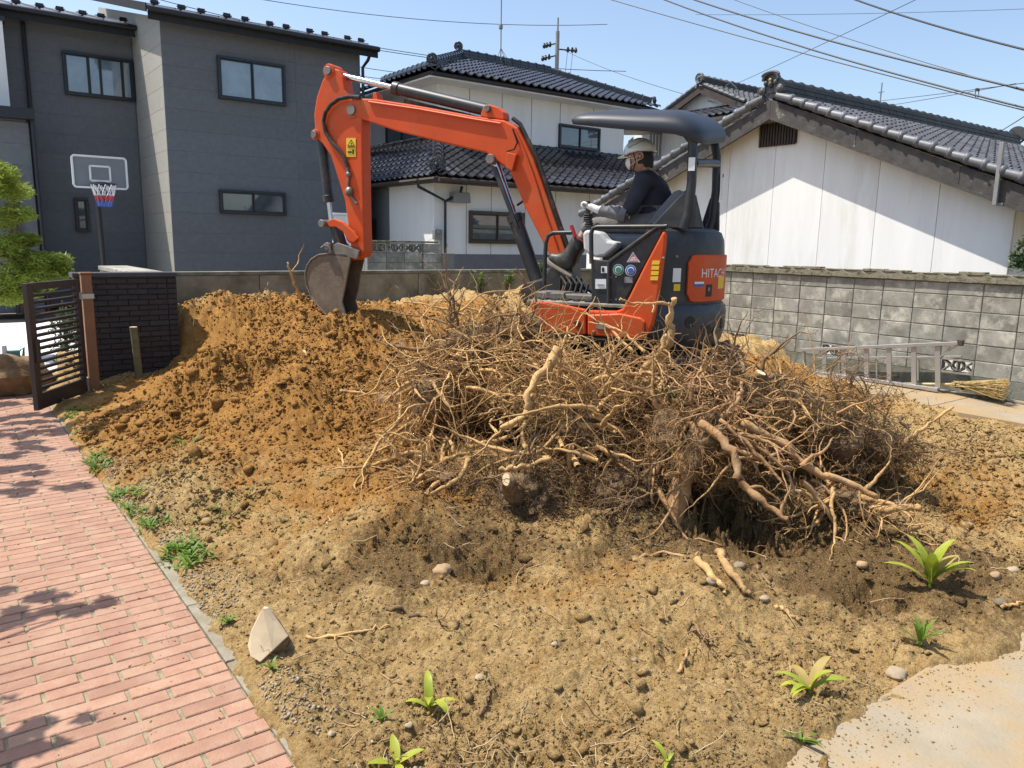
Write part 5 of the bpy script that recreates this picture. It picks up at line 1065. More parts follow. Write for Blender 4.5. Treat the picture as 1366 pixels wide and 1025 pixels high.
def stump(name, label, c, core, m_root, m_fine, seed, nmaj=9, lmaj=(.4, .8), rmaj=.022, nsec=40, nfine=420, lfine=.30, bias=(0, 0, .2), flat=.8, grav=-.02, trunk=None, rtr=.07, coreblob=True, corem=None, group='uprooted stumps in the pile', rf=.0022, wob=.22):
    nfine = int(nfine*.85); nsec = int(nsec*.75)
    r = np.random.default_rng(seed); c = A3(*c); core = A3(*core); t = thing(name, c-ZU*core[2]*.8, label, 'tree stump', group)
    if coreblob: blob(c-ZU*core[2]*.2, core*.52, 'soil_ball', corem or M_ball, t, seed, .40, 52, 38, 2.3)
    if trunk is not None:
        P = smooth_path(trunk, 12, .008, seed)[None]; V, F = tubes(P, [rtr], 12, .35, .09, seed); n0 = len(V)
        org = np.array(wloc(t)); me = mesh_np('trunk', V-org, [F, np.array([tuple(range(11, -1, -1)), tuple(n0-12+k for k in range(12))])], True); o = link('trunk', me, m_root, t)
        e = P[0, -1]; d = nrm(P[0, -1]-P[0, -2]); rr_ = rtr*.63; MB().cyl(e+d*.001, e+d*.006, rr_, 12).build('cut_face', M_cut, t)
    # major roots, each its own mesh
    d = randdirs(nmaj, r, bias, flat); st = c+d*core*.35; L_ = lmaj[0]+(lmaj[1]-lmaj[0])*r.random(nmaj)
    PM = walks(st, d, L_, 15, wob, grav, None, seed=seed+1, curl=.03); rad = rmaj*(.55+.7*r.random(nmaj))
    for i in range(nmaj): V, F = tubes(PM[i:i+1], rad[i:i+1], 8, .85, .13, seed+i); obj_np('root', V, F, m_root, t)
    # secondary roots springing from them
    i = r.integers(0, nmaj, nsec); k = r.integers(1, 13, nsec); st = PM[i, k]; tg = PM[i, k+1]-PM[i, k]; tg /= np.linalg.norm(tg, axis=1, keepdims=True)
    PS = walks(st, tg*.7+.8*r.standard_normal((nsec, 3)), .14+.36*r.random(nsec), 11, .26, grav, None, seed=seed+2); V, F = tubes(PS, rmaj*(.16+.42*r.random(nsec)**1.5), 6, .85, .08, seed); obj_np('side_roots', V, F, m_root, t, 'stuff')
    # fine roots off everything
    na = nfine//5; i = r.integers(0, nsec, na); k = r.integers(0, 10, na); s1 = PS[i, k]; d1 = r.standard_normal((na, 3))
    nb_ = nfine-na; dd = randdirs(nb_, r, (0, 0, 0), .9); s2_ = c-ZU*core[2]*.2+dd*core*(.5+.36*r.random((nb_, 1))**1.5); d2 = dd+.9*r.standard_normal((nb_, 3))
    PF = walks(np.concatenate([s1, s2_]), np.concatenate([d1, d2]), lfine*np.where(np.arange(nfine) < na, .3+.8*r.random(nfine), .14+.55*r.random(nfine)**2), 9, .46, -.05, None, seed=seed+3); V, F = tubes(PF, rf*(.5+r.random(nfine)), 3, .6, 0, seed); obj_np('fine_roots', V, F, m_fine, t, 'stuff', False)
    return t
M_soil2 = soil_mat('clinging_soil')
dm = M_soil2.node_tree.nodes
for n_ in dm:
    if n_.type == 'ATTRIBUTE': pass
D = at_d
stump('tree_stump', 'left end stump of the pile with a curtain of hanging orange roots', D(590, 518, 5.35), (.44, .38, .46), M_bark, M_finer, 101, 12, (.35, .75), .018, 90, 1100, .42, (-.25, 0, -.25), .9, -.10)
stump('tree_stump', 'rear stump with thin upright branches beside the orange side skirt', D(688, 446, 5.75), (.42, .36, .30), M_barkd, M_fined, 102, 11, (.3, .6), .016, 60, 700, .32, (-.2, -.2, .35), .6, -.01)
stump('tree_stump', 'dark hollow stump above the hanging roots in the pile centre left', D(625, 458, 5.7), (.44, .32, .30), M_barkd, M_fined, 103, 12, (.35, .75), .018, 70, 900, .35, (-.4, 0, .3), .7, -.01)
stump('tree_stump', 'shaggy low root ball at the front of the pile with a small sawn stub', D(705, 660, 4.45), (.36, .34, .30), M_barkd, M_fined, 104, 8, (.2, .45), .014, 60, 1700, .26, (0, 0, 0), 1, -.03, trunk=[D(690, 670, 4.4), D(681, 655, 4.25), D(676, 640, 4.12)], rtr=.055, rf=.0018)
stump('tree_stump', 'middle stump wrapped in a dense mat of pale thin roots', D(790, 560, 4.9), (.45, .40, .40), M_bark, M_fine, 105, 14, (.4, .8), .015, 130, 1700, .40, (.1, -.1, .15), .8, -.02)
stump('tree_stump', 'forked stump with knobbly sawn branches standing up in front of the orange cover', D(838, 530, 5.2), (.38, .32, .24), M_bark, M_fine, 106, 10, (.3, .5), .018, 70, 800, .28, (0, -.1, .05), .7, -.02)
big = stump('tree_stump', 'largest stump with long reddish roots reaching down to the right and a dark hollow beneath', D(925, 580, 4.55), (.40, .36, .34), M_barkr, M_fine, 107, 14, (.4, .85), .018, 150, 1500, .42, (.15, -.1, .1), .7, -.03, trunk=[D(935, 570, 4.5), D(918, 610, 4.42), D(905, 660, 4.35), D(893, 715, 4.28)], rtr=.075)
stump('tree_stump', 'dark forked stump behind the largest stump, nearest the ladder', D(1000, 535, 5.0), (.30, .28, .24), M_barkd, M_fined, 108, 9, (.3, .6), .024, 60, 900, .30, (0, 0, .5), .8, 0, trunk=[D(990, 560, 5.0), D(1003, 530, 4.95), D(1015, 498, 4.95)], rtr=.05)
stump('tree_stump', 'bushy brown root mass at the right end of the pile', D(1110, 570, 5.0), (.44, .36, .27), M_barkd, M_fined, 109, 10, (.35, .6), .012, 130, 2300, .30, (.1, 0, .15), .7, -.02, rf=.0017)
stump('tree_stump', 'small twiggy root mass furthest right in the pile', D(1175, 590, 5.0), (.34, .30, .22), M_barkd, M_fined, 110, 8, (.3, .5), .010, 90, 1600, .28, (.2, 0, .1), .7, -.02, rf=.0017)
stump('tree_stump', 'root ball at the foot of the pile between shaggy ball and largest stump', D(830, 640, 4.5), (.36, .32, .26), M_barkd, M_fined, 111, 10, (.3, .6), .014, 80, 1300, .34, (0, -.1, -.05), .8, -.04)
stump('tree_stump', 'low stump with pale knotted roots at the lower right edge of the pile', D(1120, 665, 4.4), (.28, .26, .14), M_bark, M_fine, 112, 10, (.3, .55), .016, 50, 500, .30, (.2, -.2, 0), .4, -.04)
stump('tree_stump', 'stump at the back of the pile under the rear of the digger', D(935, 520, 5.3), (.45, .4, .18), M_barkd, M_fined, 113, 10, (.3, .5), .013, 70, 900, .28, (0, 0, 0), .6, -.02)
stump('tree_stump', 'half buried stump below the hanging roots, dusted with orange soil', D(600, 630, 4.75), (.34, .3, .2), M_bark, M_fine, 114, 9, (.25, .5), .016, 60, 700, .3, (0, -.1, -.1), .8, -.05)
# single roots and branches that stand out of the pile, drawn one by one
def rt(label, pts, r0, m, seed, **k):
    o = root_thing(None, [D(*p) for p in pts], r0, m, seed, name='root_branch', **k); return tag(o, label, 'branch', 'bare roots and branches sticking out of the pile')
PXR = [((520,560,5.2),(640,470,5.3)),((600,470,5.5),(700,500,5.2)),((700,480,5.2),(800,520,4.9)),((760,540,4.8),(840,580,4.6)),((640,560,4.9),(720,600,4.6)),((820,500,5.1),(900,530,4.9)),((870,560,4.7),(960,560,4.5)),((960,590,4.35),(1080,640,4.25)),((1020,540,4.8),(1130,590,4.8)),((740,600,4.5),(820,620,4.4)),((560,600,4.9),(620,640,4.6)),((880,600,4.4),(860,680,4.3))]
for i, (a, b) in enumerate(PXR):
    r = np.random.default_rng(800+i); a, b = D(*a), D(*b); nm_ = 9; t = thing('root_tangle', (a+b)/2, 'crossing thick bare roots, ' + ('top left of the pile above the hanging curtain', 'upper left rim of the pile', 'upper middle rim of the pile', 'middle of the pile left of the largest stump', 'around the lower left hollow', 'below the forked stump', 'just left of the crown of the largest stump', 'fanning right from the largest stump', 'over the right shoulder of the pile', 'low in the middle front', 'at the low left foot of the pile', 'hanging before the trunk of the largest stump')[i], 'roots', 'tangles of thick bare roots in the pile')
    st = a+(b-a)*r.random((nm_, 1))+r.standard_normal((nm_, 3))*.06; dd_ = (b-a)/np.linalg.norm(b-a)*r.choice([-1, 1], (nm_, 1))*.8+r.standard_normal((nm_, 3))*A3(.7, .7, .45); W_ = walks(st, dd_, .3+.5*r.random(nm_), 18, .17, -.03, None, seed=820+i, curl=.02)
    for k in range(nm_): V, F = tubes(W_[k:k+1], [.007+.013*r.random()], 7, .88, .13, k); obj_np('root', V, F, M_barkr if i in (6, 7, 11) else M_bark, t)
rt('tall sinuous pale branch standing upright in front of the counterweight', [(868,512,5.15),(880,480,5.1),(893,455,5.05),(895,425,5.05),(899,398,5.05)], .036, M_bark, 201, taper=.5, n=18, jit=.006, twigs=0)
rt('thin horizontal branch pointing left across the orange fin', [(893,405,5.05),(872,406,5.0),(848,405,4.95),(833,402,4.92),(826,400,4.9)], .011, M_bark, 202, twigs=2)
rt('thick yellow tan root standing in the middle of the pile', [(744,466,4.75),(731,488,4.7),(714,506,4.65),(704,528,4.6),(705,548,4.58),(690,562,4.55),(668,571,4.5)], .030, M_bark, 203, taper=.45, n=20, twigs=3)
rt('lower fork of the thick yellow tan root bending to the right', [(708,535,4.6),(700,560,4.55),(698,590,4.5),(712,607,4.45)], .022, M_bark, 204, taper=.5)
rt('long reddish root of the largest stump ending lowest on the right', [(935,566,4.35),(962,585,4.25),(980,612,4.18),(985,640,4.12),(1010,662,4.05),(1035,682,4.0),(1052,698,3.95)], .028, M_barkr, 205, taper=.45, n=22, twigs=3)
rt('long straight reddish root reaching furthest right over the bank', [(990,565,4.4),(1040,590,4.38),(1075,622,4.32),(1120,640,4.28),(1172,664,4.22)], .026, M_barkr, 206, taper=.4, n=22, twigs=4)
rt('slender red root between the two long reddish roots', [(960,560,4.35),(1005,600,4.25),(1040,640,4.18),(1080,678,4.1)], .014, M_barkr, 207, n=18, twigs=5)
rt('second slender red root curving under the long straight root', [(975,575,4.35),(1030,610,4.25),(1060,650,4.15),(1065,670,4.12)], .012, M_barkr, 208, n=18, twigs=5)
rt('long drooping root leaving the left end of the pile down to the soil', [(535,540,5.0),(530,565,4.95),(508,585,4.9),(494,610,4.8),(478,640,4.65),(466,668,4.5)], .014, M_bark, 209, n=20, twigs=3)
rt('thin root lying on the slope left of the round stone', [(455,522,5.6),(490,525,5.55),(525,525,5.5)], .012, M_bark, 210)
rt('long arching branch over the orange heap pointing towards the bucket', [(640,445,6.0),(590,430,6.1),(545,420,6.2),(500,412,6.3)], .013, M_barkd, 211, n=18, twigs=4)
rt('upper branch arching left under the boom cylinder', [(655,440,6.0),(610,418,6.15),(575,408,6.2),(535,402,6.3)], .012, M_bark, 212, n=18, twigs=5)
rt('sagging dark branch at the upper left of the pile', [(640,462,5.7),(590,470,5.7),(550,478,5.7),(518,482,5.75)], .014, M_barkd, 213, n=16, twigs=4)
rt('curved root crossing the dark hollow in the upper pile', [(622,518,5.0),(650,522,4.95),(672,535,4.9),(692,538,4.9)], .014, M_bark, 214, n=14, twigs=2)
rt('thick root lying low at the left foot of the pile', [(625,612,4.6),(610,640,4.5),(588,652,4.45),(568,665,4.4)], .020, M_bark, 215, n=14, twigs=2)
rt('pale stick lying flat under the middle of the pile', [(668,628,4.3),(700,622,4.3),(735,612,4.3)], .017, M_bark, 216, taper=.3, twigs=0)
rt('knobbly sawn branch pointing up right of the forked stump', [(845,520,5.0),(862,490,4.95),(880,470,4.92),(886,448,4.92)], .027, M_bark, 217, taper=.35, twigs=2)
rt('knobbly branch leaning left of the forked stump', [(825,535,5.0),(815,510,4.95),(812,488,4.95),(818,468,4.95)], .020, M_bark, 218, taper=.4, twigs=3)
rt('thin forked twig rising in front of the deck of the digger', [(690,470,5.6),(697,440,5.6),(693,410,5.6),(700,392,5.6)], .014, M_bark, 219, taper=.6, twigs=5)
rt('arched root sweeping over the orange skirt of the digger', [(845,470,5.3),(815,440,5.5),(795,428,5.6),(782,417,5.7)], .011, M_bark, 220, n=16, twigs=3)
rt('pale root arching across the badge of the digger', [(860,470,5.3),(840,450,5.4),(815,436,5.5),(785,430,5.6)], .011, M_bark, 221, n=16, twigs=3)
rt('dark upright stick at the right of the digger tail', [(935,505,5.1),(945,490,5.1),(957,472,5.1)], .014, M_bark, 222, taper=.4, twigs=1)
rt('reddish upright stick above the largest stump', [(922,540,4.6),(925,510,4.6),(936,490,4.6),(944,474,4.6)], .014, M_barkr, 223, taper=.5, twigs=2)
rt('bent stick lying on the bare soil at the right end of the pile', [(1190,605,4.9),(1220,580,4.9),(1240,566,4.9),(1272,543,4.9)], .015, M_bark, 224, taper=.5, twigs=2)
rt('dark thin stick leaning below the bent stick', [(1198,555,5.0),(1215,580,4.95),(1235,602,4.9)], .010, M_barkd, 225, twigs=1)
rt('pale forked root hanging at the lower right of the pile', [(1112,650,4.25),(1110,680,4.15),(1114,705,4.1),(1112,735,4.0)], .013, M_bark, 226, twigs=3)
rt('short thick root stub poking right from the lower pile', [(1165,680,4.2),(1190,680,4.15),(1212,676,4.15),(1228,678,4.12)], .022, M_bark, 227, taper=.2, twigs=1)
rt('slim branch at the far back left, standing on the heap by the wall', [(402,398,8.4),(393,380,8.35),(388,365,8.3),(383,350,8.3)], .020, M_bark, 228, taper=.6, twigs=2)
# trunk branches sprouting above the far stumps
for i, (px, py, dd) in enumerate(((770, 500, 5.1), (715, 470, 5.4), (950, 520, 4.8), (1060, 540, 5.0), (640, 450, 5.6), (590, 490, 5.4))):
    r = np.random.default_rng(400+i); t = thing('brushwood', D(px, py, dd), ('tangle of pale thin twigs in the pile just below the digger badge', 'tangle of dry twigs in front of the digger floor', 'tangle of red twigs over the largest stump', 'tangle of dry twigs left of the bushy root mass', 'tangle of dry twigs on the upper left peak of the pile', 'tangle of twigs above the hanging orange roots')[i], 'brushwood', 'twig tangles on the pile')
    st = D(px, py, dd)+r.standard_normal((90, 3))*A3(.24, .2, .08); W_ = walks(st, randdirs(90, r, (0, 0, .08), .45), .2+.4*r.random(90), 12, .20, 0, None, seed=500+i); V, F = tubes(W_,   .003+.005*r.random(90), 5, .7, .05, i); obj_np('twigs', V, F, M_barkr if i == 2 else M_bark, t, 'stuff')
    st = D(px, py+30, dd-.1)+r.standard_normal((160, 3))*A3(.3, .2, .12); W_ = walks(st, randdirs(160, r, (0, 0, 0), .7), .12+.25*r.random(160), 9, .36, -.03, None, seed=600+i); V, F = tubes(W_, .0012+.0015*r.random(160), 3, .6, 0, i); obj_np('fine_twigs', V, F, M_fine, t, 'stuff', False)
# ================================================================== SOIL CLODS, GRAVEL, TWIGS
ICO = None
def ico(sub):
    b = bmesh.new(); bmesh.ops.create_icosphere(b, subdivisions=sub, radius=1); V = np.array([v.co[:] for v in b.verts]); F = np.array([[v.index for v in f.verts] for f in b.faces]); b.free(); return V, F
def scatter_blobs(name, P, R, m, label, cat, sub=1, seed=0, sink=.35, squash=.7, parent=None):
    r = np.random.default_rng(seed); V0_, F0_ = ico(sub); n = len(P); nv = len(V0_)
    S_ = R[:, None, None]*(1+(.34 if 'soil' in name else .2)*r.standard_normal((n, nv, 1)))*(1+.25*r.standard_normal((n, 1, 3)))
    V = V0_[None]*S_; V[:, :, 2] *= squash; a = r.random(n)*6.3; c, s = np.cos(a)[:, None], np.sin(a)[:, None]; x = V[:, :, 0]*c-V[:, :, 1]*s; y = V[:, :, 0]*s+V[:, :, 1]*c
    V = np.stack([x, y, V[:, :, 2]], -1)+P[:, None]; V[:, :, 2] += (R*(1-2*sink)*squash)[:, None]
    F = (F0_[None]+np.arange(n)[:, None, None]*nv).reshape(-1, 3); me = mesh_np(name, V.reshape(-1, 3), F, 'soil' not in name); return tag(link(name, me, m), label, cat, None, 'stuff')
def soil_pts(n, seed, dens=None, lo=1.0, hi=11.):
    r = np.random.default_rng(seed); out = []
    while len(out) < n:
        b = CAZ+(r.random(n*3)-.5)*1.35; d = np.sqrt(lo**1.2+(hi**1.2-lo**1.2)*r.random(n*3))**1.667 if False else lo*(hi/lo)**(r.random(n*3)); x, y = d*np.sin(b), d*np.cos(b)
        k = (x > .86) & (x < 9.3) & (y > .3) & (y < 10.1) & ~((y < 1.31) & (x > 1.6)); x, y = x[k], y[k]
        w_ = bil(rough, (x-U0)/RES, (y-V0)/RES); k = r.random(len(x)) < np.clip(w_*1.4, .1, 1); x, y = x[k], y[k]; out += list(zip(x, y))
    a = np.array(out[:n]); return np.column_stack([a, GH(a[:, 0], a[:, 1])])
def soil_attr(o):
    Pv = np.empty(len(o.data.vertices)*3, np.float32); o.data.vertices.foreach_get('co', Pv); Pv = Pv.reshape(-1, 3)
    for nm, PP, b in (('subsoil', SUB, .10), ('damp', DAMP_SHADE, .06)):
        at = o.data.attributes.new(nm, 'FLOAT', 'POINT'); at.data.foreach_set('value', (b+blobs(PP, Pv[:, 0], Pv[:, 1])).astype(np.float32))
def octa(sub): return np.array([(1, 0, 0), (-1, 0, 0), (0, 1, 0), (0, -1, 0), (0, 0, 1), (0, 0, -1)], float), np.array([(0, 2, 4), (2, 1, 4), (1, 3, 4), (3, 0, 4), (2, 0, 5), (1, 2, 5), (3, 1, 5), (0, 3, 5)])
P = soil_pts(3800, 1); pm = soil_pts(26000, 2, lo=5.5, hi=11.); pm = pm[pm[:, 2] > .22][:2400]; P = np.concatenate([P, pm]); r_ = np.random.default_rng(5); dd = np.hypot(P[:, 0], P[:, 1]); R = (.007*(5)**(r_.random(len(P))**2.6))*np.clip(dd/3.4, .75, 1.5)
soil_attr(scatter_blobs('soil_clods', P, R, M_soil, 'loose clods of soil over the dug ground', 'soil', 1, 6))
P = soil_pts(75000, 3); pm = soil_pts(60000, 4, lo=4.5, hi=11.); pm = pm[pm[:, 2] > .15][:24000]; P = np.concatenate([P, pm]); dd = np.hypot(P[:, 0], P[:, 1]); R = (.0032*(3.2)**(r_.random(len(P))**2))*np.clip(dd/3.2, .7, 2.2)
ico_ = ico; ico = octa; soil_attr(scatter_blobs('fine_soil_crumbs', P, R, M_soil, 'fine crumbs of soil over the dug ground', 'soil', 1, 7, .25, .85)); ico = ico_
r_ = np.random.default_rng(8)
y = 1.6+5.5*r_.random(3600); x = .835+np.abs(r_.normal(0, .12, 3600)); gp = np.column_stack([x, y, GH(x, y)+.001]); k = (spectral(NV, NU, 1.6, .8, 77)); kk = bil(k, (x-U0)/RES, (y-V0)/RES) > -.2
gp = gp[kk]; scatter_blobs('gravel', gp, .003+.0055*r_.random(len(gp))**1.5, M_gravel, 'grey gravel strip between the path edging and the soil', 'gravel', 1, 9, .25)
# crumbs carried onto the bricks, kerb, slab and walk
x = np.concatenate([.76-np.abs(r_.normal(0, .35, 900)), 1.5+6*r_.random(4500), 8.7+.9*r_.random(700)]); y = np.concatenate([1.2+7*r_.random(900), 1.29-np.abs(r_.normal(0, .13, 4500)), 1+5.6*r_.random(700)])
z = np.where(x < .78, .0, np.where(x > 8.6, .028, .0)); k = (y > .3); scatter_blobs('soil_crumbs', np.column_stack([x, y, z])[k], (.0009+.0042*r_.random(len(x))**5)[k], M_soil, 'soil crumbs spilt on the paving', 'soil', 1, 10, .2)
# twig litter lying on the soil and bits on the path
P = soil_pts(1500, 21); P[:, 2] += .006; d = np.random.default_rng(3).standard_normal((1500, 3))*A3(1, 1, .12); W_ = walks(P, d, .03+.16*np.random.default_rng(4).random(1500)**2, 6, .2, 0, None, seed=31)
V, F = tubes(W_, .0012+.0022*np.random.default_rng(6).random(1500), 4, .4, 0, 1); tag(link('twig_litter', mesh_np('twig_litter', V, F), M_twig), 'small broken roots and twigs scattered on the soil', 'twigs', None, 'stuff')
# leaf and chip litter on the bricks
def leafquads(P, s, seed, tilt=.35):
    r = np.random.default_rng(seed); n = len(P); a = r.random(n)*6.3; u_ = np.stack([np.cos(a), np.sin(a), tilt*r.standard_normal(n)], -1); v_ = np.stack([-np.sin(a), np.cos(a), tilt*r.standard_normal(n)], -1); s = s[:, None]
    V = np.stack([P-u_*s, P+v_*s*.38+A3(0, 0, .1)*s, P+u_*s, P-v_*s*.38+A3(0, 0, .1)*s], 1); return V.reshape(-1, 3), np.arange(4*n).reshape(-1, 4)
P = np.column_stack([-2.4+3.2*r_.random(420), 1.4+7*r_.random(420), np.full(420, .004)]); V, F = leafquads(P, .004+.013*r_.random(420)**2, 1, .15); tag(link('leaf_litter', mesh_np('leaf_litter', V, F), M_leafdry), 'dry leaf scraps on the brick path', 'leaves', None, 'stuff')
# moss and dust in the joints is left to the joint material
# ================================================================== STONES, WEDGE
def stone(px, py, r, label, m=M_stone, sq=(1, .8, .6), seed=0, rise=.2):
    r *= 1 if r > .09 else .66; p = gpt(px, py); t = blob(p+A3(0, 0, r*rise), A3(*sq)*r, 'stone', m, None, seed, .16, 16, 11, 2.2); return tag(t, label, 'stone', 'stones lying on the dug ground')
M_pale = mat('pale_stone', (.31, .245, .16), .85, .15, 10, bump=.3); M_brown = mat('brown_stone', (.33, .22, .12), .9, .2, 10, bump=.3)
stone(517, 536, .10, 'large rounded grey stone at the left end of the pile', sq=(1, .8, .62), seed=1)
for i, (px, py, r, lb, m) in enumerate(((950,777,.052,'grey stone at the near end of the twisted roots below the pile',M_stone),(1020,800,.040,'small pale stone right of the twisted roots below the pile',M_pale),(986,757,.055,'angular grey stone in shade under the largest stump',M_stone),(1203,637,.035,'cream pebble on the bank right of the lower pile',M_pale),(1352,762,.045,'white stone at the right edge of the picture',M_pale),(1328,770,.05,'brown stone next to the white stone at right',M_brown),(1290,702,.055,'brown rock on the bare ground at right',M_brown),(1200,672,.06,'flat pale stone under the short root stub',M_pale),(740,860,.022,'white chip of stone in the front middle of the soil',M_pale),(846,881,.020,'dark grey pebble in the front soil',M_stone),(1180,935,.030,'flat grey pebble on the edge of the concrete slab',M_stone),(1195,902,.065,'flat tan stone by the gap at the slab corner',M_pale),(442,980,.022,'pale round pebble near the bottom of the brick path',M_pale),(545,968,.022,'cream pebble under the front leafy shoot',M_pale),(590,763,.075,'brown clod shaped rock in the left front soil',M_brown),(568,780,.04,'tan rock just left of the brown clod shaped rock',M_pale),(1335,805,.05,'dull stone near the right picture edge below the white stone',M_stone),(640,905,.03,'tan pebble right of the front leafy shoot',M_pale),(300,905,.016,'grey chip beside the splinter wedge',M_stone),(1150,755,.05,'hollow pale brick fragment by the broad leaved plant',M_brown))): stone(px, py, r, lb, m, seed=i+5, sq=(1, .75+.2*random.random(), .55))
p = gpt(352, 878); t = thing('wood_wedge', p, 'pale split wood wedge standing on its edge beside the brick path', 'wood block')
wd_ = 3.35; wq = lambda x, y, d=0: at_d(x, y, wd_+d)
wd_ = float((p-EYE)@FH)
MB().prism([wq(330, 862, .0), wq(334, 876, -.02), wq(347, 884, -.03), wq(364, 868, -.01), wq(382, 851, .02), wq(367, 829, .04), wq(355, 812, .05), wq(350, 811, .05), wq(343, 824, .04), wq(334, 843, .02)], FH*.016+XH*.006).build('split_face', M_cut, t, bevel=.003)
MB().prism([wq(347, 882, -.008), wq(366, 868, .01), wq(384, 852, .035), wq(370, 830, .055), wq(356, 813, .065), wq(362, 822, .12), wq(378, 842, .13), wq(393, 862, .12), wq(392, 878, .09), wq(372, 885, .03)], FH*.02).build('bark_side', M_barkd, t, bevel=.006)
# small twisted roots and sticks lying on the front soil
def lay_root(label, pts, r0, m, seed, twigs=1):
    P_ = [gpt(x, y)+A3(0, 0, r0*.9) for x, y in pts]; o = root_thing(None, P_, r0, m, seed, 14, .006, 7, .55, twigs, 'loose_root'); return tag(o, label, 'root', 'loose roots lying on the soil')
lay_root('thin pale root lying in the front left soil', [(408,851),(440,850),(475,847),(500,840),(520,836)], .008, M_bark, 301); lay_root('forked brown root above the thin pale root', [(515,812),(545,820),(575,828),(596,838)], .009, M_barkd, 302, 2); lay_root('pale root curving below the largest stump', [(845,750),(870,742),(900,742),(925,748),(935,735)], .011, M_barkr, 303)
lay_root('twisted thick root lying in the soil below the largest stump', [(930,752),(945,768),(958,782),(968,795)], .022, M_bark, 304, 0); lay_root('second twisted thick root beside the first below the largest stump', [(958,742),(970,762),(985,785),(1000,798)], .024, M_bark, 305, 0); lay_root('tan split stick in the soil under the twisted roots', [(1035,810),(1052,822),(1066,832)], .013, M_bark, 306, 0); lay_root('dark arched root in the shade of the largest stump', [(1010,758),(1020,775),(1028,788)], .011, M_barkd, 307, 0)
lay_root('curled rootlet in the pale front soil', [(905,898),(914,880),(918,862),(912,850)], .008, M_bark, 308, 1); lay_root('matted dark rootlets left of the curled rootlet', [(925,840),(938,850),(950,858)], .010, M_barkd, 309, 5); lay_root('orange stick at the foot of the orange heap', [(405,470),(418,486),(430,478)], .014, M_bark, 310, 1); lay_root('thin stick on the upper heap', [(345,436),(370,440),(385,437)], .012, M_bark, 311, 0)
lay_root('stick at the right picture edge by the dark damp soil', [(1335,813),(1352,809),(1366,806)], .010, M_bark, 312, 0); lay_root('thin upright stalk in the centre left soil', [(452,600),(458,620),(463,632)], .008, M_bark, 313, 1); lay_root('short dark stick by the weeds', [(640,956),(652,930),(660,915)], .006, M_barkd, 314, 0)
lay_root('brown forked root on the soil at left of the pile', [(435,705),(440,690),(446,678)], .006, M_bark, 315, 1)
# ================================================================== PLANTS
def blade(mb, base, d0, L, wd, bend=1.2, n=7, side=None, fold=.25):
    """one strap leaf: rises along d0 and arches over"""
    d = nrm(d0); h = nrm(A3(d[0], d[1], 0)+1e-4); s = side if side is not None else nrm(np.cross(d, ZU)+A3(1e-4, 0, 0)); p = A3(*base); V = []; st = L/(n-1); el = math.asin(max(-1, min(1, d[2])))
    for i in range(n):
        f = i/(n-1); w_ = wd*math.sin(math.pi*min(.99, .08+.92*f))**.8*.5*(1 if f < .97 else .3); up = np.cross(s, nrm(h*math.cos(el)+ZU*math.sin(el)))
        V += [p-s*w_+up*w_*fold, p, p+s*w_+up*w_*fold]; p = p+(h*math.cos(el)+ZU*math.sin(el))*st; el -= bend*st/L*(.4+1.2*f)
    return mb.add(V, [(3*i+j, 3*i+j+1, 3*i+4+j, 3*i+3+j) for i in range(n-1) for j in range(2)])
def leafplant(label, px, py, L, n, seed, wd=.035, up=1.0, bend=1.3, m=M_leafy, dry=1, group='leafy shoots left in the soil', dirs=None):
    r = random.Random(seed); p = gpt(px, py); t = thing('leafy_plant', p, label, 'plant', group); stalk = MB().tube([p-ZU*.02, p+ZU*L*.18], [.008, .006], 6).build('stem', m, t, smooth=True)
    for i in range(n):
        a = 2*math.pi*i/n+r.random()*1.1 if dirs is None else dirs[i % len(dirs)]+r.gauss(0, .15); e = up*(.5+.75*r.random()); l = L*(.65+.5*r.random())
        b = MB(); blade(b, p+ZU*L*.06, XH*math.cos(a)*math.cos(e)+FH*math.sin(a)*math.cos(e)*.8+ZU*math.sin(e), l, wd*(.75+.5*r.random()), bend*(.7+.7*r.random()), 9)
        o = b.build('leaf', M_leafdry if i < dry else m, t, smooth=True)
    return t
leafplant('broad yellow green leaves in the damp soil at right', 1240, 782, .25, 11, 3, .05, 1.25, 1.1, dry=2)
leafplant('small arching green shoot in the front soil', 572, 948, .15, 5, 4, .030, 1.0, 2.2, dry=0)
leafplant('limp yellow leaf cluster near the slab corner', 1080, 925, .17, 8, 5, .032, 1.2, 1.5, dry=2)
leafplant('grey green upright weed between the slab and the broad leaves', 1226, 862, .13, 9, 6, .022, 1.25, .9, m=M_weed, dry=0)
leafplant('little green sprig below the limp yellow leaves', 1068, 990, .085, 6, 7, .016, .8, 1.2, m=M_weed, dry=0)
leafplant('bright green shoot cut by the bottom edge of the picture', 530, 1022, .14, 4, 8, .030, .5, .8, dry=0)
leafplant('tiny green shoot left of the small arching shoot', 510, 962, .08, 5, 9, .014, 1.0, 1.2, m=M_weed, dry=0)
leafplant('green leaves caught among the roots behind the largest stump', 893, 530, .22, 7, 10, .05, .7, 1.0, m=M_shrub, dry=0)
for t_ in [o for o in bpy.data.objects if o.get('label', '').startswith('green leaves caught')]: t_.location = Vector(D(893, 535, 4.75))
leafplant('grassy tuft on the low bank near the gate', 255, 600, .20, 16, 11, .010, .7, 1.0, m=M_weed, dry=3)
leafplant('yellow leaf lying on the slab edge', 1160, 972, .07, 2, 12, .03, .1, .3, dry=0)
leafplant('small green weed beside the wood wedge', 305, 832, .07, 9, 13, .014, .9, 1.2, m=M_weed, dry=0)
leafplant('green sprout under the wood wedge', 362, 893, .06, 6, 14, .012, .9, 1.2, m=M_weed, dry=0)
leafplant('lowest green blades at the foot of the picture right of centre', 890, 1020, .09, 3, 15, .016, .8, 1.2, dry=0)
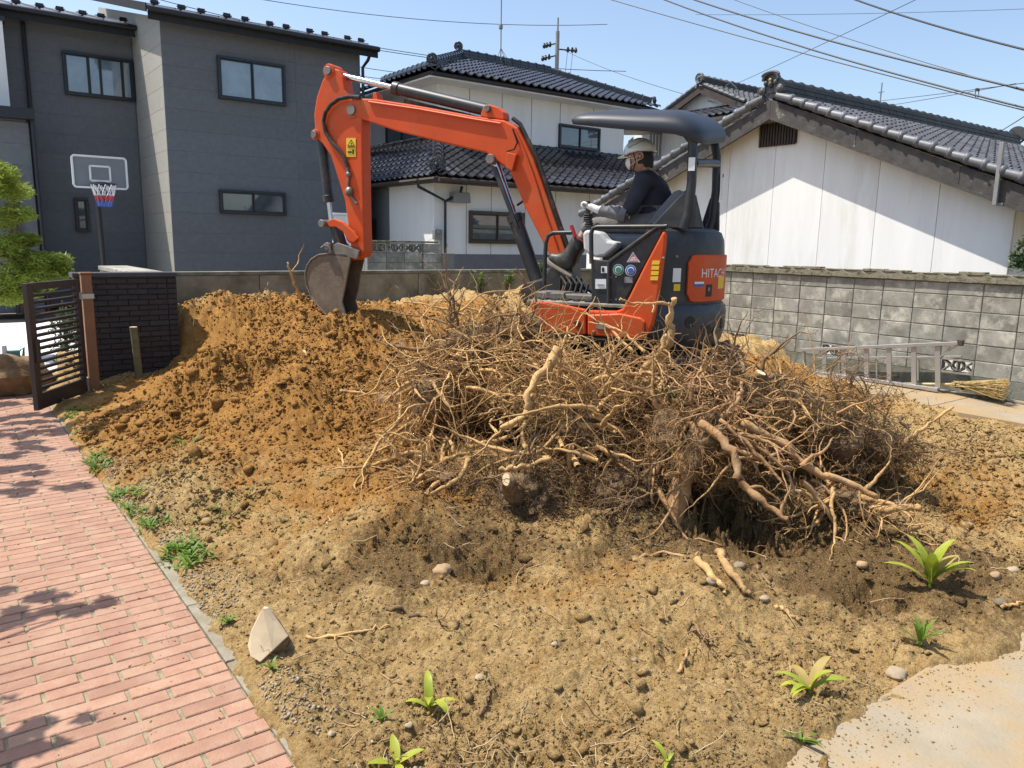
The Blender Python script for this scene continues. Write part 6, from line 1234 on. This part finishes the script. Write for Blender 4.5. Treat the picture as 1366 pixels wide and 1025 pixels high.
def weedpatch(name, label, pxs, n, L, seed, m=M_weed, spread=.10, wd=.014):
    r = random.Random(seed); mb = MB(); c0 = gpt(*pxs[0])
    for i in range(n):
        c = gpt(*r.choice(pxs)); x, y = c[0]+r.gauss(0, spread), c[1]+r.gauss(0, spread); x = max(x, .80); z = float(GH([x], [y])[0]); l = L*(.5+.8*r.random()); a0 = r.random()*6.3
        for k in range(5): a = a0+1.26*k+r.gauss(0, .2); blade(mb, (x, y, z-.004), A3(math.cos(a), math.sin(a), .4+1.2*r.random()), l*(.7+.5*r.random()), wd*(.7+.6*r.random()), 1.2, 5)
    return tag(mb.build(name, m, None, smooth=True), label, 'weeds', 'weed patches along the path', 'stuff')
weedpatch('weed_patch', 'bright green weed tuft nearest the gate, on the path edging', [(133, 618), (125, 612)], 34, .075, 1, spread=.06); weedpatch('weed_patch', 'green weeds along the path edging halfway to the gate', [(165, 655), (175, 668), (182, 680)], 40, .07, 2, spread=.07); weedpatch('weed_patch', 'weeds in the gravel just above the brightest tuft', [(198, 695), (205, 700)], 22, .06, 3, spread=.05)
weedpatch('weed_patch', 'brightest low weed tuft beside the brick path', [(240, 740), (232, 735), (255, 742)], 44, .075, 4, spread=.055); weedpatch('weed_patch', 'sparse reddish weeds on the gravel inside the path edge', [(310, 680), (330, 665), (290, 700), (340, 700), (270, 680)], 46, .05, 5, spread=.10, m=mat('weed_olive', (.20, .19, .05), .6, .4, 6, trans=.3)); weedpatch('weed_patch', 'pale moss and weeds at the foot of the gate post', [(85, 555), (100, 552), (95, 585)], 40, .04, 6, spread=.09)
# shrub shoots behind the machine against the wall
def sprig(label, p, h, n, seed, m=M_weed):
    r = random.Random(seed); t = thing('shrub_shoot', p, label, 'plant', 'young shoots against the back wall'); mb = MB(); lv = MB()
    for k in range(n):
        a = r.random()*6.3; e = p+A3(math.cos(a)*h*.45*r.random(), math.sin(a)*h*.3*r.random(), h*(.6+.4*r.random())); mid = (A3(*p)+e)/2+A3(r.gauss(0, .03), r.gauss(0, .03), .03); mb.tube([p, mid, e], [.008, .006, .003], 5)
        for j in range(14): f = .35+.65*r.random(); q_ = A3(*p)*(1-f)+e*f; b = r.random()*6.3; blade(lv, q_, A3(math.cos(b), math.sin(b), .6*r.random()), .09, .035, .8, 4)
    mb.build('stem', M_trunk, t); lv.build('foliage', m, t, smooth=True, kind='stuff'); return t
sprig('leafy green shoots against the back wall near the boom cylinder', at_v(675, 392, 9.9), .42, 7, 1, M_weed); sprig('sparse shoots against the back wall left of the leafy ones', at_v(640, 392, 9.95), .36, 5, 2, M_weed); sprig('small shoots against the back wall behind the boom foot', at_v(722, 372, 10.0), .3, 4, 3, M_weed)
# ================================================================== LADDER, BROOM
LU = 9.50; lp = lambda x, y, d=0: at_u(x, y, LU+d)
ld = thing('ladder', lp(1160, 512)-ZU*.0, 'aluminium step ladder lying on its side along the block wall', 'ladder')
def bar(mb, a, b, w_, h, side=(1, 0, 0)):
    d = nrm(b-a); s = nrm(A3(*side)-d*(A3(*side)@d)); return mb.box((a+b)/2, (np.linalg.norm(b-a), w_, h), [d, s, np.cross(d, s)])
T0, T1, B0, B1 = lp(1070, 467), lp(1279, 458), lp(1074, 496), lp(1252, 521)
B0 = B0+ZU*.01; B1 = B1+ZU*.01
for a, b in ((T0, T1), (B0, B1)): bar(MB(), a, b, .07, .042).build('side_rail', M_alu, ld, bevel=.005)
for k, x in enumerate((1073, 1100, 1126, 1156, 1186, 1219, 1251)):
    f = (x-1071)/(1251-1071); tz = (x-1070)/(1279-1070)
    pt = lp(x, 467+(458-467)*tz); pb = lp(x, 496+(521-496)*f)+ZU*.01; w_ = .035 if k == 0 else .075
    bar(MB(), pb+ZU*.014, pt-ZU*.014, .055, .022, (1, 0, 0)).build('rung', M_alu, ld, bevel=.003) if k == 0 else bar(MB(), pb+ZU*.014, pt-ZU*.014, .022, w_*.8, (1, 0, 0)).build('rung', M_alu, ld, bevel=.004)
a = lp(1281, 457.5); MB().box(a, (.05, .07, .07)).build('rubber_foot', M_woodd, ld, bevel=.008); bar(MB(), lp(1252, 478), lp(1276, 461), .02, .015).build('brace', M_alu, ld); bar(MB(), lp(1253, 480, .03), lp(1268, 463, .03), .02, .015).build('brace', M_alu, ld)
# second ladder leg frame folded behind it, next to the wall
for a, b in (((1090, 478), (1283, 476)), ((1100, 503), (1260, 522))): bar(MB(), at_u(*a, 9.72), at_u(*b, 9.72), .05, .025).build('rear_rail', M_alu, ld, bevel=.004)
for x in (1120, 1170, 1225): bar(MB(), at_u(x, 480, 9.72), at_u(x, 508, 9.72), .03, .02).build('rear_rung', M_alu, ld)
br_ = thing('broom', at_u(1290, 520, 9.55), 'twig broom with a bamboo handle lying by the foot of the ladder', 'broom'); h0, h1 = at_u(1188, 512, 9.6), at_u(1272, 513, 9.55)
MB().tube([h0, h1], .016, 10).build('handle', M_straw, br_, smooth=True); r_ = np.random.default_rng(55); n = 420
e = np.array([at_u(1345-6*abs(f), 512+24*f, 9.5+.12*g) for f, g in zip(r_.random(n)*1.2-.25, r_.standard_normal(n))]); st = h1+r_.standard_normal((n, 3))*.012; Pb = np.stack([st+(e-st)*f+r_.standard_normal((n, 3))*.010*f-ZU*.0 for f in np.linspace(0, 1, 6)], 1); Pb[:, :, 2] = np.maximum(Pb[:, :, 2], .035); V, F = tubes(Pb, np.full(n, .0032), 3, .5, 0, 1); obj_np('bristles', V, F, M_straw, br_, 'stuff', False)
for f in (.08, .2): c = h1+(at_u(1340, 522, 9.5)-h1)*f; d = nrm(at_u(1340, 522, 9.5)-h1); MB().tube([c-d*.012, c+d*.012], .03+.10*f, 10).build('binding', M_ink, br_)
for i, (px, py, r) in enumerate(((1292, 527, .05), (1302, 531, .04), (1314, 531, .06), (1330, 534, .05), (1345, 541, .06), (1283, 524, .04))):
    p = at_z(px, py, .03); t = blob(p, (r, r*.8, r*.6), 'stone', M_stone if i % 2 else M_pale, None, 70+i, .2, 12, 9, 2.5); tag(t, ('pale stone by the gutter under the middle of the broom', 'grey stone by the gutter right of the broom binding', 'larger pale stone below the broom twigs', 'grey stone below the widest part of the broom twigs', 'pale stone beyond the tips of the broom twigs', 'small grey stone under the broom binding')[i], 'stone', 'stones in the gutter under the broom')
# ================================================================== GATE
gt = thing('garden_gate', (.95, 8.85, 0), 'dark slatted metal gate standing open beside the brown post', 'gate'); g0, g1 = A3(1.20, 9.28, 0), A3(.655, 8.47, 0); gd = nrm(g1-g0); gn = np.cross(gd, ZU); GL = np.linalg.norm(g1-g0); gp_ = lambda s, z, n=0: g0+gd*s+ZU*z+gn*n
AXG = [gd, gn, ZU]; zt = 1.26; zb_ = .05
MB().box(gp_(.045, (zt+zb_)/2), (.055, .045, zt-zb_), AXG).build('stile', M_gate, gt, bevel=.004); MB().box(gp_(GL-.05, (zt+zb_)/2), (.10, .045, zt-zb_), AXG).build('stile', M_gate, gt, bevel=.004)
MB().box(gp_(GL/2-.015, zt-.035), (GL-.18, .044, .07), AXG).build('top_rail', M_gate, gt, bevel=.004); MB().box(gp_(GL/2-.015, zb_+.075), (GL-.18, .044, .15), AXG).build('bottom_rail', M_gate, gt, bevel=.004)
for k in range(15): z = zb_+.20+k*(zt-.10-zb_-.22)/14; MB().box(gp_(GL/2-.015, z), (GL-.18, .03, .022), [gd, nrm(gn+ZU*.35), np.cross(gd, nrm(gn+ZU*.35))]).build('slat', M_gate, gt)
MB().box(gp_(GL-.06, .62, -.035), (.05, .03, .22), AXG).tube([gp_(GL-.05, .72, -.03), gp_(GL-.05, .72, -.09), gp_(GL-.15, .72, -.09)], .011, 7).build('handle', M_gate, gt, bevel=.004)
for z in (1.08, .16): MB().box(gp_(.0, z), (.06, .05, .075), AXG).build('hinge', M_alu, gt, bevel=.004)
gq = thing('gate_post', (1.29, 9.34, 0), 'brown square gate post with a silver hinge strap', 'post'); MB().bb((1.235, 9.285, -.1), (1.335, 9.385, 1.30)).build('post', M_post, gq, bevel=.006); MB().bb((1.228, 9.278, 1.302), (1.342, 9.392, 1.325)).build('post_cap', M_post, gq, bevel=.004); MB().bb((1.225, 9.275, 1.045), (1.345, 9.395, 1.10)).build('hinge_strap', M_alu, gq, bevel=.004); MB().bb((1.20, 9.27, .0), (1.228, 9.36, .20)).build('drop_bolt', M_alu, gq, bevel=.004)
sk2 = thing('wooden_stake', (1.62, 9.25, .0), 'short mossy round stake in front of the black wall', 'stake'); p = at_v(178, 437, 9.2); MB().tube([(p[0]+.03, 9.2, -.1), (p[0]+.01, 9.2, p[2]-.2), (p[0], 9.2, p[2])], [.042, .04, .04], 12).build('shaft', M_stake, sk2, smooth=True); MB().cyl((p[0], 9.2, p[2]+.001), (p[0], 9.2, p[2]+.006), .038, 12).build('cut_top', M_cut, sk2)
# ================================================================== BASKETBALL HOOP
BV = 16.9; b_ = lambda x, y, d=0: at_v(x, y, BV+d); hoop = thing('basketball_hoop', (b_(133, 300)[0], BV, 0), 'basketball hoop on a black pole before the dark house', 'basketball hoop')
A, Bq = b_(95, 208), b_(170, 250); bx0, bx1 = A[0], Bq[0]; z1 = (b_(95, 208)[2]+b_(168, 211)[2])/2; z0 = (b_(100, 251)[2]+b_(170, 251)[2])/2; ch = .035
bd = MB().prism([(bx0+ch, BV, z0), (bx1-ch, BV, z0), (bx1, BV, z0+ch), (bx1, BV, z1-ch), (bx1-ch, BV, z1), (bx0+ch, BV, z1), (bx0, BV, z1-ch), (bx0, BV, z0+ch)], (0, .03, 0)).build('backboard', M_board, hoop)
out = [(bx0+ch, z0), (bx1-ch, z0), (bx1, z0+ch), (bx1, z1-ch), (bx1-ch, z1), (bx0+ch, z1), (bx0, z1-ch), (bx0, z0+ch), (bx0+ch, z0)]; m_ = MB()
for a, b in zip(out, out[1:]): bar(m_, A3(a[0], BV-.012, a[1]), A3(b[0], BV-.012, b[1]), .03, .035, (0, 1, 0))
m_.build('rim_frame', M_wsticker, bd); cxh = (bx0+bx1)/2; m_ = MB(); w2, h0_, h1_ = .17, z0+.13, z0+.40
for a, b in (((cxh-w2, h0_), (cxh+w2, h0_)), ((cxh+w2, h0_), (cxh+w2, h1_)), ((cxh+w2, h1_), (cxh-w2, h1_)), ((cxh-w2, h1_), (cxh-w2, h0_))): bar(m_, A3(a[0], BV-.01, a[1]), A3(b[0], BV-.01, b[1]), .012, .035, (0, 1, 0))
m_.build('target_square', M_wsticker, bd)
for s in (-1, 1): MB().bb((cxh+s*.25-.02, BV+.032, z0), (cxh+s*.25+.02, BV+.07, z1)).build('support_strut', M_frame, bd)
rz_ = z0+.06; rc = A3(cxh, BV-.26, rz_); MB().tube([rc+A3(.225*math.cos(t), .225*math.sin(t), 0) for t in np.linspace(0, 2*math.pi, 25)], .011, 7).bb((cxh-.08, BV-.05, rz_-.05), (cxh+.08, BV-.003, rz_+.05)).build('rim', M_frame, hoop, smooth=True)
for f0, f1, m in ((0, .5, M_net), (.5, .75, M_netr), (.75, 1, M_netb)):
    m_ = MB()
    for k in range(12):
        for sg in (-1, 1):
            pts = []
            for f in np.linspace(f0, f1, 4): a = 2*math.pi*(k+sg*f*1.4)/12; rd = .215-.10*f; pts.append(rc+A3(rd*math.cos(a), rd*math.sin(a), -.015-.40*f))
            m_.tube(pts, .008, 4, False)
    m_.build('net', m, hoop)
MB().tube([(cxh+.06, BV+.75, 0), (cxh+.03, BV+.6, 1.6), (cxh, BV+.5, z0+.1)], .05, 10).build('pole', M_frame, hoop, smooth=True); MB().tube([(cxh, BV+.52, z0+.02), (cxh, BV+.03, z0+.35)], .025, 8).tube([(cxh, BV+.55, z0-.35), (cxh, BV+.03, z0+.08)], .025, 8).build('arm', M_frame, hoop); MB().bb((cxh-.5, BV+.45, 0), (cxh+.55, BV+1.2, .18)).build('base', M_black, hoop, bevel=.05)
# ================================================================== TREES
def leaves_cloud(C, R_, n, s, seed, droop=.3, wid=.34):
    r = np.random.default_rng(seed); i = r.integers(0, len(C), n); d = r.standard_normal((n, 3)); d /= np.linalg.norm(d, axis=1, keepdims=True); P = np.array(C)[i]+d*np.array(R_)[i]*(r.random((n, 1))**.45)
    u_ = r.standard_normal((n, 3)); u_[:, 2] = u_[:, 2]*.5-droop; u_ /= np.linalg.norm(u_, axis=1, keepdims=True); v_ = np.cross(u_, r.standard_normal((n, 3))); v_ /= np.linalg.norm(v_, axis=1, keepdims=True); ss = (s*(.6+.8*r.random((n, 1))))
    V = np.stack([P-u_*ss, P+v_*ss*wid, P+u_*ss, P-v_*ss*wid], 1); return V.reshape(-1, 3), np.arange(4*n).reshape(-1, 4), P
def tree(name, label, base, trunk, limbs, clumps, n, s, m, seed, cat='tree', group=None, rt_=.08, wid=.34):
    t = thing(name, base, label, cat, group); MB().tube(trunk, list(np.linspace(rt_, rt_*.4, len(trunk))), 10).build('trunk', M_trunk, t, smooth=True)
    for a, b in limbs: mid = (A3(*a)+A3(*b))/2+A3(0, 0, .08); MB().tube([a, mid, b], [rt_*.4, rt_*.25, rt_*.1], 7).build('limb', M_trunk, t, smooth=True)
    V, F, _ = leaves_cloud([c for c, _ in clumps], [A3(*(q_ if hasattr(q_, '__len__') else (q_,)*3)) for _, q_ in clumps], n, s, seed, .3, wid); obj_np('crown', V, F, m, t, 'stuff', False); return t
TV_ = 13.0; tp = lambda x, y, d=0: at_v(x, y, TV_+d)
cl = [(tp(x, y, d), (rx, rx, rz)) for x, y, d, rx, rz in ((3, 235, 0, .22, .2), (15, 255, .2, .28, .16), (-5, 290, 0, .3, .2), (25, 285, -.2, .22, .12), (10, 330, 0, .3, .2), (45, 348, 0, .30, .16), (72, 348, .1, .26, .13), (20, 368, 0, .34, .2), (55, 372, -.1, .30, .18), (35, 320, 0, .2, .1), (82, 362, 0, .16, .1), (-15, 380, 0, .4, .25), (-30, 240, 0, .4, .4), (-60, 320, 0, .5, .5), (8, 395, .1, .3, .14), (35, 392, 0, .22, .08))]
tb_ = tp(-20, 600); tb_[2] = 0
tree('garden_tree', 'feathery light green tree at the left edge behind the gate', tb_, [tb_, tb_+A3(.05, 0, .8), tb_+A3(.0, .1, 1.7), tb_+A3(-.1, 0, 2.8)], [(tb_+A3(.04, 0, 1.2+.12*i), c) for i, (c, _) in enumerate(cl[4:9])]+[(tb_+A3(0, .05, 2.0), c) for c, _ in cl[:3]], cl, 17000, .05, M_tree, 5, wid=.15)
cb = at_v(88, 455, 11.4); shb_ = [(at_v(x, y, 11.4), (.17, .17, .17)) for x, y in ((90, 425), (82, 440), (95, 450), (86, 470), (92, 485), (97, 435))]; b0 = A3(cb[0], 11.4, 0)
tree('shrub', 'dark green shrub seen through the gate slats', b0, [b0, b0+A3(0, 0, .4), b0+A3(0, 0, .9)], [], shb_, 900, .035, M_shrub, 6, 'shrub', None, .03)
# tree beside the path, just outside the picture: its branches shade the bricks
sb = lambda gx, gy, h: A3(gx, gy, 0)+SUN/SUN[2]*h
def over(pts):
    q_ = random.Random(len(pts)); out = []
    for px, py, h, r in pts:
        c = sb(*at_z(px, py)[:2], h)
        for k in range(6): out.append((c+A3(q_.gauss(0, .75)*r, q_.gauss(0, .5)*r, q_.gauss(0, .5)*r), (r*q_.uniform(.25, .6), r*q_.uniform(.2, .45), r*.25)))
    return out
cl = over([(25, 825, 2.3, .15), (85, 818, 2.2, .11), (115, 812, 2.2, .07), (5, 790, 2.4, .08), (-40, 825, 2.4, .15), (25, 990, 1.9, .09), (55, 970, 1.9, .04), (-5, 1012, 1.9, .12), (-70, 1000, 2.0, .14), (-230, 950, 2.3, .35), (-260, 780, 2.5, .4)]); tb2 = A3(-2.6, 3.6, 0)
tree('garden_tree', 'leafy tree left of the path whose branches shade the near bricks', tb2, [tb2, tb2+A3(.1, .1, 1.0), tb2+A3(.2, .3, 2.0), tb2+A3(.3, .4, 3.0)], [(tb2+A3(.15, .2, 1.7), c) for c, _ in cl[2:54:6]], cl, 3000, .040, M_tree, 15)
cl = over([(60, 560, 2.6, .22), (20, 575, 2.6, .2), (-30, 565, 2.6, .3), (95, 575, 3.3, .12), (20, 625, 2.4, .10), (90, 650, 2.8, .06), (30, 655, 2.3, .10), (-20, 640, 2.4, .25), (0, 540, 2.8, .3), (40, 535, 2.8, .2), (130, 553, 3.5, .22), (180, 565, 3.7, .2), (150, 580, 3.6, .14), (100, 600, 3.3, .10), (70, 575, 2.8, .2), (120, 535, 3.5, .2), (30, 605, 2.5, .14), (-10, 600, 2.5, .2)]); tb3 = A3(-2.4, 8.4, 0)
tree('garden_tree', 'further tree left of the path shading the bricks by the gate', tb3, [tb3, tb3+A3(.1, .1, 1.2), tb3+A3(.2, .2, 2.4), tb3+A3(.3, .3, 3.3)], [(tb3+A3(.1, .15, 2.0), c) for c, _ in cl[2:60:6]], cl, 15000, .05, M_tree, 16)
# log and teal tool by the gate
lg = blob(at_z(8, 505, .16), (.42, .32, .27), 'boulder', M_barkd, None, 91, .2, 26, 16, 2.6); tag(lg, 'weathered earthy boulder across the path end left of the gate', 'boulder')
p = at_z(18, 472, .43); tl = thing('watering_tool', p, 'small teal and white garden tool lying on the boulder', 'tool'); MB().box(p, (.12, .08, .07)).tube([p+A3(.05, 0, .02), p+A3(.10, 0, .06), p+A3(.09, 0, -.03)], .014, 7).build('tool_body', M_teal, tl, bevel=.02); MB().box(p+A3(-.08, 0, .03), (.05, .04, .14)).build('tool_top', M_wsticker, tl, bevel=.012)
# ================================================================== WIRES, POLE, ANTENNA
def wire(label, p0, p1, d0, d1, sag=0., r=.012, mid=None, cat='cable'):
    a, b = at_d(*p0, d0), at_d(*p1, d1); e = (b-a)*.25; a2, b2 = a-e, b+e; n = 17; P_ = [a2+(b2-a2)*k/(n-1) for k in range(n)]
    P_ = [p-ZU*sag*4*(k/(n-1))*(1-k/(n-1)) for k, p in enumerate(P_)]; o = MB().tube(P_, r, 6).build('overhead_cable', M_wire, None, smooth=True); return tag(o, label, cat, 'overhead cables')
wire('lowest straight cable crossing the sky above the ridge of the shed', (825, 0), (1366, 143), 24, 15, .1, .013)
wire('thick bundled cable second from the bottom in the right sky', (905, 0), (1366, 133), 24, 15, .25, .020)
wire('spiral wrapped telephone cable above the bundled cable', (925, -6), (1366, 111), 24, 15, .2, .022)
wire('thin cable running just above the wrapped telephone cable', (990, 0), (1366, 116), 26, 17, .15, .009)
wire('thick wrapped cable in the top right corner', (1150, 0), (1366, 62), 22, 16, .1, .022)
wire('thin nearly level cable at the very top right', (1005, 18), (1366, 10), 34, 30, .1, .008)
wire('thin diagonal cable rising to the right across the others', (980, 112), (1218, 0), 30, 20, .05, .008)
wire('thin drop cable right of the shed ridge rising to the right edge', (1325, 180), (1366, 155), 18, 14, .02, .008)
wire('thin cable ending at the clamp on the bundled cable, upper one', (1150, 137), (1300, 119), 26, 17, .02, .007); wire('thin cable ending at the clamp on the bundled cable, lower one', (1175, 142), (1300, 121), 26, 17, .02, .007)
wire('left cable passing over the dark house roof', (185, 0), (620, 78), 40, 44, .4, .018); wire('upper cable from the left towards the pole', (270, 0), (738, 79), 40, 46, .9, .018); wire('top left cable descending to the pole', (405, 0), (740, 27), 40, 46, .5, .016)
wire('faint cable from the pole towards the far house', (768, 72), (900, 118), 46, 30, .2, .010); wire('lower left cable behind the arm of the digger', (480, 88), (560, 98), 42, 44, .1, .016); wire('lowest left cable behind the arm cylinder', (480, 100), (545, 106), 42, 44, .1, .016)
# spiral loops of the wrapped cable
p = at_d(1304, 120, 17); tag(MB().box(p, (.10, .05, .05)).tube([p+A3(.08*math.cos(t), 0, .09*math.sin(t)-.08) for t in np.linspace(0, 6.2, 14)], .009, 6).build('cable_clamp', M_wire), 'cable clamp with a loop on the bundled cable', 'clamp')
PD = 46; up_ = thing('utility_pole', at_d(743, 150, PD), 'concrete utility pole with insulators behind the white house', 'utility pole'); a, b = at_d(742, 240, PD), at_d(744, 42, PD); MB().tube([A3(b[0], b[1], 0), b], [.15, .11], 12).build('pole', M_pole, up_, smooth=True); MB().tube([b, at_d(744.5, 24, PD)], .05, 8).build('top_spike', M_pole, up_)
for (x0, y0, x1, y1) in ((743, 58, 726, 62), (743, 74, 724, 79), (745, 66, 768, 68)):
    q0, q1 = at_d(x0, y0, PD), at_d(x1, y1, PD); ar_ = MB().tube([q0, q1], .04, 6).build('cross_arm', M_ins, up_)
    for f in (.55, .8, 1.0): c = q0+(q1-q0)*f; MB().ball(c, (.10, .10, .13), 8, 6).ball(c+ZU*.12, .06, 7, 5).build('insulator', M_ins, ar_, smooth=True)
for x in (757, 764): MB().tube([at_d(x, 70, PD), at_d(x-3, 98, PD)], .012, 5).build('drop_wire', M_wire, up_)
AD = 25.; an = thing('antenna', at_d(668, 80, AD), 'thin television antenna mast on the ridge of the white house', 'antenna'); b = at_d(668, 84, AD); MB().tube([b, at_d(669, -12, AD)], .018, 7).build('mast', M_grey, an); MB().box(at_d(668, 36, AD), (.10, .10, .14)).build('mast_box', M_grey, an, bevel=.02)
for dx in (-6, 7, 12): MB().tube([at_d(668, 64, AD), at_d(668+dx, 82+abs(dx)*.2, AD)], .008, 5).build('stay', M_grey, an)
vp = at_d(1175, 128, 23); tag(MB().tube([vp-ZU*.6, vp+ZU*.35], .02, 6).tube([vp+ZU*.1-A3(0, .08, 0), vp+ZU*.1+A3(0, .08, 0)], .012, 5).build('roof_spike', M_grey), 'small metal spike standing behind the ridge of the shed', 'antenna')
rl = thing('roof_rail', at_d(950, 110, 25.5), 'thin metal rail hoop on the roof of the far house', 'rail'); RD = 25.5; MB().tube([at_d(x, y, RD) for x, y in ((928, 118), (931, 103), (936, 101), (974, 110), (982, 117), (982, 124))], .022, 6).build('rail', M_grey, rl); MB().tube([at_d(x, y, RD) for x, y in ((966, 120), (970, 113), (976, 110))], .018, 6).build('rail_leg', M_grey, rl)
A = at_d(486, 196, 40); fr = thing('neighbour_roof', A, 'grey shed roof far behind, seen between the digger arm and the white house', 'building'); MB().prism([at_d(470, 186, 40), at_d(502, 194, 40), at_d(502, 206, 40), at_d(470, 206, 40)], FH*3).build('roof', M_tileg, fr); b = at_d(488, 230, 40); MB().bb((b[0]-2.5, b[1], 0), (b[0]+2.5, b[1]+3, at_d(488, 206, 40)[2])).build('wall', M_wood, fr)
hl = [(at_u(1363, 345, 11.0), (.15, .15, .12)), (at_u(1368, 352, 11.0), (.2, .2, .15)), (at_u(1372, 330, 11.0), (.15, .15, .2))]; hb = A3(hl[1][0][0], hl[1][0][1], 0); tree('shrub', 'dark shrub at the right picture edge beside the shed corner', hb, [hb, hb+ZU*.8, hb+ZU*1.4], [], hl, 500, .04, M_shrub, 9, 'shrub', None, .03)
